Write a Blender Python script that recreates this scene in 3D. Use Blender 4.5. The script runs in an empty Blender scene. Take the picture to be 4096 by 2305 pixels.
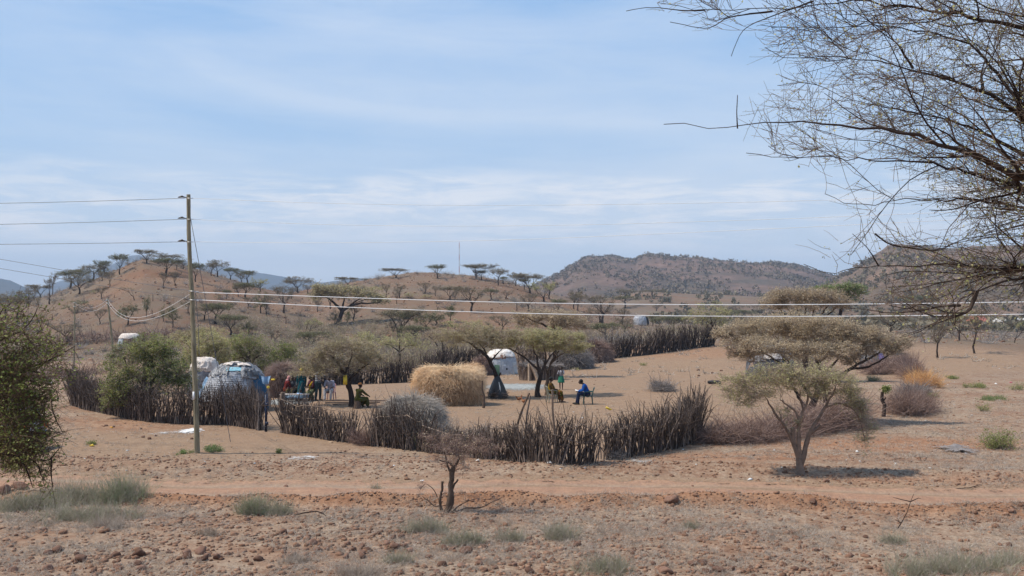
import bpy, math, random
import numpy as np
from mathutils import Vector, Matrix

random.seed(7)
RNG = np.random.default_rng(11)
SC = bpy.context.scene
COL = SC.collection

# ------------------------------------------------------------------ camera
LENS = 35.0
F = LENS / 36.0 * 1024.0
CZ = 5.0
PITCH = math.atan(20.0 / F)
cam_d = bpy.data.cameras.new('camera')
cam = bpy.data.objects.new('camera', cam_d)
COL.objects.link(cam)
cam.location = (0, 0, CZ)
cam.rotation_euler = (math.pi / 2 + PITCH, 0, 0)
cam_d.lens = LENS
cam_d.sensor_width = 36
cam_d.clip_start = 0.1
cam_d.clip_end = 20000
SC.camera = cam

CP, SP = math.cos(PITCH), math.sin(PITCH)

def ray(sx, sy):
    """direction (with unit forward distance) through a point of the 4096 x 2305 photograph"""
    a = (sx / 4.0 - 512.0) / F
    b = (288.0 - sy / 4.0) / F
    y = CP - b * SP
    z = SP + b * CP
    return np.array([a / y, 1.0, z / y])

def at(sx, sy, D):
    return np.array([0, 0, CZ]) + ray(sx, sy) * D

def proj(x, y, z):
    zz = z - CZ
    d = y * CP + zz * SP
    up = zz * CP - y * SP
    d = np.where(d < 0.1, 0.1, d)
    return (512 + F * x / d) * 4, (288 - F * up / d) * 4

# ------------------------------------------------------------------ noise
def _hash(ix, iy, seed):
    ix = ix.astype(np.int64); iy = iy.astype(np.int64)
    h = (ix * 374761393 + iy * 668265263 + seed * 982451653) & 0xffffffff
    h = ((h ^ (h >> 13)) * 1274126177) & 0xffffffff
    h = h ^ (h >> 16)
    return (h & 0xffff) / 65535.0

def vnoise(x, y, seed=0):
    x0 = np.floor(x); y0 = np.floor(y)
    fx = x - x0; fy = y - y0
    fx = fx * fx * (3 - 2 * fx); fy = fy * fy * (3 - 2 * fy)
    a = _hash(x0, y0, seed); b = _hash(x0 + 1, y0, seed)
    c = _hash(x0, y0 + 1, seed); d = _hash(x0 + 1, y0 + 1, seed)
    return (a * (1 - fx) + b * fx) * (1 - fy) + (c * (1 - fx) + d * fx) * fy

def fbm(x, y, seed=0, octv=4):
    x = np.asarray(x, float); y = np.asarray(y, float)
    s = 0; a = 0.5; t = 0
    for i in range(octv):
        s = s + a * (vnoise(x, y, seed + i * 17) - 0.5)
        t += a; a *= 0.5; x = x * 2.03 + 11.3; y = y * 2.03 + 5.1
    return s / t

def sstep(a, b, x):
    t = np.clip((x - a) / (b - a), 0, 1)
    return t * t * (3 - 2 * t)

# ------------------------------------------------------------------ terrain
def c1(p): return [(x / 2.417, y / 2.417 + 900) for x, y in p]
def c2(p): return [(x / 2.417 + 1024, y / 2.417 + 900) for x, y in p]
def c3(p): return [(x / 2.417 + 2048, y / 2.417 + 900) for x, y in p]
def c4(p): return [(x / 2.417 + 3072, y / 2.417 + 900) for x, y in p]

HILLS = {}
def add_hill(key, D, r0, zf, prof, back=0.7, gexp=1.0, rough=1.0, cliff=0):
    xs = np.array([p[0] for p in prof], float); ys = np.array([p[1] for p in prof], float)
    us = (xs / 4 - 512) / F
    cz = CZ + (308 - ys / 4) / F * D
    HILLS[key] = (us, cz, D, r0, zf, back, gexp, rough, cliff)

add_hill('left', 300, 135, -1.2, [(-900, 1240), (-400, 1235), (0, 1222), (95, 1202), (200, 1185), (290, 1148), (356, 1130), (467, 1082), (520, 1060), (571, 1051), (620, 1060),
    (700, 1068), (811, 1092), (869, 1108), (951, 1129), (1024, 1148), (1150, 1172), (1300, 1200), (1450, 1260), (1600, 1330), (1800, 1400)], gexp=0.9)
add_hill('middle', 350, 140, -1.2, [(500, 1400), (700, 1300), (900, 1220), (1050, 1190), (1150, 1178), (1250, 1162), (1396, 1140), (1479, 1127), (1541, 1115), (1583, 1109), (1645, 1101),
    (1727, 1102), (1810, 1108), (1893, 1115), (1976, 1127), (2048, 1140), (2120, 1160), (2234, 1188), (2380, 1220), (2550, 1255), (2800, 1300), (3000, 1330)], gexp=0.9)
add_hill('low', 600, 380, -1.5, [(1900, 1300), (2250, 1240), (2400, 1200), (2500, 1176), (2560, 1165), (2650, 1170), (2800, 1178), (3000, 1186), (3200, 1198), (3400, 1215), (3800, 1260)])
add_hill('ridge', 1500, 680, -2.0, [(1700, 1240), (1950, 1190), (2130, 1150)] + c3([(380, 520), (480, 470), (560, 420), (620, 395), (690, 354), (740, 345), (860, 352), (930, 345), (1040, 362), (1150, 382), (1205, 380), (1250, 350),
    (1310, 335), (1400, 340), (1500, 357), (1800, 364), (2000, 378), (2300, 408), (2475, 403)]) + c4([(100, 410), (300, 445), (420, 475), (520, 505), (640, 520), (760, 570), (1000, 640), (1500, 760)]), rough=5)
add_hill('mesa', 950, 330, -1.0, [(3000, 1290), (3150, 1230), (3250, 1180)] + c4([(640, 525), (760, 462), (870, 395), (960, 335), (1060, 275), (1110, 245), (1160, 204), (1230, 192), (1450, 203), (1500, 212), (1700, 228), (1900, 225), (1980, 205), (2475, 205), (3200, 220), (4200, 260)]), rough=3, cliff=1)
add_hill('distant', 4500, 3000, -5, [(-1500, 1180), (-800, 1160), (0, 1165), (130, 1160), (230, 1130), (330, 1100), (400, 1075), (460, 1058), (496, 1040), (520, 1030), (556, 1027), (580, 1032), (600, 1040),
    (745, 1046), (790, 1058), (869, 1066), (950, 1078), (1024, 1095), (1100, 1107), (1200, 1122), (1290, 1136), (1360, 1130), (1400, 1119), (1430, 1119), (1470, 1130), (1560, 1160), (1900, 1200), (2300, 1215), (3000, 1200), (4000, 1200), (5200, 1180)], rough=12)
add_hill('blue', 3200, 2300, -5, [(-1200, 1080), (-500, 1095), (-100, 1108), (0, 1114), (40, 1122), (75, 1138), (100, 1150), (140, 1180), (220, 1215), (400, 1230)], rough=8)

def hill_z(key, x, y):
    us, cz, D, r0, zf, back, gexp, rough, cliff = HILLS[key]
    y = np.maximum(y, 1.0)
    u = x / y
    crest = np.interp(u, us, cz, left=zf - 3, right=zf - 3)
    Dl = D * (1 + 0.10 * fbm(u * 9 + 3, u * 0 + D * 0.001, seed=int(D), octv=3))
    t = (y - r0) / (Dl - r0)
    g = np.where(t < 0, 0.0, np.where(t <= 1, 1 - (1 - np.clip(t, 0, 1)) ** 1.9, 0))
    if cliff:
        g = np.where(t < 0, 0.0, np.where(t <= 1, 0.86 * np.sin(np.clip(t / 0.93, 0, 1) * math.pi / 2) ** 1.15 + 0.14 * sstep(0.93, 0.97, t), 0))
    tb = np.clip((y - Dl) / (Dl * back), 0, 1)
    g = np.where(t > 1, 1 - tb * tb * (3 - 2 * tb), g)
    amp = np.sin(np.clip(t, 0, 1) * math.pi)
    gul = fbm(x / (D * 0.05), y / (D * 0.11), seed=int(D) + 3, octv=5) * rough * 3.0
    g2 = zf + (crest - zf) * g + gul * amp * np.clip((crest - zf) / 8.0, 0, 1)
    # small skyline irregularity
    g2 = g2 + fbm(u * 260, u * 0 + 2.5, seed=5, octv=2) * rough * 0.12 * np.clip(t, 0, 1)
    return np.where((t < -0.02), zf - 3.0, g2)

def base_z(x, y):
    r = np.sqrt(x * x + y * y)
    z = 3.4 * (1 - sstep(1.0, 13.0, y)) * np.where(y > 13, 0, 1)
    z = z - 0.8 * sstep(58, 85, y) - 0.6 * sstep(90, 140, y) * (1 - sstep(0, 40, x))
    z = z + 2.9 * np.exp(-(((x - 40) / 34) ** 2 + ((y - 118) / 34) ** 2))
    z = z + 1.9 * np.exp(-(((x - 31) / 45) ** 2 + ((y - 236) / 40) ** 2))
    amp = sstep(8, 20, r)
    z = z + amp * (0.10 * fbm(x / 3.1, y / 2.6, 31, 3) + 0.28 * fbm(x / 11, y / 9, 41, 3) * sstep(30, 50, r) + 0.9 * fbm(x / 60, y / 60, 51, 3) * sstep(90, 160, r))
    # rough stony strip in front and windrows of the graded track
    yr = track_y(x)
    z = z + 0.045 * fbm(x / 0.38, y / 0.38, 71, 3) * (1 - sstep(34, 42, y)) * sstep(1.2, 2.2, np.abs(y - yr)) + 0.24 * np.exp(-((y - (yr - 2.0)) / 0.35) ** 2) * (0.6 + 0.9 * vnoise(x * 0.8, y * 0, 9))
    z = z + 0.20 * np.exp(-((y - (yr + 3.6)) / 0.8) ** 2) * (0.4 + 1.0 * vnoise(x * 0.7, y * 0 + 3, 19))
    z = z - 0.08 * np.exp(-((y - yr) / 1.7) ** 4)
    return z

def track_y(x):
    # the graded track runs across in front of the fence, drawing nearer on the right
    x = np.asarray(x, float)
    return 27.6 - 1.3 * sstep(2, 14, x) - 0.05 * np.maximum(x - 14, 0) + 0.1 * np.sin(x * 0.35) + 1.2 * sstep(-9, -17, x)

def H(x, y):
    x = np.asarray(x, float); y = np.asarray(y, float)
    z = base_z(x, y)
    for k in ('left', 'middle', 'low', 'ridge', 'mesa'):
        z = np.maximum(z, hill_z(k, x, y))
    return z

def ground_at(sx, sy, dmin=14, dmax=2500):
    """where the ray through that point of the photograph meets the ground"""
    r = ray(sx, sy)
    d = np.concatenate([np.arange(dmin, 120, 0.25), np.arange(120, 700, 1.0), np.arange(700, dmax, 5.0)])
    pz = CZ + r[2] * d
    h = H(r[0] * d, d)
    k = np.nonzero(pz <= h)[0]
    if len(k) == 0:
        # over the skyline: stand on the crest just below
        k2 = int(np.argmin((pz - h)[60:])) + 60
        dd = d[k2]
        return np.array([r[0] * dd, dd, float(h[k2])])
    i = max(k[0], 1)
    a = (pz[i - 1] - h[i - 1]) / max(1e-6, (pz[i - 1] - h[i - 1]) - (pz[i] - h[i]))
    dd = d[i - 1] + (d[i] - d[i - 1]) * a
    x = r[0] * dd
    return np.array([x, dd, float(H(x, dd))])

# ------------------------------------------------------------------ mesh building
def new_mesh(name, V, Q=None, T=None, rnd=None, mats=(), qm=None, tm=None, smooth=False, zone=None):
    me = bpy.data.meshes.new(name)
    V = np.asarray(V, np.float32)
    nq = 0 if Q is None else len(Q); nt = 0 if T is None else len(T)
    me.vertices.add(len(V)); me.vertices.foreach_set('co', V.ravel())
    me.loops.add(nq * 4 + nt * 3); me.polygons.add(nq + nt)
    li = []
    if nq: li.append(np.asarray(Q, np.int32).ravel())
    if nt: li.append(np.asarray(T, np.int32).ravel())
    me.loops.foreach_set('vertex_index', np.concatenate(li))
    st = np.concatenate([np.arange(nq) * 4, nq * 4 + np.arange(nt) * 3]).astype(np.int32)
    me.polygons.foreach_set('loop_start', st)
    for m in mats: me.materials.append(m)
    if qm is not None or tm is not None:
        mi = np.concatenate([np.zeros(nq, np.int32) if qm is None else np.asarray(qm, np.int32), np.zeros(nt, np.int32) if tm is None else np.asarray(tm, np.int32)])
        me.polygons.foreach_set('material_index', mi)
    if smooth:
        me.polygons.foreach_set('use_smooth', np.ones(nq + nt, bool))
    me.update(calc_edges=True)
    if rnd is not None:
        a = me.attributes.new('rnd', 'FLOAT', 'POINT')
        a.data.foreach_set('value', np.asarray(rnd, np.float32))
    if zone is not None:
        a = me.attributes.new('zone', 'FLOAT_COLOR', 'POINT')
        z4 = np.ones((len(V), 4), np.float32); z4[:, :3] = zone
        a.data.foreach_set('color', z4.ravel())
    return me

class Bulk:
    """gathers many small pieces that make up ONE part"""
    def __init__(s):
        s.V = []; s.Q = []; s.T = []; s.R = []; s.qm = []; s.tm = []; s.n = 0
    def add(s, V, Q=None, T=None, rnd=0.5, mat=0):
        V = np.asarray(V, float); s.V.append(V)
        s.R.append(np.full(len(V), rnd) if np.isscalar(rnd) else np.asarray(rnd))
        if Q is not None and len(Q): s.Q.append(np.asarray(Q) + s.n); s.qm.append(np.full(len(Q), mat))
        if T is not None and len(T): s.T.append(np.asarray(T) + s.n); s.tm.append(np.full(len(T), mat))
        s.n += len(V)
    def mesh(s, name, mats, smooth=False):
        Q = np.concatenate(s.Q) if s.Q else None
        T = np.concatenate(s.T) if s.T else None
        return new_mesh(name, np.concatenate(s.V), Q, T, np.concatenate(s.R), mats,
                        np.concatenate(s.qm) if s.qm else None, np.concatenate(s.tm) if s.tm else None, smooth)
    def build(s, name, mats, parent=None, smooth=False, loc=None):
        if s.n == 0: return None
        if not isinstance(mats, (list, tuple)): mats = [mats]
        if loc is not None:
            s.V = [v - np.asarray(loc)[None, :] for v in s.V]
        return link(name, s.mesh(name, mats, smooth), parent, loc)

def link(name, me, parent=None, loc=None):
    o = bpy.data.objects.new(name, me)
    COL.objects.link(o)
    if parent is not None: o.parent = parent
    elif loc is not None: o.location = [float(c) for c in loc]
    return o

def tag(o, label=None, cat=None, group=None, kind=None):
    if label: o['label'] = label
    if cat: o['category'] = cat
    if group: o['group'] = group
    if kind: o['kind'] = kind
    return o

def thing(name, label, cat, loc=(0, 0, 0), rz=0.0, group=None):
    o = bpy.data.objects.new(name, None)
    COL.objects.link(o)
    o.empty_display_size = 0.2
    o.location = [float(c) for c in loc]; o.rotation_euler = (0, 0, rz)
    return tag(o, label, cat, group)

def copy_tree(o, parent=None):
    c = o.copy(); COL.objects.link(c)
    if parent is not None: c.parent = parent
    for ch in list(o.children): copy_tree(ch, c)
    return c

# ---- vectorised strands: N polylines of k+1 points -> tubes with `sides`
def tubes(P, R, sides=3):
    """P: (N,k+1,3) points, R: (N,k+1) radii -> V, Q"""
    N, K, _ = P.shape
    d = np.gradient(P, axis=1)
    d /= np.linalg.norm(d, axis=2, keepdims=True) + 1e-9
    ref = np.where(np.abs(d[..., 2:3]) > 0.9, np.array([1.0, 0, 0]), np.array([0, 0, 1.0]))
    # keep one reference per strand so that rings do not twist
    ref = np.repeat(ref[:, :1, :], K, axis=1)
    a = np.cross(d, ref); a /= np.linalg.norm(a, axis=2, keepdims=True) + 1e-9
    b = np.cross(d, a)
    ang = np.arange(sides) * 2 * math.pi / sides
    ring = (a[:, :, None, :] * np.cos(ang)[None, None, :, None] + b[:, :, None, :] * np.sin(ang)[None, None, :, None])
    V = P[:, :, None, :] + ring * R[:, :, None, None]
    idx = np.arange(N * K * sides).reshape(N, K, sides)
    i0 = idx[:, :-1, :]; i1 = idx[:, 1:, :]
    Q = np.stack([i0, np.roll(i0, -1, axis=2), np.roll(i1, -1, axis=2), i1], axis=-1).reshape(-1, 4)
    return V.reshape(-1, 3), Q

def strands(P0, D, L, r0, r1=None, k=3, bend=0.15, droop=0.0, rng=RNG):
    """random curved strands. P0 (N,3), D (N,3) unit, L (N,), r0 (N,)"""
    N = len(P0)
    L = np.broadcast_to(L, (N,)); r0 = np.broadcast_to(r0, (N,))
    r1 = r0 * 0.4 if r1 is None else np.broadcast_to(r1, (N,))
    P = np.zeros((N, k + 1, 3)); P[:, 0] = P0
    d = D.copy()
    for i in range(k):
        d = d + rng.normal(0, bend, (N, 3)) + np.array([0, 0, -droop])
        d /= np.linalg.norm(d, axis=1, keepdims=True) + 1e-9
        P[:, i + 1] = P[:, i] + d * (L / k)[:, None]
    t = np.linspace(0, 1, k + 1)[None, :]
    R = r0[:, None] * (1 - t) + r1[:, None] * t
    return P, R

def add_tubes(b, P, R, sides=3, rnd=None, mat=0):
    N, K, _ = P.shape
    if N == 0: return
    V, Q = tubes(P, R, sides)
    if rnd is None: rnd = RNG.random(N)
    b.add(V, Q, rnd=np.repeat(np.broadcast_to(rnd, (N,)), K * sides), mat=mat)

def add_leaves(b, C, size, mat=0, rnd=None, flat=0.0, aspect=0.5, rng=RNG):
    """one bent leaf quad at every point of C"""
    N = len(C)
    if N == 0: return
    s = np.broadcast_to(size, (N,)) * rng.uniform(0.6, 1.3, N)
    a = rng.normal(0, 1, (N, 3)); a[:, 2] *= (1 - flat); a /= np.linalg.norm(a, axis=1, keepdims=True)
    c = rng.normal(0, 1, (N, 3)); c = np.cross(a, c)
    if flat: c = np.cross(a, np.array([0, 0, 1.0])[None] + rng.normal(0, 0.4, (N, 3)))
    c /= np.linalg.norm(c, axis=1, keepdims=True) + 1e-9
    a = a * s[:, None]; c = c * (s * aspect)[:, None]
    V = np.stack([C, C + a * 0.5 + c, C + a, C + a * 0.5 - c], axis=1).reshape(-1, 3)
    Q = np.arange(N * 4).reshape(N, 4)
    if rnd is None: rnd = rng.random(N)
    b.add(V, Q, rnd=np.repeat(rnd, 4), mat=mat)

def polytube(b, pts, radii, sides=8, rnd=0.5, mat=0, caps=True, wob=0.0):
    P = np.asarray(pts, float)[None]; R = np.broadcast_to(np.asarray(radii, float), (P.shape[1],))[None]
    V, Q = tubes(P, R, sides)
    if wob: V = V + RNG.normal(0, wob, V.shape)
    K = P.shape[1]
    b.add(V, Q, rnd=rnd, mat=mat)
    if caps:
        n0 = b.n - len(V)
        for base, c in ((0, P[0, 0]), ((K - 1) * sides, P[0, -1])):
            ring = V[base:base + sides]
            VV = np.vstack([ring, c[None]])
            T = [(i, (i + 1) % sides, sides) for i in range(sides)]
            b.add(VV, None, T, rnd=rnd, mat=mat)

def box(b, c, s, rz=0.0, mat=0, rnd=0.5, tilt=None, taper=1.0):
    """box of full size s centred at c"""
    x, y, z = np.array(s) / 2.0
    V = np.array([(-x, -y, -z), (x, -y, -z), (x, y, -z), (-x, y, -z), (-x * taper, -y * taper, z), (x * taper, -y * taper, z), (x * taper, y * taper, z), (-x * taper, y * taper, z)])
    if tilt is not None:
        M = np.array(Matrix.Rotation(tilt[0], 3, 'X') @ Matrix.Rotation(tilt[1], 3, 'Y'))
        V = V @ M.T
    cr, sr = math.cos(rz), math.sin(rz)
    V = V @ np.array([[cr, sr, 0], [-sr, cr, 0], [0, 0, 1]])
    b.add(V + np.array(c), [(0, 3, 2, 1), (4, 5, 6, 7), (0, 1, 5, 4), (1, 2, 6, 5), (2, 3, 7, 6), (3, 0, 4, 7)], rnd=rnd, mat=mat)

# ------------------------------------------------------------------ materials
def mat_new(name):
    m = bpy.data.materials.new(name); m.use_nodes = True
    nt = m.node_tree; nt.nodes.clear()
    out = nt.nodes.new('ShaderNodeOutputMaterial'); p = nt.nodes.new('ShaderNodeBsdfPrincipled')
    nt.links.new(p.outputs[0], out.inputs[0])
    return m, nt, p

def N_(nt, t, **kw):
    n = nt.nodes.new(t)
    for k, v in kw.items(): setattr(n, k, v)
    return n

def mixc(nt, fac, a, b, blend='MIX'):
    n = N_(nt, 'ShaderNodeMix', data_type='RGBA', blend_type=blend)
    for sock, v in ((n.inputs[0], fac), (n.inputs[6], a), (n.inputs[7], b)):
        if hasattr(v, 'is_output'): nt.links.new(v, sock)
        elif isinstance(v, (int, float)): sock.default_value = v
        else: sock.default_value = (*v, 1)
    return n.outputs[2]

def ramp(nt, fac, stops):
    n = N_(nt, 'ShaderNodeValToRGB'); e = n.color_ramp.elements
    while len(e) < len(stops): e.new(0.5)
    for el, (p, c) in zip(e, stops):
        el.position = p; el.color = (*c, 1) if not isinstance(c, (int, float)) else (c, c, c, 1)
    nt.links.new(fac, n.inputs[0])
    return n.outputs[0]

def noise(nt, vec, scale, detail=4, rough=0.55, dist=0.0):
    n = N_(nt, 'ShaderNodeTexNoise'); n.inputs['Scale'].default_value = scale
    n.inputs['Detail'].default_value = detail; n.inputs['Roughness'].default_value = rough
    n.inputs['Distortion'].default_value = dist
    nt.links.new(vec, n.inputs['Vector'])
    return n.outputs[0]

def math_(nt, op, a, b=None, clamp=False):
    n = N_(nt, 'ShaderNodeMath', operation=op); n.use_clamp = clamp
    for i, v in enumerate((a, b)):
        if v is None: continue
        if hasattr(v, 'is_output'): nt.links.new(v, n.inputs[i])
        else: n.inputs[i].default_value = v
    return n.outputs[0]

def bump(nt, p, h, strength=0.4, dist=0.05):
    n = N_(nt, 'ShaderNodeBump'); n.inputs['Strength'].default_value = strength; n.inputs['Distance'].default_value = dist
    nt.links.new(h, n.inputs['Height']); nt.links.new(n.outputs[0], p.inputs['Normal'])

def m_rnd(name, stops, rough=0.9, spec=0.1, scale=0, trans=0.0, metal=0.0, nz=None):
    """colour picked per strand / leaf / stone by the rnd attribute, with a little grain"""
    m, nt, p = mat_new(name)
    a = N_(nt, 'ShaderNodeAttribute', attribute_name='rnd')
    k = len(stops)
    c = ramp(nt, a.outputs['Fac'], [(i / max(1, k - 1), s) for i, s in enumerate(stops)])
    if nz:
        g = N_(nt, 'ShaderNodeNewGeometry')
        f = noise(nt, g.outputs['Position'], nz, 5)
        c = mixc(nt, 0.75, c, ramp(nt, f, [(0.3, 0.45), (0.7, 1.0)]), 'MULTIPLY')
    nt.links.new(c, p.inputs['Base Color'])
    p.inputs['Roughness'].default_value = rough
    p.inputs['Specular IOR Level'].default_value = spec
    p.inputs['Metallic'].default_value = metal
    if trans:
        out = nt.nodes['Material Output']; tr = N_(nt, 'ShaderNodeBsdfTranslucent')
        nt.links.new(c, tr.inputs[0]); mx = N_(nt, 'ShaderNodeMixShader'); mx.inputs[0].default_value = trans
        nt.links.new(p.outputs[0], mx.inputs[1]); nt.links.new(tr.outputs[0], mx.inputs[2]); nt.links.new(mx.outputs[0], out.inputs[0])
    return m

def m_plain(name, col, rough=0.7, spec=0.3, metal=0.0, nz=6.0, var=0.35, bmp=0.0, col2=None, coat=0):
    m, nt, p = mat_new(name)
    g = N_(nt, 'ShaderNodeTexCoord')
    f = noise(nt, g.outputs['Object'], nz, 6, 0.6)
    c2_ = tuple(x * (1 - var) for x in col) if col2 is None else col2
    c = ramp(nt, f, [(0.35, c2_), (0.62, col)])
    nt.links.new(c, p.inputs['Base Color'])
    p.inputs['Roughness'].default_value = rough; p.inputs['Specular IOR Level'].default_value = spec; p.inputs['Metallic'].default_value = metal
    p.inputs['Coat Weight'].default_value = coat
    if bmp: bump(nt, p, noise(nt, g.outputs['Object'], nz * 3, 5), bmp, 0.03)
    return m

def m_soil(name, track=False):
    m, nt, p = mat_new(name)
    g = N_(nt, 'ShaderNodeNewGeometry'); pos = g.outputs['Position']
    z = N_(nt, 'ShaderNodeAttribute', attribute_name='zone')
    sep = N_(nt, 'ShaderNodeSeparateColor'); nt.links.new(z.outputs['Color'], sep.inputs[0])
    n1 = noise(nt, pos, 0.35, 6, 0.6); n2 = noise(nt, pos, 2.3, 6, 0.65); n3 = noise(nt, pos, 11.0, 5, 0.7); n4 = noise(nt, pos, 0.06, 5, 0.6)
    # stony soil with dry litter
    red = ramp(nt, n2, [(0.32, SOIL_A), (0.68, SOIL_B)])
    dry = ramp(nt, n3, [(0.3, DRY_A), (0.7, DRY_B)])
    f = math_(nt, 'ADD', math_(nt, 'MULTIPLY', n1, 0.5), math_(nt, 'MULTIPLY', n2, 0.5))
    c = mixc(nt, ramp(nt, f, [(0.42, 0.12), (0.58, 0.9)]), red, dry)
    # hills: larger patches of bare red and grey scrub litter
    hillc = mixc(nt, ramp(nt, n4, [(0.40, 0.0), (0.62, 1.0)]), HILL_A, HILL_B)
    hillc = mixc(nt, ramp(nt, n1, [(0.35, 0.65), (0.65, 0.0)]), hillc, HILL_C)
    c = mixc(nt, sep.outputs[2], c, hillc)
    bare = ramp(nt, n2, [(0.3, BARE_A), (0.7, BARE_B)])
    bare = mixc(nt, ramp(nt, n1, [(0.4, 0.0), (0.65, 0.55)]), bare, BARE_C)
    c = mixc(nt, math_(nt, 'MULTIPLY', sep.outputs[0], ramp(nt, n2, [(0.15, 0.75), (0.5, 1.0)]), True), c, bare)
    c = mixc(nt, sep.outputs[1], c, ramp(nt, n2, [(0.3, ORA_A), (0.7, ORA_B)]))
    c = mixc(nt, 0.8, c, ramp(nt, n3, [(0.28, 0.62), (0.6, 1.08)]), 'MULTIPLY')
    nt.links.new(c, p.inputs['Base Color'])
    p.inputs['Roughness'].default_value = 0.95; p.inputs['Specular IOR Level'].default_value = 0.08
    h = math_(nt, 'ADD', math_(nt, 'MULTIPLY', n2, 0.6), math_(nt, 'MULTIPLY', n3, 0.4))
    bump(nt, p, h, 0.7, 0.12)
    if track:
        hsv = N_(nt, 'ShaderNodeBrightContrast'); nt.links.new(c, hsv.inputs[0]); hsv.inputs[1].default_value = 0.035; nt.links.new(hsv.outputs[0], p.inputs['Base Color'])
        out = nt.nodes['Material Output']
        tr = N_(nt, 'ShaderNodeBsdfTransparent'); mx = N_(nt, 'ShaderNodeMixShader')
        a = N_(nt, 'ShaderNodeAttribute', attribute_name='rnd')
        e = math_(nt, 'ADD', a.outputs['Fac'], math_(nt, 'MULTIPLY', math_(nt, 'SUBTRACT', n2, 0.5), 1.6))
        fac = ramp(nt, e, [(0.42, 0.0), (0.58, 1.0)])
        nt.links.new(fac, mx.inputs[0]); nt.links.new(tr.outputs[0], mx.inputs[1]); nt.links.new(p.outputs[0], mx.inputs[2])
        nt.links.new(mx.outputs[0], out.inputs[0])
    return m

SOIL_A, SOIL_B = (0.185, 0.098, 0.060), (0.315, 0.188, 0.120)
DRY_A, DRY_B = (0.235, 0.168, 0.115), (0.40, 0.305, 0.225)
HILL_A, HILL_B, HILL_C = (0.172, 0.102, 0.068), (0.178, 0.130, 0.092), (0.165, 0.132, 0.095)
BARE_A, BARE_B, BARE_C = (0.235, 0.155, 0.102), (0.325, 0.224, 0.150), (0.288, 0.184, 0.118)
ORA_A, ORA_B = (0.25, 0.108, 0.055), (0.38, 0.185, 0.095)

MS = m_soil('soil')
M_twig = m_rnd('dry_twig', [(0.15, 0.11, 0.085), (0.32, 0.25, 0.19), (0.50, 0.41, 0.32)])
M_bark = m_rnd('acacia_bark', [(0.11, 0.075, 0.055), (0.17, 0.12, 0.09)], nz=9)
M_barkd = m_rnd('dark_bark', [(0.045, 0.030, 0.024), (0.085, 0.06, 0.048)], nz=9)
M_barkl = m_rnd('pale_bark', [(0.20, 0.14, 0.105), (0.29, 0.21, 0.16)], nz=9)
M_leaf_tan = m_rnd('tan_leaf', [(0.36, 0.28, 0.175), (0.58, 0.465, 0.30), (0.76, 0.635, 0.45)], trans=0.3)
M_leaf_olive = m_rnd('olive_leaf', [(0.24, 0.215, 0.11), (0.43, 0.375, 0.20), (0.60, 0.52, 0.31)], trans=0.3)
M_leaf_yel = m_rnd('yellow_green_leaf', [(0.27, 0.27, 0.10), (0.46, 0.44, 0.19), (0.64, 0.57, 0.31)], trans=0.3)
M_leaf_green = m_rnd('green_leaf', [(0.095, 0.12, 0.032), (0.23, 0.265, 0.075), (0.42, 0.43, 0.17)], trans=0.3)
M_leaf_dark = m_rnd('dark_green_leaf', [(0.11, 0.12, 0.06), (0.21, 0.22, 0.11), (0.32, 0.32, 0.18)], trans=0.2)
M_leaf_fresh = m_rnd('fresh_green_leaf', [(0.10, 0.16, 0.05), (0.19, 0.26, 0.09), (0.30, 0.36, 0.15)], trans=0.3)
M_stick = m_rnd('stake_wood', [(0.055, 0.040, 0.034), (0.135, 0.100, 0.083), (0.235, 0.182, 0.152), (0.38, 0.305, 0.26)], rough=0.85, nz=20)
M_stickb = m_rnd('weathered_stake_wood', [(0.10, 0.072, 0.057), (0.19, 0.137, 0.108), (0.29, 0.215, 0.165), (0.40, 0.31, 0.245)], rough=0.85, nz=20)
M_brush = m_rnd('red_brown_brush', [(0.14, 0.088, 0.072), (0.27, 0.18, 0.148), (0.42, 0.31, 0.26)])
M_brushg = m_rnd('grey_brush', [(0.13, 0.11, 0.10), (0.25, 0.22, 0.205), (0.40, 0.36, 0.34)])
M_straw = m_rnd('straw', [(0.46, 0.275, 0.15), (0.74, 0.50, 0.30), (0.90, 0.69, 0.46)])
M_strawg = m_rnd('grey_straw', [(0.13, 0.110, 0.090), (0.30, 0.260, 0.222), (0.52, 0.465, 0.41)])
M_orange = m_rnd('orange_straw', [(0.42, 0.20, 0.09), (0.62, 0.35, 0.15), (0.74, 0.48, 0.24)])
M_grass = m_rnd('grey_green_grass', [(0.27, 0.28, 0.18), (0.42, 0.42, 0.29), (0.60, 0.56, 0.42)], trans=0.35)
M_grassg = m_rnd('green_grass', [(0.24, 0.30, 0.15), (0.38, 0.43, 0.26), (0.56, 0.54, 0.40)], trans=0.35)
M_dry = m_rnd('dry_grass_blade', [(0.33, 0.26, 0.205), (0.49, 0.405, 0.335), (0.64, 0.56, 0.475)], trans=0.15)
M_rock = m_rnd('red_brown_rock', [(0.13, 0.072, 0.050), (0.24, 0.135, 0.095), (0.35, 0.215, 0.155)], nz=14)
M_rubble = m_rnd('rubble_stone', [(0.15, 0.08, 0.052), (0.28, 0.155, 0.10), (0.42, 0.26, 0.175)], nz=9)
M_scrub = m_rnd('scrub_leaf', [(0.13, 0.115, 0.08), (0.21, 0.18, 0.125), (0.31, 0.26, 0.18)], trans=0.2)
M_leaf_hill = m_rnd('hill_leaf', [(0.12, 0.105, 0.06), (0.22, 0.188, 0.115), (0.33, 0.28, 0.18)], trans=0.2)
M_leaf_hillg = m_rnd('hill_green_leaf', [(0.08, 0.085, 0.035), (0.16, 0.165, 0.075), (0.26, 0.25, 0.13)], trans=0.2)
M_twig_dark = m_rnd('dark_twig', [(0.07, 0.052, 0.042), (0.14, 0.108, 0.088), (0.22, 0.175, 0.145)])
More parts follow.
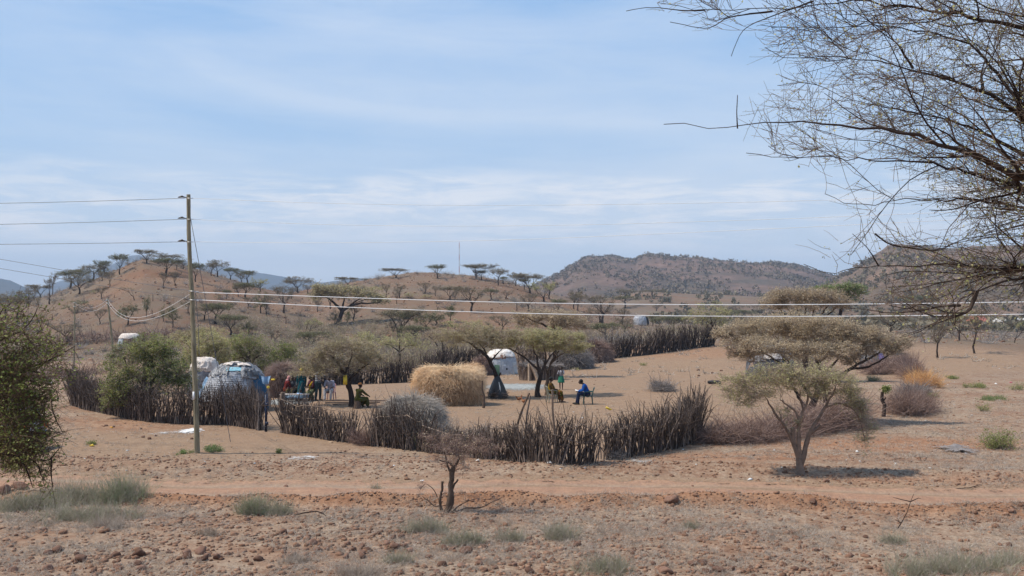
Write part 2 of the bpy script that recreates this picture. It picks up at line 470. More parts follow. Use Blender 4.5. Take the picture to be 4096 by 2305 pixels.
M_stickd = m_rnd('dark_stake_wood', [(0.035, 0.026, 0.023), (0.085, 0.063, 0.054), (0.16, 0.12, 0.10), (0.30, 0.235, 0.19)], rough=0.85, nz=20)
M_white = m_plain('white_litter', (0.75, 0.73, 0.70), var=0.2)
M_yellow = m_plain('yellow_plastic', (0.75, 0.52, 0.05), rough=0.4, var=0.15)

# ================================================================== GROUND
def blob(sx, sy, cx, cy, rx, ry, soft=0.35):
    q = np.sqrt(((sx - cx) / rx) ** 2 + ((sy - cy) / ry) ** 2)
    return 1 - sstep(1 - soft, 1 + soft, q)

def zones(x, y, z, hill=0.0):
    sx, sy = proj(x, y, z)
    w = fbm(x / 2.2, y / 2.2, 77, 3)
    w2 = fbm(x / 7.0, y / 9.0, 78, 4)
    jx = sx + 160 * w2 + 50 * w; jy = sy + 22 * w2 + 8 * w
    bare = np.zeros_like(sx)
    for b in ((1350, 1640, 620, 120), (1900, 1620, 700, 150), (2400, 1500, 620, 150), (2900, 1560, 420, 110), (2300, 1700, 520, 110), (450, 1790, 620, 75), (60, 1860, 600, 60), (1000, 1770, 420, 50),
              (3700, 1450, 420, 60), (400, 1480, 260, 40)):
        bare = np.maximum(bare, blob(jx, jy, *b))
    bare = bare * (1 - 0.65 * np.exp(-((y - track_y(x) - 3.4) / 1.6) ** 2))
    tr = 1 - sstep(1.5, 2.6, np.abs(y - track_y(x) + 0.2 * w))
    bare = np.maximum(bare, tr)
    ora = 0.75 * blob(jx, jy, 3550, 1775, 560, 26, 0.5) + 0.6 * blob(jx, jy, 3000, 1830, 350, 16, 0.5) + 0.45 * blob(jx, jy, 500, 1700, 260, 26, 0.6)
    edge = np.exp(-((y - (track_y(x) - 2.0)) / 0.55) ** 2)
    ora = ora + 0.8 * edge + 0.45 * np.exp(-((y - (track_y(x) + 2.6)) / 0.5) ** 2) * sstep(6, 11, x)
    ora = ora + 0.35 * blob(jx, jy, 2750, 1410, 260, 24, .5)
    far = sstep(60, 110, y) * np.ones_like(sx)
    bare = bare * (1 - 0.6 * sstep(95, 120, y))
    out = np.stack([np.clip(bare, 0, 1) * np.ones_like(far), np.clip(ora, 0, 1), np.clip(far * (1 - bare), 0, 1)], axis=-1)
    out[..., 1] *= 0.8
    return out.reshape(-1, 3)

def polar_sheet(name, r_list, a_list, zfun, mat, label, cat=None, kind='structure', hill=None, zone_hill=False):
    A, R = np.meshgrid(np.array(a_list), np.array(r_list))
    X = R * np.sin(A); Y = R * np.cos(A)
    Z = zfun(X, Y)
    n, m_ = X.shape
    V = np.stack([X, Y, Z], -1).reshape(-1, 3)
    i = np.arange(n * m_).reshape(n, m_)
    Q = np.stack([i[:-1, :-1], i[:-1, 1:], i[1:, 1:], i[1:, :-1]], -1).reshape(-1, 4)
    if zone_hill:
        zn = np.zeros((len(V), 3)); zn[:, 2] = 1
        zn[:, 1] = np.clip(zone_hill * (fbm(X / 30, Y / 30, 91, 4).ravel() * 3 + 0.1), 0, 0.9)
    else:
        zn = zones(X, Y, Z)
    me = new_mesh(name, V, Q, mats=[mat], smooth=True, zone=zn)
    o = link(name, me)
    return tag(o, label, cat, None, kind)

ang_f = np.radians(np.concatenate([np.arange(-180, -40, 4), np.arange(-40, -31, 1.0), np.arange(-31, 31, 0.13), np.arange(31, 40, 1.0), np.arange(40, 180.1, 4)]))
r = [0.3]
while r[-1] < 9000:
    q = r[-1]
    r.append(q * (1.06 if q < 14 else 1.0038 if q < 60 else 1.012 if q < 400 else 1.06))
ground = polar_sheet('ground', r, ang_f, base_z, MS, 'dry stony red-brown ground with bare trampled patches', 'ground')

for key, col, lab in (('left', 0.6, 'reddish brown cone-shaped hill dotted with flat-topped trees, left'),
                      ('middle', 0.35, 'low rounded brown hill with a few trees along its crest'),
                      ('low', 0.4, 'low red-brown rise at the foot of the long ridge')):
    us, cz, D, r0 = HILLS[key][:4]
    a = np.arctan(np.linspace(us[0], us[-1], 420))
    rr = np.exp(np.linspace(math.log(r0 * 0.93), math.log(D * 1.75), 260))
    # polar_sheet measures along the ray; the hill functions use forward distance
    A, R = np.meshgrid(a, rr)
    X = R * np.tan(A); Y = R
    Z = hill_z(key, X, Y) - 0.05
    n, m_ = X.shape
    V = np.stack([X, Y, Z], -1).reshape(-1, 3); i = np.arange(n * m_).reshape(n, m_)
    Q = np.stack([i[:-1, :-1], i[:-1, 1:], i[1:, 1:], i[1:, :-1]], -1).reshape(-1, 4)
    zn = np.zeros((len(V), 3)); zn[:, 2] = 1
    zn[:, 1] = np.clip(0.8 * col * (fbm(X / 34, Y / 50, 91, 4).ravel() * 3.2 + 0.05), 0, 0.6)
    tag(link('hill', new_mesh('hill', V, Q, mats=[MS], smooth=True, zone=zn)), lab, 'hill', None, 'structure')

def m_rockhill(name, ca, cb, cc, sc):
    m, nt, p = mat_new(name)
    g = N_(nt, 'ShaderNodeNewGeometry'); pos = g.outputs['Position']
    n1 = noise(nt, pos, sc, 8, 0.65); n2 = noise(nt, pos, sc * 9, 6, 0.7)
    c = ramp(nt, n1, [(0.36, ca), (0.5, cb), (0.64, cc)])
    c = mixc(nt, 0.8, c, ramp(nt, n2, [(0.35, 0.55), (0.6, 1.05)]), 'MULTIPLY')
    nt.links.new(c, p.inputs['Base Color']); p.inputs['Roughness'].default_value = 0.95; p.inputs['Specular IOR Level'].default_value = 0.05
    bump(nt, p, n2, 1.0, 1.5)
    return m

M_ridge = m_rockhill('ridge_soil', (0.10, 0.085, 0.066), (0.158, 0.108, 0.084), (0.205, 0.130, 0.098), 0.012)
M_mesa = m_rockhill('mesa_soil', (0.12, 0.092, 0.066), (0.17, 0.118, 0.086), (0.225, 0.148, 0.105), 0.02)
M_far = m_rockhill('distant_soil', (0.045, 0.05, 0.045), (0.07, 0.068, 0.058), (0.10, 0.088, 0.07), 0.004)
for key, mt, lab in (('ridge', M_ridge, 'long scrub-covered ridge with two rocky knolls on its crest'),
                     ('mesa', M_mesa, 'steep flat-topped hill with a rocky rim at the right edge'),
                     ('distant', M_far, 'hazy blue mountains behind the left hill'),
                     ('blue', M_far, 'hazy blue hill at the left edge of the picture')):
    us, cz, D, r0 = HILLS[key][:4]
    uu = np.linspace(us[0], us[-1], 620)
    rr = np.concatenate([np.linspace(r0 * 0.95, D * 1.15, 150), np.linspace(D * 1.2, D * 1.75, 12)])
    U, R = np.meshgrid(uu, rr)
    X = R * U; Y = R; Z = hill_z(key, X, Y)
    n, m_ = X.shape
    V = np.stack([X, Y, Z], -1).reshape(-1, 3); i = np.arange(n * m_).reshape(n, m_)
    Q = np.stack([i[:-1, :-1], i[:-1, 1:], i[1:, 1:], i[1:, :-1]], -1).reshape(-1, 4)
    tag(link('hill', new_mesh('hill', V, Q, mats=[mt], smooth=True)), lab, 'hill', None, 'structure')

# graded track as its own sheet just above the ground
xs = np.linspace(-60, 60, 900); off = np.linspace(-2.0, 2.0, 41)
Xt, Ot = np.meshgrid(xs, off); Yt = track_y(Xt) + Ot
rut = -0.055 * (np.exp(-((Ot - 0.75) / 0.22) ** 2) + np.exp(-((Ot + 0.75) / 0.22) ** 2)) * (0.5 + vnoise(Xt * 0.3, Ot * 0, 4))
Zt = base_z(Xt, Yt) + 0.045 + rut + 0.012 * fbm(Xt * 1.5, Yt * 6, 61, 3)
M_track = m_soil('track_soil', track=True)
n, m_ = Xt.shape; i = np.arange(n * m_).reshape(n, m_)
Q = np.stack([i[:-1, :-1], i[:-1, 1:], i[1:, 1:], i[1:, :-1]], -1).reshape(-1, 4)
zt = np.zeros((n * m_, 3)); zt[:, 0] = 1
ruts = np.exp(-((Ot - 0.75) / 0.24) ** 2) + np.exp(-((Ot + 0.75) / 0.24) ** 2)
zt[:, 1] = np.clip(0.60 - 0.65 * ruts + 0.35 * fbm(Xt / 3, Yt * 2, 62, 3), 0, 1).ravel()
tm = new_mesh('dirt_track', np.stack([Xt, Yt, Zt], -1).reshape(-1, 3), Q, mats=[M_track], smooth=True, zone=zt,
              rnd=(1 - np.abs(Ot) / 2.0).ravel() * 1.6)
tag(link('dirt_track', tm), 'graded dirt track crossing in front of the stick fence', 'track', None, 'structure')

# ================================================================== SKY, SUN, HAZE
SUN_EL, SUN_AZ = math.radians(57), math.radians(-93)   # azimuth from +Y towards +X
w = bpy.data.worlds.new('World'); SC.world = w; w.use_nodes = True
nt = w.node_tree; nt.nodes.clear()
sky = N_(nt, 'ShaderNodeTexSky', sky_type='NISHITA'); sky.sun_disc = False
sky.sun_elevation = SUN_EL; sky.sun_rotation = SUN_AZ; sky.altitude = 900; sky.air_density = 1.0; sky.dust_density = 1.0; sky.ozone_density = 1.3
bg = N_(nt, 'ShaderNodeBackground'); bg.inputs[1].default_value = 0.108
wo = N_(nt, 'ShaderNodeOutputWorld'); tc = N_(nt, 'ShaderNodeTexCoord')
sp = N_(nt, 'ShaderNodeSeparateXYZ'); nt.links.new(tc.outputs['Generated'], sp.inputs[0])
cb = N_(nt, 'ShaderNodeCombineXYZ')
nt.links.new(sp.outputs[0], cb.inputs[0]); nt.links.new(sp.outputs[2], cb.inputs[1]); nt.links.new(math_(nt, 'MULTIPLY', sp.outputs[1], 0.25), cb.inputs[2])
mp = N_(nt, 'ShaderNodeMapping'); mp.inputs['Rotation'].default_value = (0, 0, math.radians(-21)); mp.inputs['Scale'].default_value = (0.9, 4.6, 1)
mp.inputs['Location'].default_value = (0.35, 0.62, 0)
nt.links.new(cb.outputs[0], mp.inputs[0])
n1 = noise(nt, mp.outputs[0], 2.0, 7, 0.5, 0.7); n1b = noise(nt, mp.outputs[0], 8.0, 8, 0.65, 0.6)
cir = math_(nt, 'ADD', math_(nt, 'MULTIPLY', n1, 0.8), math_(nt, 'MULTIPLY', n1b, 0.2))
cirf = ramp(nt, cir, [(0.42, 0.0), (0.64, 0.38)])
# low band of thin cloud above the hills
mp2 = N_(nt, 'ShaderNodeMapping'); mp2.inputs['Scale'].default_value = (1.2, 1.2, 7.5); mp2.inputs['Location'].default_value = (0.3, 0, 0.2)
nt.links.new(tc.outputs['Generated'], mp2.inputs[0])
n2 = noise(nt, mp2.outputs[0], 9.0, 9, 0.66, 0.5); n3 = noise(nt, mp2.outputs[0], 3.0, 4, 0.5)
band = ramp(nt, math_(nt, 'ADD', sp.outputs[2], math_(nt, 'MULTIPLY', math_(nt, 'SUBTRACT', n3, 0.5), 0.10)), [(0.035, 0.0), (0.085, 1.0), (0.112, 0.8), (0.135, 0.0)])
bandf = math_(nt, 'MULTIPLY', band, ramp(nt, n2, [(0.42, 0.12), (0.60, 1.0)]))
CW = (7.6, 7.75, 8.0)
c = sky.outputs[0]
grad = ramp(nt, sp.outputs[2], [(0.0, (0.60, 0.66, 0.74)), (0.08, (0.49, 0.595, 0.73)), (0.16, (0.355, 0.515, 0.735)), (0.27, (0.25, 0.44, 0.73)), (0.6, (0.18, 0.38, 0.70))])
c = mixc(nt, 0.8, c, mixc(nt, 1.0, grad, (10.6, 10.5, 10.3), 'MULTIPLY'))
c = mixc(nt, cirf, c, CW)
c = mixc(nt, bandf, c, CW)
nt.links.new(c, bg.inputs[0]); nt.links.new(bg.outputs[0], wo.inputs[0])

sl = bpy.data.lights.new('sun', 'SUN'); sl.energy = 4.3; sl.angle = math.radians(0.53); sl.color = (1.0, 0.915, 0.79)
so = bpy.data.objects.new('sun', sl); COL.objects.link(so)
sd = Vector((math.sin(SUN_AZ) * math.cos(SUN_EL), math.cos(SUN_AZ) * math.cos(SUN_EL), math.sin(SUN_EL)))
so.rotation_euler = sd.to_track_quat('Z', 'Y').to_euler()
so.location = (-40, 20, 60)

hz = Bulk(); box(hz, (0, 2600, 145), (9000, 7000, 330 - 10))
# bottom a metre under the lowest ground, top over the highest mountain
mh = bpy.data.materials.new('haze_air'); mh.use_nodes = True
nh = mh.node_tree; nh.nodes.clear(); ho = nh.nodes.new('ShaderNodeOutputMaterial'); pv = nh.nodes.new('ShaderNodeVolumePrincipled')
pv.inputs['Color'].default_value = (0.60, 0.76, 1.0, 1); pv.inputs['Density'].default_value = HAZE_D = 0.0002; pv.inputs['Anisotropy'].default_value = 0.0
nh.links.new(pv.outputs[0], ho.inputs['Volume'])
USE_HAZE = True
if USE_HAZE:
    tag(hz.build('haze', mh), 'thin dusty haze over the plain and hills', 'haze', None, 'stuff')

SC.view_settings.view_transform = 'Standard'; SC.view_settings.look = 'None'; SC.view_settings.exposure = 0.22; SC.view_settings.gamma = 1
cy = SC.cycles
cy.use_denoising = True
cy.max_bounces = 5; cy.diffuse_bounces = 3; cy.glossy_bounces = 2; cy.transmission_bounces = 2; cy.volume_bounces = 0; cy.transparent_max_bounces = 8
cy.use_adaptive_sampling = True; cy.adaptive_threshold = 0.015
cy.caustics_reflective = False; cy.caustics_refractive = False

# ================================================================== TREES
def kgroups(T, pos, k, rng):
    d = T - pos; d = d / (np.linalg.norm(d, axis=1, keepdims=True) + 1e-9)
    f = d + 0.25 * (T - T.mean(0)) / (np.abs(T - T.mean(0)).max() + 1e-9)
    c = [f[rng.integers(len(f))]]
    for _ in range(k - 1):
        q = np.min([((f - a) ** 2).sum(1) for a in c], axis=0)
        c.append(f[int(np.argmax(q * rng.uniform(0.6, 1, len(q))))])
    c = np.array(c)
    for _ in range(3):
        lab = np.argmin(((f[:, None] - c[None]) ** 2).sum(2), axis=1)
        for j in range(k):
            if (lab == j).any(): c[j] = f[lab == j].mean(0)
    return [T[lab == j] for j in range(k) if (lab == j).any()]

def grow(pos, T, segs, rng, rt, N0, r0, depth=0, first=3, frac=0.42, wig=0.10, droop=0.0):
    """branches from pos that fork until every point of T is reached; segs gets (p0, p1, r0, r1)"""
    n = len(T)
    ra = max(rt, r0 * (n / N0) ** 0.52)
    c = T.mean(0)
    if n == 1 or depth > 11:
        for t in T:
            m_ = (pos + t) / 2 + rng.normal(0, wig, 3) * np.linalg.norm(t - pos)
            m_[2] += 0.04 * np.linalg.norm(t - pos)
            segs.append((pos, m_, ra, rt)); segs.append((m_, t, rt, rt * 0.6))
        return
    L = np.linalg.norm(c - pos)
    f = frac if depth else 0.30
    node = pos + (c - pos) * f + rng.normal(0, wig, 3) * L * 0.5
    m_ = (pos + node) / 2 + rng.normal(0, wig, 3) * L * 0.35
    if depth == 0 and first > 2:
        groups = kgroups(T, pos, min(first, n), rng); node = pos
    else:
        segs.append((pos, m_, ra, ra * 0.93)); segs.append((m_, node, ra * 0.93, ra * 0.86))
        groups = kgroups(T, node, 2 if (n < 8 or rng.random() < .7) else 3, rng)
    if len(groups) == 1 and len(T) > 1:
        h = len(T) // 2; groups = [T[:h], T[h:]]
    for g in groups:
        grow(node, g, segs, rng, rt, N0, r0, depth + 1, first, frac, wig)

def segs_to(b, segs, sides=5, thin=3, rlim=0.03, mat=0, rng=RNG):
    if not segs: return
    P = np.array([[s[0], s[1]] for s in segs], float); R = np.array([[s[2], s[3]] for s in segs])
    d = P[:, 1] - P[:, 0]; L = np.linalg.norm(d, axis=1, keepdims=True) + 1e-9
    P[:, 1] += d / L * np.minimum(R[:, 1:2] * 0.5, L * 0.3)
    rn = rng.random(len(P))
    big = R[:, 0] > rlim
    if big.any(): add_tubes(b, P[big], R[big], sides, rn[big], mat)
    if (~big).any(): add_tubes(b, P[~big], R[~big], thin, rn[~big], mat)

def finish_tree(root, segs, T, rng, split_r, bark, twigm, leafm, twigs=4, twig_l=0.2, twig_r=0.004, leaves=6, leaf=0.03, flat=0.5, up=0.15, bend=0.25, sprays=True, aspect=0.5, leafspread=None):
    tb = Bulk(); cb = Bulk()
    segs_to(tb, [s for s in segs if s[2] >= split_r], 7, 5, split_r * 2, rng=rng)
    segs_to(cb, [s for s in segs if s[2] < split_r], 4, 3, split_r * 0.5, rng=rng)
    if twigs:
        P0 = np.repeat(T, twigs, axis=0) + rng.normal(0, twig_l * 0.15, (len(T) * twigs, 3))
        D = rng.normal(0, 1, P0.shape); D[:, 2] = D[:, 2] * (1 - flat) + up; D /= np.linalg.norm(D, axis=1, keepdims=True)
        L = twig_l * rng.uniform(0.4, 1.3, len(P0))
        P, R = strands(P0, D, L, twig_r, twig_r * 0.5, 3, bend, 0, rng)
        add_tubes(cb, P, R, 3, rng.random(len(P)))
        if leaves:
            t = rng.uniform(0, 3, (len(P), leaves)); i = np.minimum(t.astype(int), 2); f = t - i
            ii = np.arange(len(P))[:, None]
            C = P[ii, i] * (1 - f)[..., None] + P[ii, i + 1] * f[..., None]
            C = C.reshape(-1, 3) + rng.normal(0, leafspread if leafspread else leaf * 0.7, (C.size // 3, 3))
            clump = np.repeat(np.repeat(rng.random(len(T)), twigs), leaves)
            add_leaves(cb, C, leaf, mat=1, rnd=np.clip(clump * 0.6 + rng.random(len(C)) * 0.5, 0, 1), flat=flat * 0.6, aspect=aspect, rng=rng)
    tb.build('trunk', bark, root)
    cb.build('crown', [twigm, leafm], root)

def clump_targets(rng, n, nc, shape, sx, sz):
    """clumps of target points inside a unit crown; shape(rng) gives one clump centre"""
    out = []
    for _ in range(nc):
        c = np.array(shape(rng)); k = max(2, int(n / nc * rng.uniform(0.5, 1.5)))
        out.append(c + rng.normal(0, 1, (k, 3)) * np.array([sx, sx, sz]))
    return np.concatenate(out)

def sh_umbrella(rng, top=0.97, thick=0.16, cone=0.25):
    rr = math.sqrt(rng.random()) * 0.5; a = rng.random() * 2 * math.pi
    return (rr * math.cos(a), rr * math.sin(a), top - thick * rng.random() - cone * rr * rr * 2 * rng.random())
def sh_vase(rng):
    t = rng.random() ** 0.6; rr = (0.15 + 0.35 * t) * math.sqrt(rng.random()); a = rng.random() * 2 * math.pi
    return (rr * math.cos(a), rr * math.sin(a), 0.45 + 0.52 * t)
def sh_round(rng):
    d = rng.normal(0, 1, 3); d /= np.linalg.norm(d); d *= rng.random() ** 0.4
    return (d[0] * 0.42, d[1] * 0.42, 0.60 + d[2] * 0.36)
def sh_bush(rng):
    d = rng.normal(0, 1, 3); d /= np.linalg.norm(d); d *= rng.random() ** 0.4
    return (d[0] * 0.44, d[1] * 0.44, abs(0.45 + d[2] * 0.48))

PROTO = {}
def proto(key, seed, shape, n, nc, fork, lean=(0, 0), first=5, r0=0.03, leafm=None, twigm=None, bark=None, sx=0.07, sz=0.02, twigs=3, leaves=4, twl=0.09, leaf=0.022, flat=0.75, aspect=0.45):
    """a unit tree (1 wide, 1 high) whose meshes are shared by its copies"""
    rng = np.random.default_rng(seed)
    T = clump_targets(rng, n, nc, shape, sx, sz)
    T[:, 2] = np.maximum(T[:, 2], 0.06)
    T[:, 0] += lean[0] * T[:, 2]; T[:, 1] += lean[1] * T[:, 2]
    segs = []
    fk = np.array([lean[0] * fork * 0.4 + rng.normal(0, .01), lean[1] * fork * 0.4, fork])
    m_ = fk * 0.5 + np.array([rng.normal(0, 0.02), rng.normal(0, 0.02), 0])
    segs.append((np.array([0, 0, -0.05]), m_, r0 * 1.25, r0)); segs.append((m_, fk, r0, r0 * 0.92))
    grow(fk, T, segs, rng, 0.0022, len(T), r0 * 0.85, first=first, wig=0.09)
    holder = thing('proto_tree', 'x', 'tree')
    finish_tree(holder, segs, T, rng, 0.0065, bark or M_barkd, twigm or M_twig_dark, leafm or M_leaf_olive, twigs, twl, 0.0022, leaves, leaf, flat, 0.1, 0.3, aspect=aspect)
    data = [(c.name.split('.')[0], c.data) for c in holder.children]
    for c in list(holder.children): bpy.data.objects.remove(c)
    bpy.data.objects.remove(holder)
    PROTO[key] = data

for i in range(5):
    proto('umb%d' % i, 100 + i, lambda r: sh_umbrella(r, 0.97, 0.22 + 0.06 * (i % 3)), 200, 34 + 5 * i, 0.16 + 0.07 * i, lean=((-0.1, 0.06, 0.0, 0.12, -0.05)[i], 0), leafm=M_leaf_hillg if i % 2 else M_leaf_hill, first=5, leaves=7, twigs=4, sz=0.03, twl=0.11)
for i in range(3):
    proto('vase%d' % i, 200 + i, sh_vase, 150, 28, 0.22 + 0.08 * i, first=6, leafm=M_leaf_hill, leaves=2, twigs=5, sx=0.05, sz=0.04, flat=0.35)
for i in range(3):
    proto('green%d' % i, 300 + i, sh_round, 130, 22, 0.2 + 0.05 * i, first=5, leafm=M_leaf_hillg, sx=0.07, sz=0.06, twigs=3, leaves=7, twl=0.10, leaf=0.03, flat=0.2)
proto('yel0', 320, lambda r: sh_umbrella(r, 0.96, 0.35), 150, 24, 0.2, first=5, leafm=M_leaf_yel, leaves=7, twigs=3, sz=0.03)
proto('lean0', 330, lambda r: sh_umbrella(r, 0.95, 0.2), 110, 16, 0.2, lean=(0.75, 0), first=3, leafm=M_leaf_yel, leaves=5)
proto('lean1', 331, lambda r: sh_umbrella(r, 0.95, 0.12), 90, 14, 0.25, lean=(-0.75, 0), first=3, leafm=M_leaf_olive, leaves=2)
proto('bush0', 340, sh_bush, 130, 22, 0.03, first=7, r0=0.018, leafm=M_leaf_hillg, leaves=6, sx=0.08, sz=0.06, flat=0.2, leaf=0.028)
proto('bush1', 341, sh_bush, 120, 20, 0.03, first=8, r0=0.015, leafm=M_leaf_hill, leaves=2, twigs=5, sx=0.08, sz=0.06, flat=0.3)
proto('bush2', 342, sh_bush, 130, 22, 0.03, first=8, r0=0.015, leafm=M_leaf_yel, leaves=5, twigs=4, sx=0.08, sz=0.06, flat=0.3)
proto('snag0', 350, sh_vase, 7, 5, 0.45, first=2, r0=0.07, leaves=0, twigs=1, sx=0.05, sz=0.05)
proto('snag1', 351, sh_vase, 12, 7, 0.35, first=3, r0=0.05, leaves=0, twigs=2, sx=0.06, sz=0.05)

used = {}
def plant(key, p, wm, hm, label, cat='tree', name=None, group=None, rz=None):
    data = PROTO[key]
    nm = name or {'umb': 'flat_topped_acacia', 'vas': 'bare_acacia', 'gre': 'green_tree', 'yel': 'yellow_green_acacia', 'lea': 'leaning_acacia', 'bus': 'thorn_bush', 'sna': 'dead_tree'}[key[:3]]
    root = thing(nm, label, cat, p, (random.uniform(-0.4, 0.4) if key[:4] == 'lean' else random.uniform(-3.1, 3.1)) if rz is None else rz, group)
    root.scale = (wm, wm, hm)
    for n_, me in data:
        link({'crown': 'crown' if cat != 'bush' else 'foliage', 'trunk': 'trunk' if cat != 'bush' else 'stem'}[n_], me, root)
    return root

G_HILL = 'trees dotted over the left hill'
G_MID = 'trees on the middle hill'
G_VAL = 'trees in the valley behind the homestead'
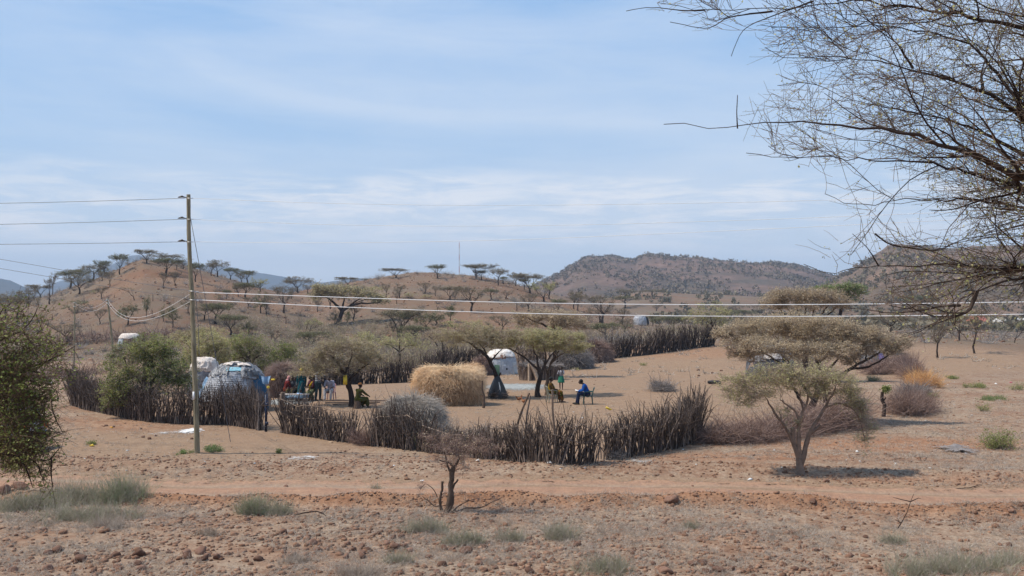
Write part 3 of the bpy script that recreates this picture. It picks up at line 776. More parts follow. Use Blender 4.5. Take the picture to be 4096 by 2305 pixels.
# (crop converter, base x, base y, top y, width, kind, label, group)
LIST = [
 (c1, 1160, 475, 285, 170, 'umb1', 'slim flat-topped tree standing alone on the left shoulder of the cone hill', G_HILL),
 (c1, 1418, 368, 240, 190, 'umb0', 'flat-topped tree on the very summit of the cone-shaped hill', G_HILL),
 (c1, 1525, 375, 275, 160, 'umb2', 'wispy flat crown just right of the summit tree, behind the hill crest', G_HILL),
 (c1, 1660, 385, 288, 160, 'umb4', 'thin flat crown showing over the broad umbrella tree near the summit', G_HILL),
 (c1, 1603, 480, 325, 290, 'umb3', 'broadest umbrella-shaped tree near the summit of the cone hill', G_HILL),
 (c1, 1583, 612, 462, 110, 'vase1', 'narrow bare tree straight below the broad umbrella tree', G_HILL),
 (c1, 1690, 588, 455, 125, 'vase0', 'bare vase-shaped tree on the dark slope left of the tall pole', G_HILL),
 (c1, 1705, 430, 345, 90, 'umb4', 'small pale tree on the skyline left of the tall pole top', G_HILL),
 (c1, 1770, 425, 350, 100, 'vase2', 'small bare tree touching the left side of the tall pole on the skyline', G_HILL),
 (c1, 1890, 548, 370, 165, 'umb1', 'dark-trunked umbrella tree just right of the tall pole', G_HILL),
 (c1, 2045, 490, 362, 120, 'vase1', 'upright bare tree, left one of a pair on the right shoulder of the cone hill', G_HILL),
 (c1, 2105, 500, 345, 170, 'umb2', 'spreading tree, right one of a pair on the right shoulder of the cone hill', G_HILL),
 (c1, 2230, 527, 418, 150, 'umb1', 'flat tree on the right flank of the cone hill below the small masts', G_HILL),
 (c1, 2330, 560, 470, 130, 'vase2', 'bare low tree between two flat trees on the right flank', G_HILL),
 (c1, 2392, 572, 445, 190, 'umb3', 'wide flat tree at the foot of the right flank against the blue mountain', G_HILL),
 (c1, 1235, 390, 345, 70, 'bush1', 'small bare bush on the skyline left of the summit', G_HILL),
 (c1, 1300, 378, 345, 50, 'bush1', 'tiny bare bush nearest the summit on its left', G_HILL),
 (c1, 765, 668, 490, 230, 'umb2', 'brownish umbrella tree low on the left flank with a thick dark trunk', G_HILL),
 (c1, 680, 612, 445, 270, 'umb3', 'wide tree in the cluster on the left flank, lowest crown of it', G_HILL),
 (c1, 755, 490, 338, 190, 'umb0', 'tall umbrella tree at the left end of the skyline cluster', G_HILL),
 (c1, 900, 490, 345, 220, 'umb4', 'wide umbrella tree in the middle of the skyline cluster', G_HILL),
 (c1, 1010, 500, 350, 150, 'umb3', 'flat crown at the right end of the skyline cluster', G_HILL),
 (c1, 985, 488, 400, 160, 'green1', 'dark green bushy tree under the skyline cluster of flat crowns', G_HILL),
 (c1, 985, 540, 455, 110, 'umb2', 'small flat tree below the dark green bushy tree', G_HILL),
 (c1, 390, 650, 530, 210, 'umb0', 'flat-topped tree at the far left foot of the hill against the sky', G_HILL),
 (c1, 510, 668, 470, 110, 'vase2', 'tall thin tree right of the far left flat-topped tree', G_HILL),
 (c1, 478, 640, 485, 100, 'vase0', 'thin pale tree between the far left flat-topped tree and its taller neighbour', G_HILL),
 (c1, 332, 720, 605, 115, 'vase1', 'bare fan-shaped tree at the left foot of the hill', G_HILL),
 (c1, 275, 725, 612, 80, 'vase2', 'narrow bare tree beside the blue hill at the far left', G_HILL),
 (c1, 480, 765, 650, 110, 'snag1', 'leaning dead tree at the left foot of the hill', G_HILL),
 (c1, 528, 760, 700, 70, 'bush1', 'low dead bush right of the leaning dead tree', G_HILL),
 (c1, 980, 715, 595, 140, 'vase2', 'bare tree with upswept branches in the middle of the left slope', G_HILL),
 (c1, 1062, 600, 455, 120, 'vase1', 'bare tree higher on the left slope with few branches', G_HILL),
 (c1, 1300, 725, 598, 110, 'lean1', 'dead tree bending sharply to the left in the middle of the slope', G_HILL),
 (c1, 1478, 735, 660, 34, 'snag0', 'short T-shaped stub of a tree on the slope', G_HILL),
 (c1, 1105, 700, 668, 30, 'snag0', 'tiny stub left of the bending dead tree', G_HILL),
 (c1, 730, 850, 708, 270, 'bush0', 'large dark green bush behind the left small pole', G_HILL),
 (c1, 965, 957, 818, 150, 'vase0', 'dark bare tree left of the middle small pole', G_VAL),
 (c1, 1237, 965, 765, 195, 'green0', 'round leafy green tree with two stems in the open, right of the small pole', G_VAL),
 (c1, 1415, 890, 700, 90, 'green2', 'narrow upright green tree under the sagging service wires', G_VAL),
 (c1, 1470, 870, 800, 50, 'snag1', 'small bare sapling beside the narrow upright green tree', G_VAL),
 (c1, 1672, 990, 785, 160, 'green2', 'olive green tree with a dark straight trunk left of the tall pole', G_VAL),
 (c1, 1578, 930, 790, 100, 'green1', 'smaller olive tree touching the one with the dark straight trunk', G_VAL),
 (c1, 1975, 920, 775, 200, 'umb2', 'low dense crown right of the tall pole on two dark stems', G_VAL),
 (c1, 2085, 958, 760, 280, 'umb3', 'wide low crown with a forked dark trunk right of the tall pole', G_VAL),
 (c1, 2225, 1060, 868, 280, 'umb1', 'flat olive crown on a thin dark trunk, nearest tree right of the tall pole', G_VAL),
 (c1, 2400, 1045, 925, 170, 'green1', 'small dark green tree at the right of the flat olive crown', G_VAL),
 (c1, 1820, 850, 740, 130, 'umb4', 'pale flat crown half hidden by the tall pole', G_VAL),
 (c1, 165, 945, 650, 280, 'umb2', 'wide brown tree at the left edge above the leafy bush', G_VAL),
 (c1, 215, 945, 850, 220, 'bush2', 'yellow-green bush under the wide brown tree at the left edge', G_VAL),
 (c1, 60, 900, 690, 240, 'umb4', 'brown crown at the far left edge of the picture', G_VAL),
 (c1, 180, 790, 655, 120, 'green1', 'dark green tree peeping over the brown crowns at the far left', G_VAL),
 (c1, 505, 920, 850, 40, 'snag0', 'tree stump standing left of the left small pole', G_VAL),
 (c1, 640, 1150, 960, 330, 'vase1', 'sprawling bare grey-brown tree left of the left small pole', G_VAL),
 (c1, 2190, 715, 628, 90, 'umb1', 'tiny flat tree on the red eroded slope right of the tall pole', G_HILL),
 (c1, 2090, 670, 590, 80, 'bush1', 'bare bush on the dark slope right of the tall pole', G_HILL),
 (c1, 2305, 690, 575, 110, 'umb2', 'flat tree left of the crown that overhangs the red slope', G_HILL),
 (c1, 2372, 705, 560, 230, 'umb3', 'wide flat crown overhanging the red eroded slope', G_HILL),
 (c1, 2400, 805, 700, 120, 'vase0', 'bare tree at the bottom of the red eroded slope', G_HILL),
 (c1, 2110, 715, 665, 90, 'bush0', 'dark green bush on the red slope below the bare bush', G_HILL),
 (c1, 1165, 535, 512, 45, 'bush1', 'low dark tuft on the bare left slope of the cone hill', G_HILL),
 (c1, 860, 585, 555, 50, 'bush1', 'small dark bush left of centre on the slope', G_HILL),
 (c1, 905, 660, 625, 70, 'bush2', 'greenish low bush beside the thick-trunked umbrella tree', G_HILL),
 (c2, 270, 850, 600, 240, 'vase0', 'fan-shaped tree with a tall trunk left of the big spreading tree', G_MID),
 (c2, 405, 655, 505, 250, 'umb2', 'flat-topped tree on the saddle left of the middle hill', G_MID),
 (c2, 500, 658, 580, 120, 'vase1', 'small bare tree right of the flat-topped saddle tree', G_MID),
 (c2, 345, 710, 600, 100, 'vase2', 'bare tree in front of the saddle tree', G_MID),
 (c2, 595, 838, 720, 110, 'vase2', 'small bare tree left of the big spreading tree', G_MID),
 (c2, 715, 810, 700, 110, 'snag1', 'thin dark tree under the left end of the big spreading crown', G_MID),
 (c2, 290, 950, 850, 70, 'snag1', 'twisted dead sapling on the red bank', G_MID),
 (c2, 98, 875, 690, 140, 'vase0', 'bare-stemmed tree right of two dark shrubs', G_MID),
 (c2, 45, 850, 650, 170, 'green1', 'dark green tree where the two hills meet', G_MID),
 (c2, 40, 640, 515, 150, 'yel0', 'yellow-green flat crown against the blue mountain', G_MID),
 (c2, 885, 977, 830, 100, 'green2', 'slim green tree right of the big tree trunk', G_MID),
 (c2, 948, 925, 780, 170, 'vase1', 'dark bushy tree behind the big tree trunk', G_MID),
 (c2, 765, 960, 830, 110, 'green1', 'green sapling touching the left of the big tree trunk', G_MID),
 (c2, 455, 1140, 905, 150, 'lean0', 'tree leaning far to the right with a flat yellow-green crown', G_VAL),
 (c2, 430, 1135, 1000, 70, 'snag1', 'broken dead stem at the foot of the leaning tree', G_VAL),
 (c2, 150, 1110, 1035, 50, 'snag0', 'dead stub with a broken top on the bare slope', G_VAL),
 (c2, 528, 1140, 1062, 80, 'bush0', 'small green bush right of the leaning tree', G_VAL),
 (c2, 885, 587, 505, 190, 'umb0', 'flat tree on the low skyline left of the middle hill', G_MID),
 (c2, 1045, 548, 517, 80, 'umb1', 'tiny flat tree on the left end of the middle hill skyline', G_MID),
 (c2, 1355, 507, 422, 230, 'umb0', 'lone umbrella tree on the left of the middle hill crest', G_MID),
 (c2, 1755, 514, 385, 165, 'umb1', 'lopsided tree on top of the middle hill left of the mast', G_MID),
 (c2, 2130, 524, 380, 290, 'umb0', 'largest tree on the middle hill crest, right of the mast', G_MID),
 (c2, 2180, 528, 440, 130, 'umb3', 'low tree leaning against the largest crest tree', G_MID),
 (c2, 2342, 582, 425, 155, 'umb4', 'tall layered tree right of the largest crest tree', G_MID),
 (c2, 2393, 572, 500, 80, 'umb1', 'small tree beside the tall layered tree', G_MID),
 (c2, 1155, 690, 590, 200, 'yel0', 'yellow-green tree low on the left of the middle hill', G_MID),
 (c2, 1260, 702, 568, 100, 'vase1', 'slender bare tree right of the low yellow-green tree', G_MID),
 (c2, 1385, 702, 585, 150, 'vase2', 'pair of thin bare stems on the middle hill slope', G_MID),
 (c2, 1362, 760, 640, 90, 'vase2', 'thin pale tree just above the white wire on the middle hill', G_MID),
 (c2, 1470, 706, 640, 150, 'bush2', 'low olive bush on the middle hill slope', G_MID),
 (c2, 1640, 662, 560, 160, 'vase0', 'bare fan-shaped tree high on the middle hill', G_MID),
 (c2, 1735, 684, 590, 90, 'vase1', 'dark twiggy tree right of the high fan-shaped tree', G_MID),
 (c2, 1780, 712, 675, 120, 'bush1', 'low dark brush patch on the middle hill', G_MID),
 (c2, 1640, 706, 665, 130, 'bush2', 'pale low bush left of the dark brush patch', G_MID),
 (c2, 1875, 722, 598, 210, 'umb0', 'flat-topped tree left of the great vase-shaped tree', G_MID),
 (c2, 1925, 740, 640, 90, 'vase2', 'thin stems squeezed left of the great vase-shaped tree', G_MID),
 (c2, 2085, 842, 605, 320, 'vase0', 'great vase-shaped tree above the wires on the middle hill slope', G_MID),
 (c2, 2270, 722, 620, 150, 'umb1', 'thin flat tree right of the great vase-shaped tree', G_MID),
 (c2, 2420, 720, 640, 140, 'vase1', 'bare tree at the right flank of the middle hill', G_MID),
 (c2, 1880, 937, 775, 140, 'green2', 'short green tree with a thick gnarled trunk under the wires', G_MID),
 (c2, 1755, 832, 768, 60, 'snag1', 'dead forked twig tree between the wires', G_MID),
 (c2, 1378, 1077, 820, 400, 'umb0', 'dark-stemmed spreading tree below the wires in the valley', G_VAL),
 (c2, 1413, 1072, 850, 200, 'umb3', 'dark dense tree beside the dark-stemmed spreading tree', G_VAL),
 (c2, 1325, 1083, 940, 100, 'vase1', 'leafless tree at the left foot of the dark-stemmed spreading tree', G_VAL),
 (c2, 1640, 1022, 845, 220, 'green0', 'leafy green tree right of the dark-stemmed spreading tree', G_VAL),
 (c2, 1165, 955, 850, 170, 'bush1', 'dark bare thicket right of the big spreading tree', G_VAL),
 (c2, 1040, 985, 890, 170, 'bush1', 'bare thicket in the shade of the big spreading tree', G_VAL),
 (c2, 2220, 1020, 960, 120, 'bush2', 'low grey-green bush in the open valley', G_VAL),
 (c2, 1800, 1010, 950, 150, 'bush1', 'grey bare bush right of the leafy green valley tree', G_VAL),
 (c3, 172, 657, 475, 260, 'umb0', 'slender-limbed tree on the right shoulder of the middle hill', G_MID),
 (c3, 122, 622, 520, 110, 'umb1', 'short tree left of the slender-limbed shoulder tree', G_MID),
 (c3, 35, 587, 465, 130, 'umb2', 'pale tree on the skyline left of the shoulder trees', G_MID),
 (c3, 308, 737, 548, 230, 'yel0', 'dense yellow-green tree at the right end of the middle hill', G_MID),
 (c3, 362, 712, 560, 170, 'vase1', 'bare tree behind the dense yellow-green tree', G_MID),
 (c3, 160, 832, 668, 220, 'vase0', 'vase-shaped tree just below the upper white wire, right of centre', G_VAL),
 (c3, 45, 825, 730, 70, 'snag1', 'short bare tree at the left of the vase-shaped wire tree', G_VAL),
 (c3, 445, 838, 720, 150, 'umb1', 'small flat tree between the two white wires', G_VAL),
 (c3, 600, 812, 640, 170, 'vase1', 'tall grey tree in the scrub below the long ridge', G_VAL),
 (c3, 640, 830, 660, 140, 'umb2', 'brown-crowned tree beside the tall grey tree', G_VAL),
 (c3, 875, 950, 690, 340, 'vase0', 'great fan-shaped tree left of the far white hut', G_VAL),
 (c3, 1072, 957, 810, 170, 'vase2', 'bare tree immediately left of the far white hut', G_VAL),
 (c3, 1135, 950, 880, 90, 'bush1', 'dead brush at the left wall of the far white hut', G_VAL),
 (c3, 1090, 802, 690, 200, 'umb3', 'flat tree above and behind the far white hut', G_VAL),
 (c3, 1100, 730, 620, 140, 'umb4', 'hazy flat tree at the foot of the long ridge', G_VAL),
 (c3, 1362, 977, 868, 110, 'green2', 'dark green tree immediately right of the far white hut', G_VAL),
 (c3, 1425, 982, 900, 110, 'umb1', 'low olive tree right of the dark green hut tree', G_VAL),
 (c3, 735, 922, 830, 110, 'bush1', 'dark dead bush under the great fan-shaped tree', G_VAL),
 (c3, 1560, 1005, 905, 200, 'vase2', 'grey bare tree behind the upper stick fence', G_VAL),
 (c3, 1650, 930, 830, 190, 'umb2', 'grey-brown crown in the scrub right of the far white hut', G_VAL),
 (c3, 2120, 925, 780, 260, 'vase1', 'bare brown tree behind the beige crowns at the wires', G_VAL),
 (c3, 1350, 690, 625, 230, 'umb4', 'hazy flat crown on the low rise below the ridge', G_VAL),
 (c3, 1400, 850, 760, 130, 'vase2', 'pale bare tree between the wires right of the far hut', G_VAL),
 (c4, 1642, 1282, 960, 230, 'vase2', 'bare forked tree nearest on the brown slope at the right', 'bare trees on the right slope'),
 (c4, 1850, 1117, 790, 240, 'yel0', 'short-trunked green-crowned tree on the right slope', 'bare trees on the right slope'),
 (c4, 2000, 1242, 830, 250, 'vase1', 'tall dark tree with a sucker shoot on the right slope', 'bare trees on the right slope'),
 (c4, 2385, 1140, 935, 130, 'lean0', 'leaning forked snag at the far right edge', 'bare trees on the right slope'),
 (c4, 1490, 900, 690, 320, 'umb3', 'brown umbrella tree behind the overhanging twigs', G_VAL),
 (c4, 2150, 962, 878, 130, 'green0', 'dark rounded tree beside the red roof', G_VAL),
 (c4, 2240, 1045, 950, 200, 'bush0', 'bright green bush in front of the distant houses', G_VAL),
 (c4, 2380, 1010, 910, 170, 'green1', 'green tree in front of the pale-roofed house', G_VAL),
 (c4, 690, 865, 760, 130, 'vase0', 'bare tree right of the beige umbrella crown', G_VAL),
 (c4, 1200, 830, 690, 170, 'vase1', 'grey bare tree at the foot of the flat-topped hill', G_VAL),
 (c4, 1700, 1010, 900, 200, 'umb1', 'olive crown low on the plain behind the right slope', G_VAL),
 (c4, 910, 392, 338, 65, 'umb1', 'tiny umbrella tree on the edge of the flat-topped hill', None),
 (c4, 1385, 193, 172, 60, 'umb0', 'tiny flat tree on the rim of the flat-topped hill', None),
]
EXTRA = [  # trees of the brushy band right behind the homestead: foot, top y, width, kind, label
 (1250, 1400, 1325, 130, 'umb3', 'olive flat crown behind the back fence, left of the tree with the yellow can'), (1500, 1410, 1345, 120, 'vase1', 'greyish tree behind the back fence, right of the tree with the yellow can'),
 (1660, 1370, 1300, 150, 'umb1', 'flat olive tree in the brush above the straw stack'), (1860, 1350, 1275, 150, 'yel0', 'yellow-olive crown above the leaning tree by the white hut'),
 (2010, 1330, 1262, 120, 'vase0', 'bare fan-shaped tree above the white hut'), (2420, 1370, 1290, 150, 'umb3', 'brown flat tree over the brush dome beside the upper fence'),
 (2500, 1340, 1270, 110, 'vase2', 'thin bare tree just behind the left end of the upper fence'), (2690, 1320, 1262, 130, 'umb1', 'olive crown showing over the middle of the upper fence'),
 (2960, 1300, 1238, 140, 'umb3', 'olive flat crown left of the beige broom-shaped crown'), (2400, 1290, 1235, 120, 'vase1', 'grey tree below the upper wire, left of the far white hut trees'),
 (1100, 1380, 1320, 100, 'vase2', 'bare grey tree behind the small green tree at the left'), (1745, 1300, 1240, 110, 'green1', 'small dark tree below the lower wire, above the brush band'),
 (3560, 1330, 1250, 140, 'umb2', 'brown crown behind the right end of the broad umbrella tree'), (3050, 1275, 1215, 110, 'vase0', 'bare tree behind the beige broom-shaped crown, at its left')]
for sx, sy, ty, wd, key, lab in EXTRA:
    p = ground_at(sx, sy); D = p[1]
    plant(key, p, wd / 4 / F * D * 1.1, (sy - ty) / 4 / F * D, lab, group=G_VAL)
nb = 0
for conv, bx, by, ty, wd, key, lab, grp in LIST:
    (sx, sy), (_, sy2) = conv([(bx, by), (bx, ty)])
    p = ground_at(sx, sy)
    D = p[1]
    # standing exactly where its foot is seen: height and width from the distance
    hm = max(0.6, (sy - sy2) / 4 / F * D + (p[2] - at(sx, sy, D)[2] if False else 0))
    wm = max(0.4, wd / 2.417 / 4 / F * D)
    cat = 'bush' if key.startswith('bush') else 'tree'
    plant(key, p + np.array([0, 0, -0.02]), wm * 1.16, hm * 1.06, lab, cat, group=grp)

# ================================================================== NEARER TREES
def resample(P, step):
    P = np.asarray(P, float); L = np.r_[0, np.cumsum(np.linalg.norm(np.diff(P, axis=0), axis=1))]
    n = max(2, int(L[-1] / step) + 1); t = np.linspace(0, L[-1], n)
    return np.stack([np.interp(t, L, P[:, i]) for i in range(3)], 1), t / L[-1]

def limb_tree(name, label, D, limbs, clumps, group=None, seed=1, depth=0.8, n_per=1.0, rt=0.004, bark=None, twigm=None, leafm=None,
              twigs=4, twl=0.25, twr=0.004, leaves=6, leaf=0.03, flat=0.7, split=0.018, attach=0.55, wig=0.1, up=0.1, cat='tree', base=None, sides=9, aspect=0.5, bend=0.25, first=3, dirb=(0, 0, 0), grp_n=4, rl=0.0032, spray=None):
    """limbs: [[(sx, sy, dy), ...], r0, r1] in photograph points at forward distance D + dy (first limb starts at the foot);
    clumps: (sx, sy, rx, ry, n[, dy]) crown masses in photograph points"""
    rng = np.random.default_rng(seed)
    segs = []; nodes = []; nr = []
    foot = None; limbP = []
    tb = Bulk()
    for li, (pts, r0, r1) in enumerate(limbs):
        W = []
        for q in pts:
            dy = q[2] if len(q) > 2 else 0
            W.append(at(q[0], q[1], D + dy))
        if li == 0 and base is not False:
            g = W[0]; g[2] = float(H(g[0], g[1])) - 0.08; foot = g.copy()
        P, t = resample(W, max(0.06, r0 * 2.0))
        if len(P) > 3:
            # soften the corners
            for _ in range(2): P[1:-1] = (P[:-2] + 2 * P[1:-1] + P[2:]) / 4
            P[1:-1] += rng.normal(0, r0 * 0.16, P[1:-1].shape)
        R = r1 + (r0 - r1) * (1 - t) ** (1.0 if base is not False else 2.2)
        if li == 0 and base is not False: R = R * (1 + 0.5 * np.exp(-t * 14))
        R = R * (1 + rng.normal(0, 0.05, len(R)))
        polytube(tb, P, R, sides, rnd=rng.random(), wob=r0 * 0.05 if base is not False else 0)
        k = t >= (attach if li == 0 or len(limbs) == 1 else 0.3 if base is not False else 0.12)
        nodes.append(P[k]); nr.append(R[k]); limbP.append((P, R, t))
    nodes = np.concatenate(nodes); nr = np.concatenate(nr)
    if foot is None: foot = at(limbs[0][0][0][0], limbs[0][0][0][1], D); 
    T = []
    for c in clumps:
        cx, cy, rx, ry, n = c[:5]; dy = c[5] if len(c) > 5 else 0
        n = max(3, int(n * n_per * (1.2 if base is not False else 1.0))); Dc = D + dy
        C = at(cx, cy, Dc); sxm = rx / 4 / F * Dc; szm = ry / 4 / F * Dc
        rx, ry = rx * (1.32 if base is not False else 1.12), ry * 1.4; sxm = rx / 4 / F * Dc; szm = ry / 4 / F * Dc
        nsub = max(3, n // 3)
        d = rng.normal(0, 1, (nsub, 3)); d /= np.linalg.norm(d, axis=1, keepdims=True); d *= rng.random((nsub, 1)) ** 0.4
        cc = C + d * np.array([sxm, sxm * depth, szm])
        i = rng.integers(0, nsub, n)
        T.append(cc[i] + rng.normal(0, 1, (n, 3)) * np.array([sxm * 0.16, sxm * 0.16, szm * 0.2]))
    T = np.concatenate(T)
    g = H(T[:, 0], T[:, 1]); T[:, 2] = np.maximum(T[:, 2], g + 0.12)
    # attach every target to a limb node, preferring nodes a little behind it
    dist = np.linalg.norm(T[:, None] - nodes[None], axis=2) * (1 + 0.5 * (nodes[None, :, 2] > T[:, None, 2] + 0.3))
    dist = dist * rng.uniform(0.9, 1.1, dist.shape)
    near = np.argmin(dist, axis=1)
    # gather neighbours so that limbs carry branches rather than single twigs
    anchors = {}
    for ti, ni in enumerate(near): anchors.setdefault(int(ni) // grp_n, []).append(ti)
    for a, tis in anchors.items():
        ni = near[tis[0]]
        g = T[tis]
        grow(nodes[ni], g, segs, rng, rt, max(len(g), 6), min(nr[ni] * 0.7, rt * 1.5 + rl * len(g)), first=2, wig=wig)
    cb = Bulk()
    segs_to(tb, [s for s in segs if s[2] >= split], 6, 5, split * 2, rng=rng)
    segs_to(cb, [s for s in segs if s[2] < split], 4, 3, split * 0.5, rng=rng)
    if twigs:
        P0 = np.repeat(T, twigs, axis=0) + rng.normal(0, twl * 0.12, (len(T) * twigs, 3))
        Dd = rng.normal(0, 1, P0.shape); Dd[:, 2] = Dd[:, 2] * (1 - flat) + up; Dd += np.array(dirb); Dd /= np.linalg.norm(Dd, axis=1, keepdims=True)
        P, R = strands(P0, Dd, twl * rng.uniform(0.4, 1.3, len(P0)), twr, twr * 0.55, 3, bend, 0, rng)
        add_tubes(cb, P, R, 3, rng.random(len(P)))
        if leaves:
            fl = int(leaves) if leaves >= 1 else 1
            Pl = P if leaves >= 1 else P[rng.random(len(P)) < leaves]
            t = rng.uniform(0, 3, (len(Pl), fl)); i = np.minimum(t.astype(int), 2); f = t - i
            ii = np.arange(len(Pl))[:, None]
            C = (Pl[ii, i] * (1 - f)[..., None] + Pl[ii, i + 1] * f[..., None]).reshape(-1, 3)
            C = C + rng.normal(0, leaf * 0.6, C.shape)
            kp = rng.random(len(C)) < np.clip(0.75 + 2.2 * fbm(C[:, 0] * 2.2, C[:, 2] * 5 + C[:, 1] * 2.2, seed + 5, 2), 0.1, 1)
            if D > 12: C = C[kp]
            tone = 0.5 + 0.9 * fbm(C[:, 0] * 1.3, C[:, 2] * 3 + C[:, 1], seed, 2)
            add_leaves(cb, C, leaf, mat=1, rnd=np.clip(tone + rng.normal(0, 0.18, len(C)), 0, 1), flat=flat * 0.6, aspect=aspect, rng=rng)
    if spray: spray(limbP, tb, cb, rng)
    root = thing(name, label, cat, foot, 0, group)
    for bb, nm, ms in ((tb, 'trunk', [bark or M_bark]), (cb, 'crown', [twigm or M_twig, leafm or M_leaf_olive])):
        if bb.n:
            bb.V = [v - foot[None, :] for v in bb.V]
            bb.build(nm if cat == 'tree' else {'trunk': 'stem', 'crown': 'foliage'}[nm], ms, root)
    return root

def gy(sx, sy): return ground_at(sx, sy)[1]

# big spreading tree on the lower slope of the middle hill
dB = gy(1355, 1297)
limb_tree('spreading_acacia', 'biggest spreading tree on the middle hill, leaning, with a long low branch to the right', dB,
    [([(1353, 1297), (1362, 1262), (1368, 1245)], 0.42, 0.34), ([(1368, 1245), (1350, 1225), (1325, 1200), (1300, 1185), (1270, 1178)], 0.26, 0.08), ([(1368, 1245), (1372, 1215), (1380, 1190)], 0.24, 0.08),
     ([(1368, 1245), (1400, 1222), (1440, 1212), (1480, 1213), (1520, 1210)], 0.26, 0.07), ([(1400, 1222), (1430, 1200), (1450, 1190)], 0.15, 0.05)],
    [(1290, 1170, 50, 9, 60), (1330, 1152, 60, 10, 60), (1390, 1160, 60, 14, 60), (1440, 1170, 50, 12, 50), (1510, 1200, 40, 10, 40), (1265, 1185, 40, 8, 25), (1480, 1185, 40, 10, 30), (1350, 1182, 40, 8, 25)],
    group=None, seed=5, rt=0.03, twigs=4, twl=1.1, twr=0.02, leaves=6, leaf=0.22, split=0.09, bark=M_barkd, leafm=M_leaf_olive, twigm=M_twig)

# tree by the near fence that carries the yellow can
dE = 50.5
def Ebase(): return None
limb_tree('umbrella_acacia', 'wide tan-green umbrella tree inside the homestead with a yellow can in its fork', dE,
    [([(1410, 1625), (1408, 1590), (1400, 1560), (1392, 1530)], 0.17, 0.12), ([(1400, 1560), (1380, 1530), (1378, 1500), (1350, 1470)], 0.10, 0.03),
     ([(1392, 1530), (1410, 1500), (1440, 1480), (1475, 1455)], 0.09, 0.03), ([(1392, 1530), (1375, 1490), (1355, 1455), (1330, 1430), (1310, 1410)], 0.10, 0.03), ([(1378, 1500), (1400, 1450), (1410, 1410), (1405, 1385)], 0.05, 0.02)],
    [(1370, 1400, 90, 30, 150), (1440, 1405, 75, 26, 120), (1300, 1450, 60, 22, 80), (1230, 1470, 45, 16, 50), (1480, 1430, 45, 14, 60), (1350, 1375, 60, 14, 60), (1420, 1370, 60, 12, 60), (1275, 1420, 60, 22, 70), (1230, 1490, 60, 10, 40), (1400, 1460, 80, 20, 60), (1300, 1490, 60, 10, 30)],
    seed=21, rt=0.006, twigs=5, twl=0.30, twr=0.006, leaves=8, leaf=0.035, leafm=M_leaf_olive, bark=M_barkd, split=0.022)

# twin-stemmed tree in the middle
dD = gy(2150, 1588)
limb_tree('umbrella_acacia', 'dense yellow-green umbrella tree on a dark forked trunk, left of the seated people', dD,
    [([(2152, 1588), (2148, 1560), (2152, 1530), (2165, 1490)], 0.15, 0.10), ([(2165, 1490), (2150, 1455), (2147, 1425), (2135, 1405)], 0.07, 0.03), ([(2165, 1490), (2180, 1455), (2200, 1425), (2225, 1400)], 0.085, 0.03),
     ([(2165, 1490), (2120, 1450), (2085, 1420), (2050, 1400), (2025, 1385)], 0.07, 0.025), ([(2180, 1455), (2185, 1420), (2175, 1390)], 0.06, 0.02)],
    [(2120, 1350, 85, 22, 150), (2190, 1355, 85, 24, 160), (2260, 1350, 60, 20, 110), (2060, 1365, 60, 16, 80), (2300, 1350, 40, 12, 50), (2150, 1325, 80, 12, 70), (2230, 1385, 60, 12, 50), (2020, 1375, 40, 10, 30)],
    seed=22, rt=0.006, twigs=5, twl=0.28, twr=0.005, leaves=10, leaf=0.036, leafm=M_leaf_yel, bark=M_barkd, split=0.02)
dD2 = gy(2190, 1580)
limb_tree('umbrella_acacia', 'straight pale-trunked tree right behind the dark forked trunk, beside the seated woman', dD2,
    [([(2190, 1580), (2188, 1540), (2192, 1500)], 0.14, 0.10), ([(2192, 1500), (2200, 1460), (2215, 1430), (2235, 1405)], 0.08, 0.03), ([(2192, 1500), (2178, 1460), (2170, 1430)], 0.06, 0.02), ([(2200, 1460), (2230, 1425), (2260, 1410), (2290, 1395)], 0.05, 0.02)],
    [(2240, 1375, 70, 20, 90), (2300, 1385, 50, 14, 60), (2180, 1385, 50, 16, 60), (2270, 1400, 70, 12, 40), (2330, 1395, 35, 10, 25)],
    seed=23, rt=0.006, twigs=5, twl=0.28, twr=0.005, leaves=9, leaf=0.036, leafm=M_leaf_yel, bark=M_bark, split=0.02)
# tree G behind it
dG = 78
limb_tree('umbrella_acacia', 'beige-topped tree rising behind the twin-stemmed trees, just below the lower wire', dG,
    [([(2222, 1420), (2222, 1370), (2220, 1330)], 0.2, 0.15), ([(2220, 1330), (2190, 1305), (2150, 1290), (2110, 1270)], 0.11, 0.04), ([(2220, 1330), (2250, 1310), (2290, 1290)], 0.11, 0.04), ([(2220, 1330), (2215, 1300), (2210, 1270)], 0.09, 0.04)],
    [(2210, 1262, 80, 16, 120), (2270, 1285, 60, 18, 110), (2150, 1262, 60, 14, 70), (2230, 1300, 60, 14, 60), (2110, 1285, 50, 14, 50), (2310, 1310, 30, 10, 30), (2100, 1260, 40, 10, 25)],
    seed=24, rt=0.01, twigs=5, twl=0.45, twr=0.009, leaves=8, leaf=0.06, leafm=M_leaf_tan, bark=M_barkd, split=0.03)
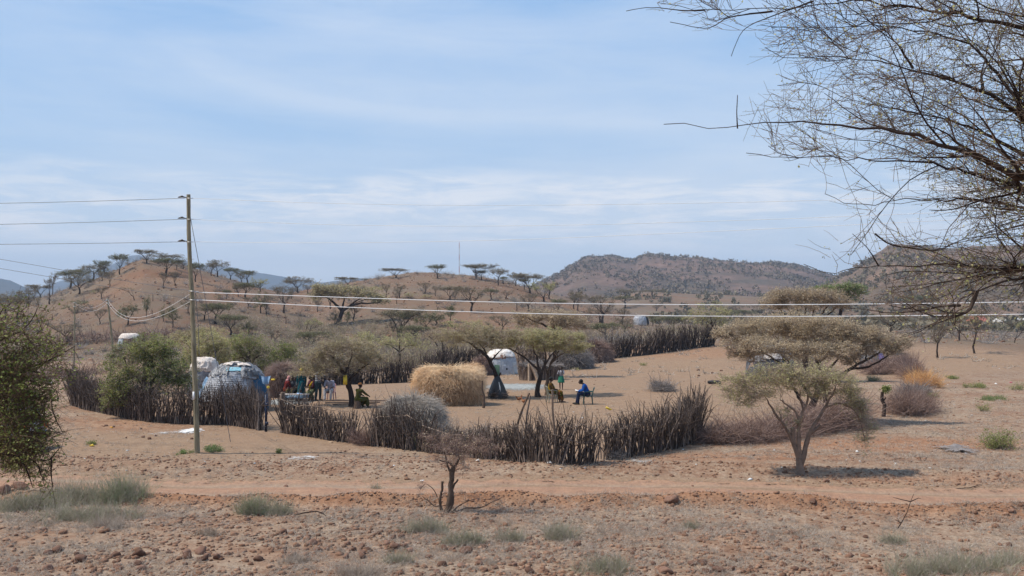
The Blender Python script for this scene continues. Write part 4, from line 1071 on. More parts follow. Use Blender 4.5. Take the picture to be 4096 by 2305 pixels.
# leaning tree by the white hut with its trunk in a net guard
dF = gy(1992, 1592)
limb_tree('leaning_umbrella_acacia', 'leaning tree in front of the white hut whose foot stands in a dark net guard', dF,
    [([(1992, 1592), (1990, 1545), (1984, 1505), (1972, 1470), (1958, 1442), (1945, 1422)], 0.14, 0.09), ([(1945, 1422), (1915, 1400), (1890, 1380), (1850, 1360)], 0.09, 0.03), ([(1962, 1448), (1975, 1430), (1990, 1412), (2010, 1395)], 0.06, 0.02),
     ([(1945, 1422), (1940, 1400), (1915, 1370)], 0.05, 0.02), ([(1990, 1520), (1998, 1505), (2002, 1490)], 0.05, 0.04)],
    [(1860, 1335, 80, 20, 130), (1930, 1345, 80, 22, 130), (2000, 1345, 60, 20, 90), (1800, 1350, 55, 16, 70), (1900, 1310, 70, 12, 60), (2040, 1340, 45, 14, 50), (1960, 1380, 60, 12, 50), (1860, 1375, 60, 10, 40), (1760, 1360, 40, 8, 25)],
    seed=25, rt=0.006, twigs=5, twl=0.28, twr=0.005, leaves=9, leaf=0.036, leafm=M_leaf_olive, bark=M_barkd, split=0.02)
# bare-stemmed tree behind the back fence
dH = 88
limb_tree('vase_shaped_acacia', 'bare-limbed tree with upswept stems behind the back stick fence, left of the white hut', dH,
    [([(1775, 1470), (1778, 1440), (1774, 1405)], 0.16, 0.12), ([(1778, 1440), (1795, 1410), (1820, 1385)], 0.09, 0.03), ([(1774, 1405), (1770, 1375), (1760, 1350)], 0.08, 0.03), ([(1750, 1385), (1735, 1360), (1710, 1340)], 0.05, 0.03)],
    [(1760, 1340, 50, 14, 60), (1810, 1360, 40, 16, 40), (1715, 1335, 40, 12, 40)], seed=26, rt=0.012, twigs=5, twl=0.5, twr=0.009, leaves=3, leaf=0.06, leafm=M_leaf_tan, bark=M_barkd, split=0.03)
# green-topped trees in the left middle distance
def leafy(label, D, foot, clumps, seed, leafm=M_leaf_green, leaves=9, leaf=0.055, twl=0.38, name='leafy_green_tree', n_per=1.0, r=0.12, cat='tree', flat=0.3, group=None, twigs=4, twr=0.006):
    xs_ = np.mean([c[0] for c in clumps]); ym = np.mean([c[1] for c in clumps])
    limbs = [([(foot[0], foot[1]), ((foot[0] + xs_) / 2, (foot[1] + ym) / 2 + 5), (xs_, ym + 20)], r, r * 0.5)]
    for c in clumps[:5]:
        limbs.append(([((foot[0] + xs_) / 2, (foot[1] + ym) / 2 + 5), ((xs_ + c[0]) / 2, (ym + c[1]) / 2 + 10), (c[0], c[1])], r * 0.5, r * 0.15))
    return limb_tree(name, label, D, limbs, clumps, seed=seed, rt=r * 0.05, twigs=twigs, twl=twl, twr=twr, leaves=leaves, leaf=leaf, leafm=leafm, bark=M_barkd, split=r * 0.16, flat=flat, n_per=n_per, cat=cat, group=group, wig=0.14)

leafy('large fresh green leafy tree growing over the left stick fence', 44.5, (600, 1672), [(600, 1440, 90, 60, 200), (520, 1500, 80, 60, 170), (680, 1470, 80, 60, 180), (620, 1530, 110, 50, 170), (720, 1530, 60, 40, 90), (480, 1560, 50, 40, 80), (560, 1400, 60, 30, 80), (640, 1385, 50, 24, 60), (440, 1590, 40, 25, 45), (480, 1450, 40, 40, 50)], 31, leaf=0.055, twl=0.34, r=0.13, n_per=0.85)
leafy('grey-green small-leaved tree behind the left homestead, next to the cream hut', 58, (500, 1560), [(500, 1410, 50, 25, 60), (540, 1390, 50, 24, 60), (470, 1440, 40, 24, 40), (590, 1370, 40, 20, 40)], 32, leafm=M_leaf_dark, leaf=0.06, name='grey_green_tree')
leafy('dark green round tree behind the tarp-covered hut', 62, (1005, 1520), [(1000, 1400, 65, 50, 160), (960, 1380, 40, 30, 60), (1050, 1420, 40, 35, 60), (1000, 1350, 50, 20, 50), (950, 1430, 40, 30, 50), (1020, 1460, 60, 25, 60)], 33, leaf=0.055, r=0.15, n_per=0.8, name='round_green_tree')
leafy('olive tree between the tall pole and the dark green round tree', 64, (850, 1500), [(830, 1400, 70, 50, 150), (890, 1390, 50, 45, 90), (770, 1420, 50, 30, 70), (820, 1355, 60, 25, 60), (880, 1440, 60, 25, 60)], 34, leafm=M_leaf_yel, leaf=0.06, name='olive_tree')
leafy('flat olive crown left above the olive tree, crossed by the tall pole', 82, (760, 1410), [(720, 1345, 60, 16, 70), (790, 1340, 60, 16, 70), (840, 1325, 50, 14, 50), (700, 1370, 40, 12, 30)], 35, leafm=M_leaf_olive, leaf=0.07, name='flat_olive_tree', flat=0.7)
leafy('small green tree right of the dark green round tree, over the grey brush hut', 63, (1140, 1500), [(1140, 1410, 40, 30, 70), (1165, 1440, 35, 25, 45), (1110, 1440, 35, 25, 45)], 36, leaf=0.06, r=0.09, name='small_green_tree')
leafy('pale green low tree behind the umbrella tree with the yellow can', 92, (1600, 1440), [(1600, 1370, 90, 18, 110), (1660, 1380, 60, 14, 50), (1530, 1375, 50, 14, 45), (1600, 1345, 60, 10, 40)], 37, leafm=M_leaf_yel, leaf=0.07, name='low_green_tree', flat=0.7, leaves=6)
leafy('pale bush on the slope above the umbrella tree with the yellow can', 120, (1450, 1370), [(1450, 1345, 35, 14, 40), (1480, 1350, 30, 10, 25)], 38, leafm=M_leaf_yel, leaf=0.1, twl=0.5, name='pale_bush', cat='bush', r=0.08, leaves=6)
leafy('yellow-green tree behind the upper stick fence below the wires', 120, (2860, 1330), [(2840, 1250, 60, 24, 70), (2800, 1270, 50, 18, 45), (2890, 1265, 45, 20, 45), (2840, 1285, 60, 14, 40)], 39, leafm=M_leaf_yel, leaf=0.1, twl=0.6, name='yellow_green_tree', flat=0.5, leaves=7, twr=0.012)
# beige crown C and the green one behind it
limb_tree('umbrella_acacia', 'beige broom-shaped umbrella crown above the right-hand trees, crossed by the wires', 66,
    [([(3220, 1470), (3222, 1400), (3215, 1330)], 0.2, 0.15)] + [([(3215, 1330), (3215 + dx * .45, 1290), (3215 + dx, 1220)], 0.10, 0.03) for dx in (-110, -70, -30, 10, 50, 100, 140)],
    [(3120, 1195, 60, 20, 110), (3190, 1185, 60, 20, 110), (3260, 1190, 60, 20, 110), (3330, 1195, 55, 20, 90), (3100, 1225, 45, 12, 50), (3370, 1215, 35, 14, 40), (3220, 1225, 110, 12, 70), (3180, 1170, 90, 8, 40)],
    seed=41, rt=0.008, twigs=7, twl=0.42, twr=0.009, leaves=6, leaf=0.05, leafm=M_leaf_tan, twigm=M_twig, bark=M_barkd, split=0.03, flat=0.4, up=0.4)
limb_tree('fresh_green_acacia', 'bright green flat crown peeping out behind the beige broom-shaped crown', 92,
    [([(3360, 1330), (3360, 1280), (3365, 1230)], 0.22, 0.15), ([(3365, 1230), (3400, 1190), (3420, 1170)], 0.1, 0.04), ([(3365, 1230), (3330, 1180), (3300, 1160)], 0.1, 0.04)],
    [(3300, 1158, 50, 12, 60), (3360, 1150, 60, 14, 80), (3420, 1162, 40, 16, 70), (3400, 1185, 40, 12, 40)], seed=42, rt=0.012, twigs=4, twl=0.5, twr=0.01, leaves=9, leaf=0.09, leafm=M_leaf_fresh, bark=M_barkd, split=0.03)
# the broad beige canopy B
dBr = 43.5
limb_tree('broad_umbrella_acacia', 'very broad tan umbrella tree on a dark trunk, right of the homestead', dBr,
    [([(3235, 1695), (3240, 1650), (3255, 1600), (3275, 1560)], 0.19, 0.14),
     ([(3275, 1560), (3240, 1520), (3170, 1480), (3110, 1445), (3060, 1415)], 0.11, 0.03, ), ([(3255, 1600), (3210, 1540), (3180, 1500), (3150, 1460), (3130, 1430)], 0.10, 0.03),
     ([(3275, 1560), (3330, 1520), (3400, 1475), (3470, 1440), (3520, 1410)], 0.11, 0.03), ([(3275, 1560), (3300, 1500), (3330, 1460), (3370, 1420)], 0.09, 0.03), ([(3240, 1650), (3200, 1600), (3150, 1500), (3110, 1460)], 0.07, 0.03),
     ([(3275, 1560), (3270, 1500), (3275, 1450), (3280, 1400)], 0.08, 0.03), ([(3400, 1475), (3470, 1470), (3530, 1440), (3580, 1400)], 0.06, 0.02)],
    [(2990, 1320, 75, 34, 170), (3090, 1310, 85, 34, 210, 1.5), (3190, 1310, 90, 36, 220, 1), (3290, 1320, 90, 34, 210), (3390, 1330, 85, 34, 190), (3490, 1345, 75, 28, 150), (3570, 1365, 60, 20, 90), (2950, 1360, 60, 26, 90),
     (3040, 1385, 70, 26, 110, -1.5), (3150, 1400, 60, 24, 100, -1), (3260, 1410, 70, 24, 110, -1), (3360, 1400, 70, 24, 100, -1), (3460, 1400, 70, 22, 90), (3540, 1400, 50, 16, 60), (2900, 1330, 40, 16, 40), (3200, 1275, 150, 10, 80), (3020, 1420, 50, 20, 60), (2960, 1410, 40, 16, 35), (3620, 1370, 30, 12, 25), (3400, 1440, 60, 14, 40)],
    seed=43, rt=0.006, twigs=6, twl=0.30, twr=0.006, leaves=8, leaf=0.038, leafm=M_leaf_tan, twigm=M_twig, bark=M_barkd, split=0.022)
limb_tree('forked_acacia', 'slim forked tree under the right end of the broad tan canopy', 52,
    [([(3300, 1500), (3290, 1480), (3272, 1455), (3262, 1430)], 0.10, 0.07), ([(3272, 1455), (3290, 1440), (3310, 1425)], 0.06, 0.03), ([(3262, 1430), (3240, 1415)], 0.04, 0.02)],
    [(3280, 1400, 50, 16, 60), (3330, 1405, 40, 14, 40)], seed=44, rt=0.008, twigs=4, twl=0.3, twr=0.006, leaves=6, leaf=0.04, leafm=M_leaf_olive, bark=M_barkd, split=0.02)
# front right tree with several pale stems
dR = gy(3198, 1893)
limb_tree('multi_stemmed_acacia', 'nearest whole tree at the right, several pale smooth stems and drooping olive crown', dR,
    [([(3200, 1895), (3200, 1865), (3196, 1835)], 0.125, 0.10), ([(3196, 1835), (3185, 1800), (3165, 1750), (3130, 1690), (3090, 1640), (3070, 1600)], 0.07, 0.02), ([(3196, 1840), (3180, 1790), (3172, 1740), (3170, 1710)], 0.08, 0.06),
     ([(3198, 1810), (3192, 1740), (3196, 1680), (3215, 1640), (3235, 1610), (3230, 1565)], 0.075, 0.025), ([(3196, 1680), (3180, 1640), (3150, 1620), (3120, 1600)], 0.04, 0.015), ([(3215, 1640), (3200, 1600), (3200, 1565)], 0.035, 0.012),
     ([(3205, 1860), (3218, 1800), (3235, 1740), (3265, 1690), (3300, 1630), (3325, 1580), (3340, 1555)], 0.085, 0.025), ([(3235, 1740), (3270, 1715), (3282, 1700)], 0.06, 0.05), ([(3300, 1630), (3360, 1610), (3420, 1640), (3445, 1700), (3460, 1760)], 0.03, 0.012),
     ([(3200, 1835), (3200, 1815), (3196, 1805)], 0.07, 0.055)],
    [(3090, 1510, 80, 34, 140), (3000, 1530, 70, 34, 120), (3180, 1500, 80, 34, 140), (3270, 1510, 75, 30, 120), (3350, 1530, 70, 34, 120), (3410, 1580, 45, 40, 90), (2920, 1550, 45, 30, 70), (3450, 1640, 35, 45, 70), (2960, 1590, 60, 24, 60), (3060, 1580, 60, 24, 60),
     (3230, 1550, 70, 20, 60), (3460, 1760, 40, 30, 26), (3150, 1655, 30, 14, 16), (3175, 1700, 25, 12, 12), (3300, 1575, 60, 20, 50), (3470, 1700, 30, 30, 26)],
    seed=45, n_per=0.62, rt=0.004, twigs=6, twl=0.30, twr=0.0042, leaves=6, leaf=0.028, leafm=M_leaf_yel, twigm=M_twig, bark=M_barkl, split=0.016)
# small half-dead tree in the foreground
dS = gy(1790, 2050)
limb_tree('stunted_thorn_tree', 'small half-dead tree with a gnarled dark trunk standing before the track', dS,
    [([(1788, 2050), (1796, 2010), (1806, 1975), (1800, 1930), (1806, 1890), (1815, 1870)], 0.075, 0.058), ([(1815, 1870), (1800, 1850), (1775, 1845), (1745, 1840)], 0.035, 0.008), ([(1815, 1870), (1835, 1840), (1850, 1815), (1870, 1790)], 0.035, 0.01),
     ([(1806, 1890), (1790, 1870), (1785, 1830), (1775, 1800)], 0.035, 0.008), ([(1765, 2040), (1757, 2000), (1768, 1960), (1770, 1925)], 0.035, 0.03), ([(1808, 1960), (1818, 1935), (1832, 1918)], 0.03, 0.02), ([(1795, 2045), (1815, 2010), (1812, 1970)], 0.03, 0.02),
     ([(1830, 2045), (1870, 2030), (1920, 2033), (1960, 2012), (2020, 1985)], 0.022, 0.006), ([(1810, 2048), (1830, 2025), (1870, 2005), (1900, 1995)], 0.018, 0.006), ([(1762, 2020), (1740, 2030), (1722, 2010), (1690, 1985)], 0.02, 0.008), ([(1750, 1990), (1735, 1955), (1700, 1930), (1680, 1960)], 0.012, 0.006)],
    [(1830, 1830, 55, 35, 110), (1790, 1800, 50, 30, 80), (1870, 1800, 50, 30, 80), (1760, 1780, 60, 24, 70), (1850, 1760, 70, 24, 80), (1920, 1780, 50, 24, 60), (1720, 1750, 45, 12, 35), (1960, 1790, 40, 20, 40), (1750, 1845, 20, 12, 10), (1995, 1995, 30, 10, 14), (1900, 1990, 20, 8, 10), (1690, 1950, 30, 16, 14)],
    seed=46, rt=0.003, twigs=6, twl=0.20, twr=0.003, n_per=0.42, leaves=0.6, leaf=0.025, leafm=M_leaf_tan, twigm=M_brush, bark=M_bark, split=0.012, flat=0.2)

# ================================================================== OVERHANGING TREE (trunk stands outside the picture, right)
def DD(x): return 0.0
OL = [
 [(4700, 900, 1.2), (4450, 250, .8), (4096, 110, .3), (3850, 60, 0), (3600, 20, -.2), (3450, -5, -.3), (3300, 20, -.4), (3100, 45, -.4), (2950, 40, -.4), (2800, 38, -.4), (2700, 30, -.4), (2640, 12, -.4)],
 [(3250, 5, -.3), (3100, 60, -.4), (2978, 108, -.5), (2950, 150, -.5), (2925, 225, -.5)],
 [(3090, 45, -.4), (2915, 66, -.4), (2870, 95, -.5), (2835, 120, -.5), (2760, 105, -.6), (2680, 88, -.6)],
 [(2820, 40, -.4), (2740, 45, -.5), (2620, 28, -.5), (2560, 32, -.6), (2505, 44, -.6)],
 [(4700, 1000, 1.0), (4350, 640, .6), (4096, 480, .2), (3950, 370, 0), (3800, 310, -.2), (3650, 270, -.3), (3500, 230, -.3), (3350, 215, -.4), (3200, 245, -.5), (3100, 230, -.5), (3060, 190, -.5)],
 [(3650, 270, -.3), (3600, 190, -.5), (3540, 120, -.6), (3480, 50, -.6)],
 [(3930, 360, 0), (3925, 290, .2), (3950, 200, .3), (3960, 120, .3)],
 [(4700, 1050, 0), (4300, 800, -.4), (4096, 720, -.6), (3980, 640, -.7), (3850, 600, -.8), (3700, 555, -.9), (3600, 530, -.9), (3450, 500, -1), (3300, 490, -1), (3150, 478, -1.1), (3050, 500, -1.1), (2950, 515, -1.2), (2870, 508, -1.2), (2790, 514, -1.2), (2720, 500, -1.2), (2655, 497, -1.2)],
 [(2950, 514, -1.2), (2945, 460, -1.2), (2950, 380, -1.2)],
 [(4700, 1080, .6), (4300, 860, .3), (4096, 750, 0), (3900, 700, -.2), (3750, 650, -.3), (3600, 640, -.3), (3400, 640, -.4), (3250, 615, -.4), (3150, 640, -.5), (3050, 620, -.5), (2985, 612, -.5)],
 [(4700, 1080, .6), (4400, 920, .3), (4096, 832, 0), (4000, 812, 0), (3900, 800, 0), (3700, 800, 0), (3600, 790, 0), (3450, 822, 0), (3385, 826, 0), (3300, 775, 0)],
 [(4700, 1120, .6), (4400, 1080, .3), (4096, 1070, .2), (3990, 1085, .1), (3880, 1060, 0), (3780, 1055, 0), (3650, 1065, -.1), (3520, 1065, -.1), (3420, 1075, -.2), (3360, 1100, -.2), (3300, 1095, -.2), (3215, 1057, -.3)],
 [(3515, 1065, -.1), (3480, 1000, -.1), (3440, 960, -.1), (3410, 935, -.1)],
 [(4700, 1130, .5), (4300, 1085, .2), (4096, 1108, -.2), (4020, 1122, -.4), (3960, 1150, -.5), (3870, 1168, -.6), (3830, 1222, -.7), (3740, 1300, -.9), (3660, 1335, -.9), (3600, 1350, -1)],
 [(3905, 1165, -.5), (3888, 1240, -.5), (3830, 1262, -.6), (3720, 1305, -.7), (3610, 1342, -.8)],
 [(3840, 1222, -.7), (3760, 1222, -.8), (3680, 1243, -.8), (3560, 1255, -.8), (3470, 1238, -.8), (3375, 1230, -.8)],
 [(4700, 800, 1.4), (4300, 160, 1.2), (4096, 60, 1.0), (3950, 20, .8), (3700, -30, .6)],
 [(4700, 850, 1.5), (4250, 420, 1), (4096, 330, .8), (3950, 210, .7), (3800, 120, .6), (3600, 60, .5)],
 [(4700, 850, .3), (4250, 560, .1), (4096, 440, 0), (3900, 180, .2), (3750, 130, .2), (3500, 100, .2), (3300, 110, 0), (3085, 110, 0)],
 [(4096, 620, .8), (3950, 540, .6), (3800, 480, .5), (3600, 440, .4), (3400, 400, .4), (3250, 330, .3)],
 [(3500, 935, 0), (3560, 985, 0), (3640, 990, 0), (3760, 1010, 0), (3830, 960, 0), (3960, 940, 0), (4096, 910, 0)],
]
OR = [0.075, 0.009, 0.009, 0.008, 0.085, 0.012, 0.018, 0.080, 0.006, 0.055, 0.045, 0.050, 0.008, 0.055, 0.022, 0.012, 0.09, 0.06, 0.045, 0.022, 0.008]
ol = []
for pts, r0 in zip(OL, OR):
    ol.append((pts, r0, 0.0026 if r0 < 0.09 else 0.005))
OC = []
rg = np.random.default_rng(3)
def ocl(cx, cy, rx, ry, n, dy=0.0): OC.append((cx, cy, rx, ry, max(3, int(n * 0.22)), dy))
for cx, cy, rx, ry, n in [(3200, 160, 90, 50, 40), (3350, 130, 100, 60, 75), (3500, 110, 110, 70, 105), (3650, 130, 110, 80, 130), (3800, 130, 110, 90, 150), (3950, 130, 110, 100, 170), (4080, 140, 90, 110, 160),
        (3250, 230, 100, 50, 55), (3400, 260, 110, 60, 85), (3550, 290, 110, 70, 105), (3700, 330, 110, 70, 125), (3850, 370, 110, 80, 135), (4000, 400, 110, 90, 145), (4100, 330, 80, 100, 120),
        (3130, 440, 90, 40, 50), (3250, 410, 100, 55, 70), (3380, 440, 110, 60, 85), (3520, 470, 110, 60, 100), (3680, 500, 110, 65, 115), (3840, 560, 110, 70, 120), (4000, 620, 110, 80, 130), (4100, 560, 80, 80, 90),
        (3200, 610, 90, 35, 40), (3350, 600, 100, 45, 60), (3500, 600, 100, 45, 75), (3650, 650, 110, 50, 85), (3800, 700, 110, 50, 85), (3950, 730, 100, 50, 85), (4080, 800, 70, 50, 60),
        (3550, 760, 80, 30, 30), (3700, 800, 100, 35, 50), (3850, 830, 100, 35, 50), (3980, 860, 80, 30, 30), (3480, 870, 50, 20, 10), (3060, 500, 60, 30, 24), (2900, 60, 90, 35, 14), (2700, 25, 100, 25, 12), (3050, 40, 80, 30, 18),
        (3400, 1020, 60, 45, 14), (3560, 1010, 90, 45, 34), (3700, 1010, 90, 50, 40), (3850, 1010, 90, 60, 48), (4000, 1030, 90, 60, 46), (4080, 1080, 60, 60, 28), (3650, 1110, 90, 40, 32), (3800, 1140, 80, 40, 34), (3950, 1180, 70, 40, 22),
        (3600, 1190, 80, 35, 22), (3760, 1290, 70, 30, 20), (3640, 1320, 50, 25, 14), (3480, 1225, 60, 20, 9), (3320, 1030, 40, 30, 6)]:
    ocl(cx, cy, rx * 1.2, ry, int(n * 0.95), rg.uniform(-0.4, 0.9))
def fork(P0, T0, ang, rng, flat=0.75, side=None):
    """directions that leave the tangents T0 at about `ang` radians, spread mostly sideways"""
    q = rng.normal(0, 1, T0.shape); q[:, 2] = q[:, 2] * flat + 0.12
    q = q - (q * T0).sum(1, keepdims=True) * T0; q /= np.linalg.norm(q, axis=1, keepdims=True) + 1e-9
    a = ang[:, None]; return T0 * np.cos(a) + q * np.sin(a)
def along(P, R, cnt, rng, lo=0.12, hi=0.98):
    """cnt points along every strand of P with tangents and radii"""
    N, K, _ = P.shape; t = rng.uniform(lo, hi, (N, cnt)) * (K - 1); i = np.minimum(t.astype(int), K - 2); f = (t - i)[..., None]; ii = np.arange(N)[:, None]
    a, b_ = P[ii, i], P[ii, i + 1]; T0 = b_ - a; T0 = T0 / (np.linalg.norm(T0, axis=2, keepdims=True) + 1e-9)
    return (a * (1 - f) + b_ * f).reshape(-1, 3), T0.reshape(-1, 3), (R[ii, i] * (1 - f[..., 0]) + R[ii, i + 1] * f[..., 0]).reshape(-1), (t / (K - 1)).reshape(-1)
OYS = [-200, 0, 60, 130, 200, 300, 420, 520, 620, 680, 760, 860, 900, 960, 1050, 1120, 1200, 1350, 1400]
OXS = [2750, 2620, 2720, 3020, 3070, 3130, 3000, 2960, 3000, 3300, 3480, 3650, 3900, 3420, 3230, 3480, 3480, 3620, 4250]
def inside(P, slack=0):
    tip = P[:, -1]; sx, sy = proj(tip[:, 0], tip[:, 1], tip[:, 2]); return sx > np.interp(sy, OYS, OXS) - slack
def over_spray(limbP, tb, cb, rng):
    S, TT, RR = [], [], []
    for P, R, t in limbP:
        L = np.r_[0, np.cumsum(np.linalg.norm(np.diff(P, axis=0), axis=1))]
        n = int(L[-1] * 5.2); s_ = rng.uniform(0.04, 0.97, n) * L[-1]
        X = np.stack([np.interp(s_, L, P[:, j]) for j in range(3)], 1); X2 = np.stack([np.interp(np.minimum(s_ + 0.1, L[-1]), L, P[:, j]) for j in range(3)], 1)
        T0 = X2 - X; T0 /= np.linalg.norm(T0, axis=1, keepdims=True) + 1e-9
        sx, sy = proj(X[:, 0], X[:, 1], X[:, 2]); pr = np.clip((sx - 2450) / 1500, 0.10, 0.9) * np.where((sy > 830) & (sx < 4000), 0.75, 1.0)
        k = (rng.random(n) < pr) & (sx < 4500); S.append(X[k]); TT.append(T0[k]); RR.append(np.interp(s_[k], L, R))
    S = np.concatenate(S); TT = np.concatenate(TT); RR = np.concatenate(RR); N = len(S)
    sx, sy = proj(S[:, 0], S[:, 1], S[:, 2])
    D2 = fork(S, TT, rng.uniform(0.2, 0.75, N), rng, 0.5); D2[:, 2] *= 0.65; L2 = rng.uniform(0.5, 1.5, N) * np.clip((sx - 2500) / 1000, 0.3, 1.0)
    P2, R2 = strands(S, D2, L2, np.clip(RR * 0.55, 0.0035, 0.015), 0.0024, 8, 0.12, -0.01, rng); k = inside(P2); P2, R2, L2 = P2[k], R2[k], L2[k]; add_tubes(tb, P2, R2, 5, rng.random(len(P2)))
    X, T3, R3, _ = along(P2, R2, 7, rng, 0.08, 0.92); n3 = len(X)
    P3, R3_ = strands(X, fork(X, T3, rng.uniform(0.3, 0.95, n3), rng, 0.8), rng.uniform(0.25, 0.75, n3) * np.repeat(np.clip(L2, 0.4, 1.2), 7), np.clip(R3 * 0.6, 0.0022, 0.006), 0.0016, 6, 0.17, -0.01, rng); k = inside(P3, 30); P3, R3_ = P3[k], R3_[k]; add_tubes(cb, P3, R3_, 4, rng.random(len(P3)))
    X, T4, R4, _ = along(P3, R3_, 3, rng, 0.1, 1.0); n4 = len(X)
    P4, R4_ = strands(X, fork(X, T4, rng.uniform(0.4, 1.1, n4), rng, 0.9), rng.uniform(0.10, 0.34, n4), 0.0020, 0.0013, 4, 0.2, 0, rng); k = inside(P4, 60); P4, R4_ = P4[k], R4_[k]; n4 = len(P4); add_tubes(cb, P4, R4_, 3, rng.random(n4))
    k = rng.random(n4) < 0.7; C = P4[k][:, rng.integers(1, 5, 3)].reshape(-1, 3); sx, sy = proj(C[:, 0], C[:, 1], C[:, 2]); kk = rng.random(len(C)) < np.clip(0.5 + 0.4 * (sx > 3700), 0, 1); C = C[kk]
    add_leaves(cb, C + rng.normal(0, 0.006, C.shape), 0.022, mat=1, aspect=0.38)
limb_tree('overhanging_acacia', 'thorny acacia boughs with sparse tiny leaves reaching in from the upper right corner', 8.6, ol, OC, seed=61, depth=1.0, rt=0.0022, grp_n=9, rl=0.0016, spray=over_spray, bark=M_barkd, twigm=m_rnd('thorn_twig', [(0.07, 0.047, 0.034), (0.15, 0.105, 0.078), (0.27, 0.20, 0.15)]),
    leafm=M_leaf_yel, twigs=2, twl=0.30, twr=0.0020, leaves=2, leaf=0.014, flat=0.45, split=0.008, base=False, sides=8, wig=0.07, up=0.12, bend=0.11, dirb=(-0.8, 0, 0.10))
# trunk of the overhanging tree, standing outside the frame
ob = Bulk(); tr_top = at(4700, 900, 9.8); gx, gyy = 6.9, 8.2
tr_top2 = at(4700, 1050, 9.0)
for q in ((4700, 900, 9.8), (4700, 1000, 9.6), (4700, 1050, 8.6), (4700, 1080, 9.2), (4700, 1120, 9.2), (4700, 1130, 9.1), (4700, 800, 10.0), (4700, 850, 10.1), (4700, 850, 8.9)):
    e = at(*q); b0 = np.array([gx + 2.6, gyy + .7, float(H(gx + 2.6, gyy + .7)) - 0.2])
    polytube(ob, resample([b0, b0 + (e - b0) * 0.4 + np.array([0.15, 0, -0.1]), e], 0.3)[0], 0.11, 9, rnd=0.4)
oroot = [o for o in SC.objects if o.name.startswith('overhanging_acacia')][0]
V0 = np.array(oroot.location)
ob.V = [v - V0[None] for v in ob.V]
ob.build('trunk', [M_barkd], oroot)

# ================================================================== LEAFY BUSH AT THE LEFT EDGE
BL = [
 [(-260, 1960, 0), (-200, 1700, 0), (-120, 1450, 0), (-40, 1300, 0), (20, 1220, 0)],
 [(-200, 1700, 0), (-60, 1560, 0), (60, 1480, 0), (130, 1470, 0), (200, 1440, 0), (300, 1385, 0)],
 [(-120, 1450, 0), (0, 1360, 0), (80, 1330, 0), (140, 1270, 0), (150, 1230, 0)],
 [(-220, 1780, 0), (-60, 1720, 0), (60, 1700, 0), (160, 1740, 0), (240, 1730, 0)],
 [(-200, 1800, 0), (-40, 1800, 0), (80, 1830, 0), (150, 1840, 0), (160, 1900, 0), (175, 1920, 0)],
 [(60, 1480, 0), (150, 1540, 0), (210, 1560, 0), (205, 1640, 0), (250, 1730, 0)],
 [(80, 1830, 0), (110, 1880, 0), (130, 1950, 0)], [(150, 1840, 0), (205, 1850, 0), (220, 1800, 0), (240, 1790, 0)], [(205, 1830, 0), (200, 1900, 0), (212, 1950, 0)],
 [(-120, 1500, 0), (20, 1430, 0), (120, 1390, 0), (200, 1370, 0)],
]
bl = [(p, 0.05 if i == 0 else 0.02 if i in (1, 3, 4) else 0.010, 0.0035) for i, p in enumerate(BL)]
BC = []
for cx, cy, rx, ry, n in [(-60, 1300, 90, 50, 50), (40, 1330, 70, 50, 45), (130, 1330, 60, 60, 40), (0, 1420, 90, 50, 90), (100, 1430, 80, 40, 70), (190, 1400, 60, 35, 34), (-40, 1500, 90, 60, 140), (70, 1520, 80, 50, 110), (150, 1530, 60, 50, 56),
        (-40, 1600, 90, 60, 190), (50, 1620, 80, 60, 160), (120, 1610, 60, 50, 80), (-30, 1700, 90, 60, 170), (60, 1720, 80, 60, 120), (140, 1720, 60, 50, 50), (200, 1740, 40, 40, 20), (0, 1800, 90, 50, 120), (90, 1800, 70, 40, 80), (170, 1790, 50, 40, 34),
        (50, 1870, 80, 35, 40), (130, 1870, 60, 40, 26), (180, 1920, 25, 30, 10), (0, 1240, 60, 20, 14), (230, 1500, 40, 40, 8), (250, 1400, 30, 20, 8)]:
    BC.append((cx, cy, rx, ry, n, rg.uniform(-0.5, 0.5)))
limb_tree('leafy_thorn_bush', 'near leafy bush filling the left edge, with dangling thorny twigs', 9.6, bl, BC, seed=71, depth=0.9, rt=0.0028, bark=M_barkd, twigm=m_rnd('bush_twig', [(0.055, 0.038, 0.028), (0.12, 0.08, 0.055), (0.24, 0.16, 0.10)]),
    leafm=M_leaf_green, n_per=0.45, twigs=4, twl=0.26, twr=0.0026, leaves=3, leaf=0.027, flat=0.2, split=0.006, base=True, sides=7, wig=0.16, cat='bush', aspect=0.42, attach=0.3)

# ================================================================== STICK FENCES
def path_world(pts):
    return np.array([ground_at(*p) for p in pts])

